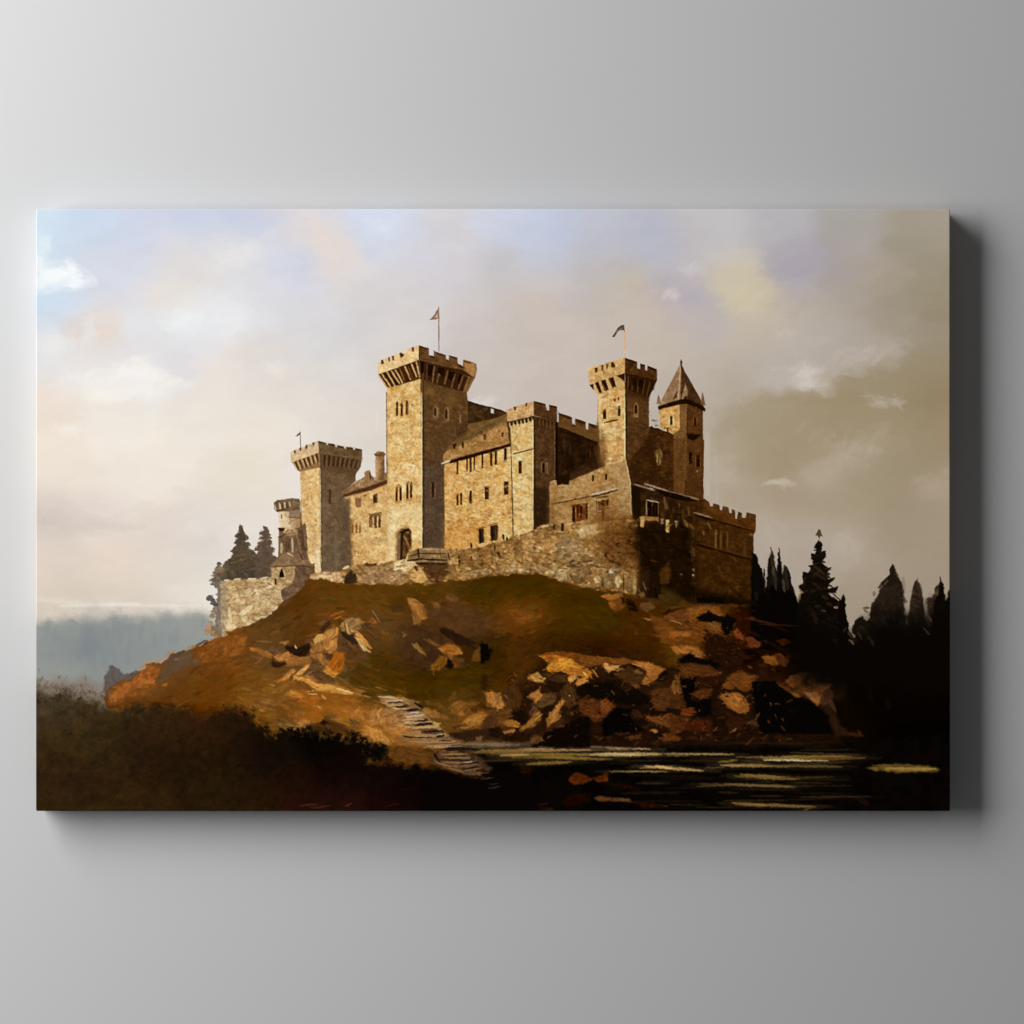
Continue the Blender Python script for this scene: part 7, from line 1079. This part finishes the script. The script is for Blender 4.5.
# the colours above were noted as they look under the lamp, which falls off to the right and downwards:
# divide that fall-off out to get the reflectance of the ink itself
u_ = ((GX - 493) / 457)[None, :]; w_ = ((GY - 510) / 301)[:, None]
FALL = np.exp(-.1585 - .3269 * u_ - .0952 * w_ - .0005 * u_ * u_ + .0242 * u_ * w_ - .0137 * w_ * w_)
lin = np.clip(lin / FALL[..., None], 0, .93).astype(np.float32)

# ---- materials
def new_mat(name):
    m = bpy.data.materials.new(name); m.use_nodes = True
    nt = m.node_tree; return m, nt, nt.nodes['Principled BSDF']
def weave_bump(nt, bsdf, strength, dist):
    tc = nt.nodes.new('ShaderNodeTexCoord'); outs = []
    for rot in (0, 1):
        w = nt.nodes.new('ShaderNodeTexWave'); w.wave_type = 'BANDS'; w.bands_direction = 'Z' if rot else 'X'
        w.inputs['Scale'].default_value = 240; w.inputs['Distortion'].default_value = .6; w.inputs['Detail'].default_value = 1
        nt.links.new(tc.outputs['Object'], w.inputs['Vector']); outs.append(w)
    mx = nt.nodes.new('ShaderNodeMath'); mx.operation = 'ADD'
    nt.links.new(outs[0].outputs['Fac'], mx.inputs[0]); nt.links.new(outs[1].outputs['Fac'], mx.inputs[1])
    bp = nt.nodes.new('ShaderNodeBump'); bp.inputs['Strength'].default_value = strength; bp.inputs['Distance'].default_value = dist
    nt.links.new(mx.outputs[0], bp.inputs['Height']); nt.links.new(bp.outputs['Normal'], bsdf.inputs['Normal'])
mat_print, nt, bs = new_mat('printed_canvas')
at = nt.nodes.new('ShaderNodeAttribute'); at.attribute_name = 'paint'
nt.links.new(at.outputs['Color'], bs.inputs['Base Color'])
bs.inputs['Roughness'].default_value = .85; bs.inputs['Specular IOR Level'].default_value = .0
weave_bump(nt, bs, .10, .0001)
mat_back, nt, bs = new_mat('raw_stretcher_wood')
nz = nt.nodes.new('ShaderNodeTexNoise'); nz.inputs['Scale'].default_value = 40
rp = nt.nodes.new('ShaderNodeValToRGB'); rp.color_ramp.elements[0].color = (.42, .30, .18, 1); rp.color_ramp.elements[1].color = (.55, .42, .27, 1)
nt.links.new(nz.outputs['Fac'], rp.inputs['Fac']); nt.links.new(rp.outputs['Color'], bs.inputs['Base Color']); bs.inputs['Roughness'].default_value = .7
mat_wall, nt, bs = new_mat('grey_wall_paint')
nz = nt.nodes.new('ShaderNodeTexNoise'); nz.inputs['Scale'].default_value = 3; nz.inputs['Detail'].default_value = 4
tc = nt.nodes.new('ShaderNodeTexCoord'); nt.links.new(tc.outputs['Object'], nz.inputs['Vector'])
rp = nt.nodes.new('ShaderNodeValToRGB'); rp.color_ramp.elements[0].color = (WALLA * .985,) * 3 + (1,); rp.color_ramp.elements[1].color = (WALLA * 1.015,) * 3 + (1,)
nt.links.new(nz.outputs['Fac'], rp.inputs['Fac']); nt.links.new(rp.outputs['Color'], bs.inputs['Base Color'])
bs.inputs['Roughness'].default_value = .9; bs.inputs['Specular IOR Level'].default_value = .1
n2 = nt.nodes.new('ShaderNodeTexNoise'); n2.inputs['Scale'].default_value = 420; n2.inputs['Detail'].default_value = 2
nt.links.new(tc.outputs['Object'], n2.inputs['Vector'])
bp = nt.nodes.new('ShaderNodeBump'); bp.inputs['Strength'].default_value = .06; bp.inputs['Distance'].default_value = .0004
nt.links.new(n2.outputs['Fac'], bp.inputs['Height']); nt.links.new(bp.outputs['Normal'], bs.inputs['Normal'])

# ---- the wall
me = bpy.data.meshes.new('wall'); y = DEPTH + .0005
me.from_pydata([(-6, y, -3), (6, y, -3), (6, y, 3), (-6, y, 3), (-6, y + .12, -3), (6, y + .12, -3), (6, y + .12, 3), (-6, y + .12, 3)], [], [(0, 1, 2, 3), (5, 4, 7, 6), (4, 5, 1, 0), (3, 2, 6, 7), (4, 0, 3, 7), (1, 5, 6, 2)])
me.materials.append(mat_wall); wall = link('wall', me); wall['kind'] = 'structure'; wall['label'] = 'smooth plain pale grey wall behind the canvas print'; wall['category'] = 'wall'

# ---- the canvas print
root = link('canvas_print', None)
root['label'] = 'wide frameless canvas print of a stone castle on a hill, hung on the grey wall'; root['category'] = 'canvas print'

# which strip of texels belongs to the flat front
k0x = 1; VX = np.arange(TW); VY = np.arange(TH)
ca, cb, ra, rb = k0x, TW - k0x, k0x, TH - k0x
gx = wx(GX); gz = wz(GY)
F = ids.copy()

def components(m):
    """4-connected blobs of a boolean mask, as lists of (row, col)"""
    pts = set(zip(*np.nonzero(m))); out = []
    while pts:
        p = pts.pop(); st = [p]; blob_ = [p]
        while st:
            j, i = st.pop()
            for q in ((j + 1, i), (j - 1, i), (j, i + 1), (j, i - 1)):
                if q in pts: pts.remove(q); st.append(q); blob_.append(q)
        out.append(blob_)
    return out

def patch(name, sel, parent, label=None):
    """the printed cells where sel is true, as one flat mesh"""
    jj, ii = np.nonzero(sel)
    keep = (jj >= ra) & (jj < rb - 1) & (ii >= ca) & (ii < cb - 1); jj, ii = jj[keep], ii[keep]
    if len(jj) == 0: return None
    a = jj * TW + ii
    quads = np.stack([a, a + TW, a + TW + 1, a + 1], 1)
    vs, inv = np.unique(quads, return_inverse=True); inv = inv.reshape(-1)
    me = bpy.data.meshes.new(name)
    n = len(vs); f = len(a)
    me.vertices.add(n); me.loops.add(f * 4); me.polygons.add(f)
    co = np.zeros((n, 3), np.float32); co[:, 0] = gx[vs % TW]; co[:, 2] = gz[vs // TW]
    me.vertices.foreach_set('co', co.ravel())
    me.loops.foreach_set('vertex_index', inv.astype(np.int32))
    me.polygons.foreach_set('loop_start', np.arange(0, f * 4, 4, dtype=np.int32))
    me.update(calc_edges=True)
    at = me.color_attributes.new('paint', 'FLOAT_COLOR', 'POINT')
    cc = np.ones((n, 4), np.float32); cc[:, :3] = lin.reshape(-1, 3)[vs]
    at.data.foreach_set('color', cc.ravel())
    me.materials.append(mat_print)
    return link(name, me, parent, label)

XX = np.broadcast_to(GX[None, :], (TH, TW)); YY = np.broadcast_to(GY[:, None], (TH, TW))
def is_(n): return (F == ID[n]) if n in ID else np.zeros((TH, TW), bool)
# tiny crumbs of paint belong to what surrounds them: windows and chimneys under 8 cells fold back into their building
for n in list(ID):
    if '/' in n:
        base = ID[n.split('/')[0]]
        for b in components(F == ID[n]):
            if len(b) < 9:
                for p in b: F[p] = base

PARTS = [  # id, part name, label
 ('sky', 'painted_sky', 'pale cloudy painted sky, blue at the left and brown at the right'),
 ('far_wood', 'painted_forest', 'misty blue grey far wood at the left edge of the picture'),
 ('hill', 'painted_hill', 'brown and orange grassy hill under the castle'),
 ('water', 'painted_lake', 'black lake with ochre streaks of light'),
 ('scrub_dark', 'painted_scrub', 'dark scrub across the lower left corner'),
 ('keep', 'painted_tower', 'tallest square tower with the arched gate'),
 ('tower_left', 'painted_tower', 'square tower at the left end with flared battlements'),
 ('flag_tower', 'painted_tower', 'square tower at the right with a dark flag'),
 ('cone_tower', 'painted_tower', 'slim tower with a pointed cone roof'),
 ('hall_tower', 'painted_tower', 'low square tower between hall and dark recess'),
 ('turret', 'painted_turret', 'small round turret in front of the left tower'),
 ('guard_house', 'painted_guard_house', 'small round guard house with a conical roof'),
 ('west_range', 'painted_building', 'low range with chimneys left of the tallest tower'),
 ('great_hall', 'painted_building', 'golden hall with rows of slit windows'),
 ('recess_range', 'painted_building', 'dark range set back behind the hall tower'),
 ('front_building', 'painted_building', 'sunlit front building with a sloping buttress'),
 ('shaded_front', 'painted_building', 'shaded front with lean-to roofs and a pale window frame'),
 ('right_wing', 'painted_building', 'dark crenellated wing at the right end'),
 ('link_wall', 'painted_wall', 'dark wall between flag tower and cone tower'),
 ('rear_wall', 'painted_wall', 'dark rear wall beside the tallest tower'),
 ('outer_wall', 'painted_wall', 'rough stone wall along the top of the hill'),
 ('curtain_wall', 'painted_wall', 'pale curtain wall at the far left'),
 ('dark_bastion', 'painted_bastion', 'black shaded bastion of rough stone'),
 ('round_bastion', 'painted_bastion', 'small round stone balcony by the gate'),
 ('pine_left_a', 'painted_pine_tree', 'brown pine behind the curtain wall, the left one'),
 ('pine_left_b', 'painted_pine_tree', 'brown pine behind the curtain wall, next to the turret'),
 ('pine_tall', 'painted_pine_tree', 'tall black pine with stepped boughs'),
 ('pine_misty', 'painted_pine_tree', 'broad misty grey pine'),
 ('pine_slim', 'painted_pine_tree', 'slim misty grey pine'),
 ('pine_edge', 'painted_pine_tree', 'black pine at the right edge'),
 ('bush_left', 'painted_shrub', 'ragged shrub before the end of the curtain wall'),
 ('shrub_right', 'painted_shrub', 'low dark shrub between the pines'),
]
node = {}
for n, name, label in PARTS:
    o = patch(name, is_(n), root, label)
    if o: node[n] = o
# three thin firs beside the right wing
g3 = is_('pine_group')
for a, b, lab in ((0, 766, 'narrow black fir against the right wing'), (766, 777.5, 'thin black fir, middle of three'), (777.5, 2000, 'thin black fir nearest the tall pine')):
    patch('painted_pine_tree', g3 & (XX >= a) & (XX < b), root, lab)
# sub-parts
rk = is_('rock')
for sel, lab in ((XX < 386, 'pale tumbled rocks on the left slope'), ((XX >= 386) & (XX < 500) & (YY < 688), 'rocks in the middle of the slope'), ((XX >= 600) & (YY < 664), 'rocks on the bank below the bastion')):
    patch('rock_outcrop', rk & sel, node['hill'], lab); rk &= ~sel
patch('rock_outcrop', rk, node['hill'], 'broken brown rocks along the shore')
st_ = is_('steps')
patch('stone_steps', st_ & (YY < 748.5), node['hill'], 'upper flight of pale stone steps'); patch('stone_steps', st_ & (YY >= 748.5), node['hill'], 'lower flight of stone steps')
patch('bush', is_('scrub_left'), node['hill'], 'grey bush at the foot of the hill'); patch('bush', is_('scrub'), node['hill'], 'dark bush below the left tower')
for b in components(is_('shore_stone')):
    if len(b) > 40:
        m = np.zeros((TH, TW), bool); m[tuple(zip(*b))] = True; patch('shore_stone', m, node['water'])
    else:
        for p in b: F[p] = ID['water']
m = is_('shore_stone')
for n, par in (('flag_left', 'tower_left'), ('flag_keep', 'keep'), ('flag_right', 'flag_tower')): patch('flag', is_(n), node[par])
done = set()
for n in list(ID):
    if '/' not in n: continue
    base, sub = n.split('/')
    cs = components(F == ID[n])
    if sub in ('window', 'chimney'):
        for b in cs:
            m = np.zeros((TH, TW), bool); m[tuple(zip(*b))] = True; patch(sub, m, node[base])
    else:
        patch(sub, F == ID[n], node[base])

# ---- the folded edge of the cloth: quarter round, then back to the wall
ir = list(range(ca, cb - 1)) + [cb - 1]; jr = list(range(ra, rb))
loop = [(ra, i) for i in range(ca, cb)] + [(j, cb - 1) for j in range(ra + 1, rb)] + [(rb - 1, i) for i in range(cb - 2, ca - 1, -1)] + [(j, ca) for j in range(rb - 2, ra, -1)]
prof = [(0, 0)] + [(RAD * math.sin(q), RAD * (1 - math.cos(q))) for q in (math.radians(v) for v in (15, 30, 45, 60, 75, 90))] + [(RAD, DEPTH * .5), (RAD, DEPTH - .0002)]
V = []; CL = []; FC = []
nL = len(loop)
for d, yy in prof:
    for j, i in loop:
        x, z = gx[i], gz[j]
        sx = -1 if i == ca else (1 if i == cb - 1 else 0); sz = 1 if j == ra else (-1 if j == rb - 1 else 0)
        if sx and sz: q = .7071
        else: q = 1
        # the picture is mirrored round the edge
        m = int(min(40, (d + yy) / MM * S * .8)); jj = j - (m if sz < 0 else (-m if sz > 0 else 0)); ii = i - (m if sx > 0 else (-m if sx < 0 else 0))
        V.append((x + sx * d * q, yy, z + sz * d * q)); CL.append(tuple(lin[jj, ii]) + (1,))
for k in range(len(prof) - 1):
    for t in range(nL):
        u = (t + 1) % nL; FC.append((k * nL + t, (k + 1) * nL + t, (k + 1) * nL + u, k * nL + u)[::-1])
me = bpy.data.meshes.new('canvas_edge'); me.from_pydata(V, [], FC)
at = me.color_attributes.new('paint', 'FLOAT_COLOR', 'POINT'); at.data.foreach_set('color', np.array(CL, np.float32).ravel())
me.materials.append(mat_print)
for p in me.polygons: p.use_smooth = True
link('canvas_edge', me, root, 'narrow folded side of the canvas carrying the picture round')
# wooden stretcher behind the cloth
bm = bmesh.new()
xa, xb, za, zb = wx(X0) + .004, wx(X1) - .004, wz(Y1) + .004, wz(Y0) - .004
def bar(x0, x1, z0, z1):
    vs = [bm.verts.new(p) for p in ((x0, .004, z0), (x1, .004, z0), (x1, .004, z1), (x0, .004, z1), (x0, DEPTH - .001, z0), (x1, DEPTH - .001, z0), (x1, DEPTH - .001, z1), (x0, DEPTH - .001, z1))]
    for f in ((0, 1, 2, 3), (5, 4, 7, 6), (4, 5, 1, 0), (3, 2, 6, 7), (4, 0, 3, 7), (1, 5, 6, 2)): bm.faces.new([vs[q] for q in f])
bar(xa, xb, za, za + .035); bar(xa, xb, zb - .035, zb); bar(xa, xa + .035, za + .035, zb - .035); bar(xb - .035, xb, za + .035, zb - .035)
me = bpy.data.meshes.new('stretcher_frame'); bm.to_mesh(me); bm.free(); me.materials.append(mat_back); link('stretcher_frame', me, root)

# ---- light: a tall soft lamp high at the left, a dim room
w = bpy.data.worlds.new('World'); C.world = w; w.use_nodes = True
w.node_tree.nodes['Background'].inputs['Color'].default_value = (1, 1, 1, 1); w.node_tree.nodes['Background'].inputs['Strength'].default_value = AMB
from mathutils import Vector
def lamp(name, loc, target, sx, sy, power):
    l = bpy.data.lights.new(name, 'AREA'); l.shape = 'RECTANGLE'; l.size = sx; l.size_y = sy; l.energy = power
    o = bpy.data.objects.new(name, l); C.collection.objects.link(o); o.location = loc
    o.rotation_euler = (Vector(target) - Vector(loc)).to_track_quat('-Z', 'Y').to_euler(); return o
for L_ in LAMPS: lamp(*L_)

# ---- camera, square on
cam = bpy.data.cameras.new('camera'); co_ = bpy.data.objects.new('camera', cam); C.collection.objects.link(co_)
D_ = 3.2; co_.location = (0, -D_, 0); co_.rotation_euler = (math.radians(90), 0, 0)
cam.sensor_width = 36; cam.lens = 36 * D_ / 1.024; cam.clip_end = 50; C.camera = co_
C.render.engine = 'CYCLES'; C.render.resolution_x = C.render.resolution_y = 1024
C.view_settings.view_transform = 'Standard'; C.view_settings.look = 'None'; C.view_settings.exposure = 0; C.view_settings.gamma = 1
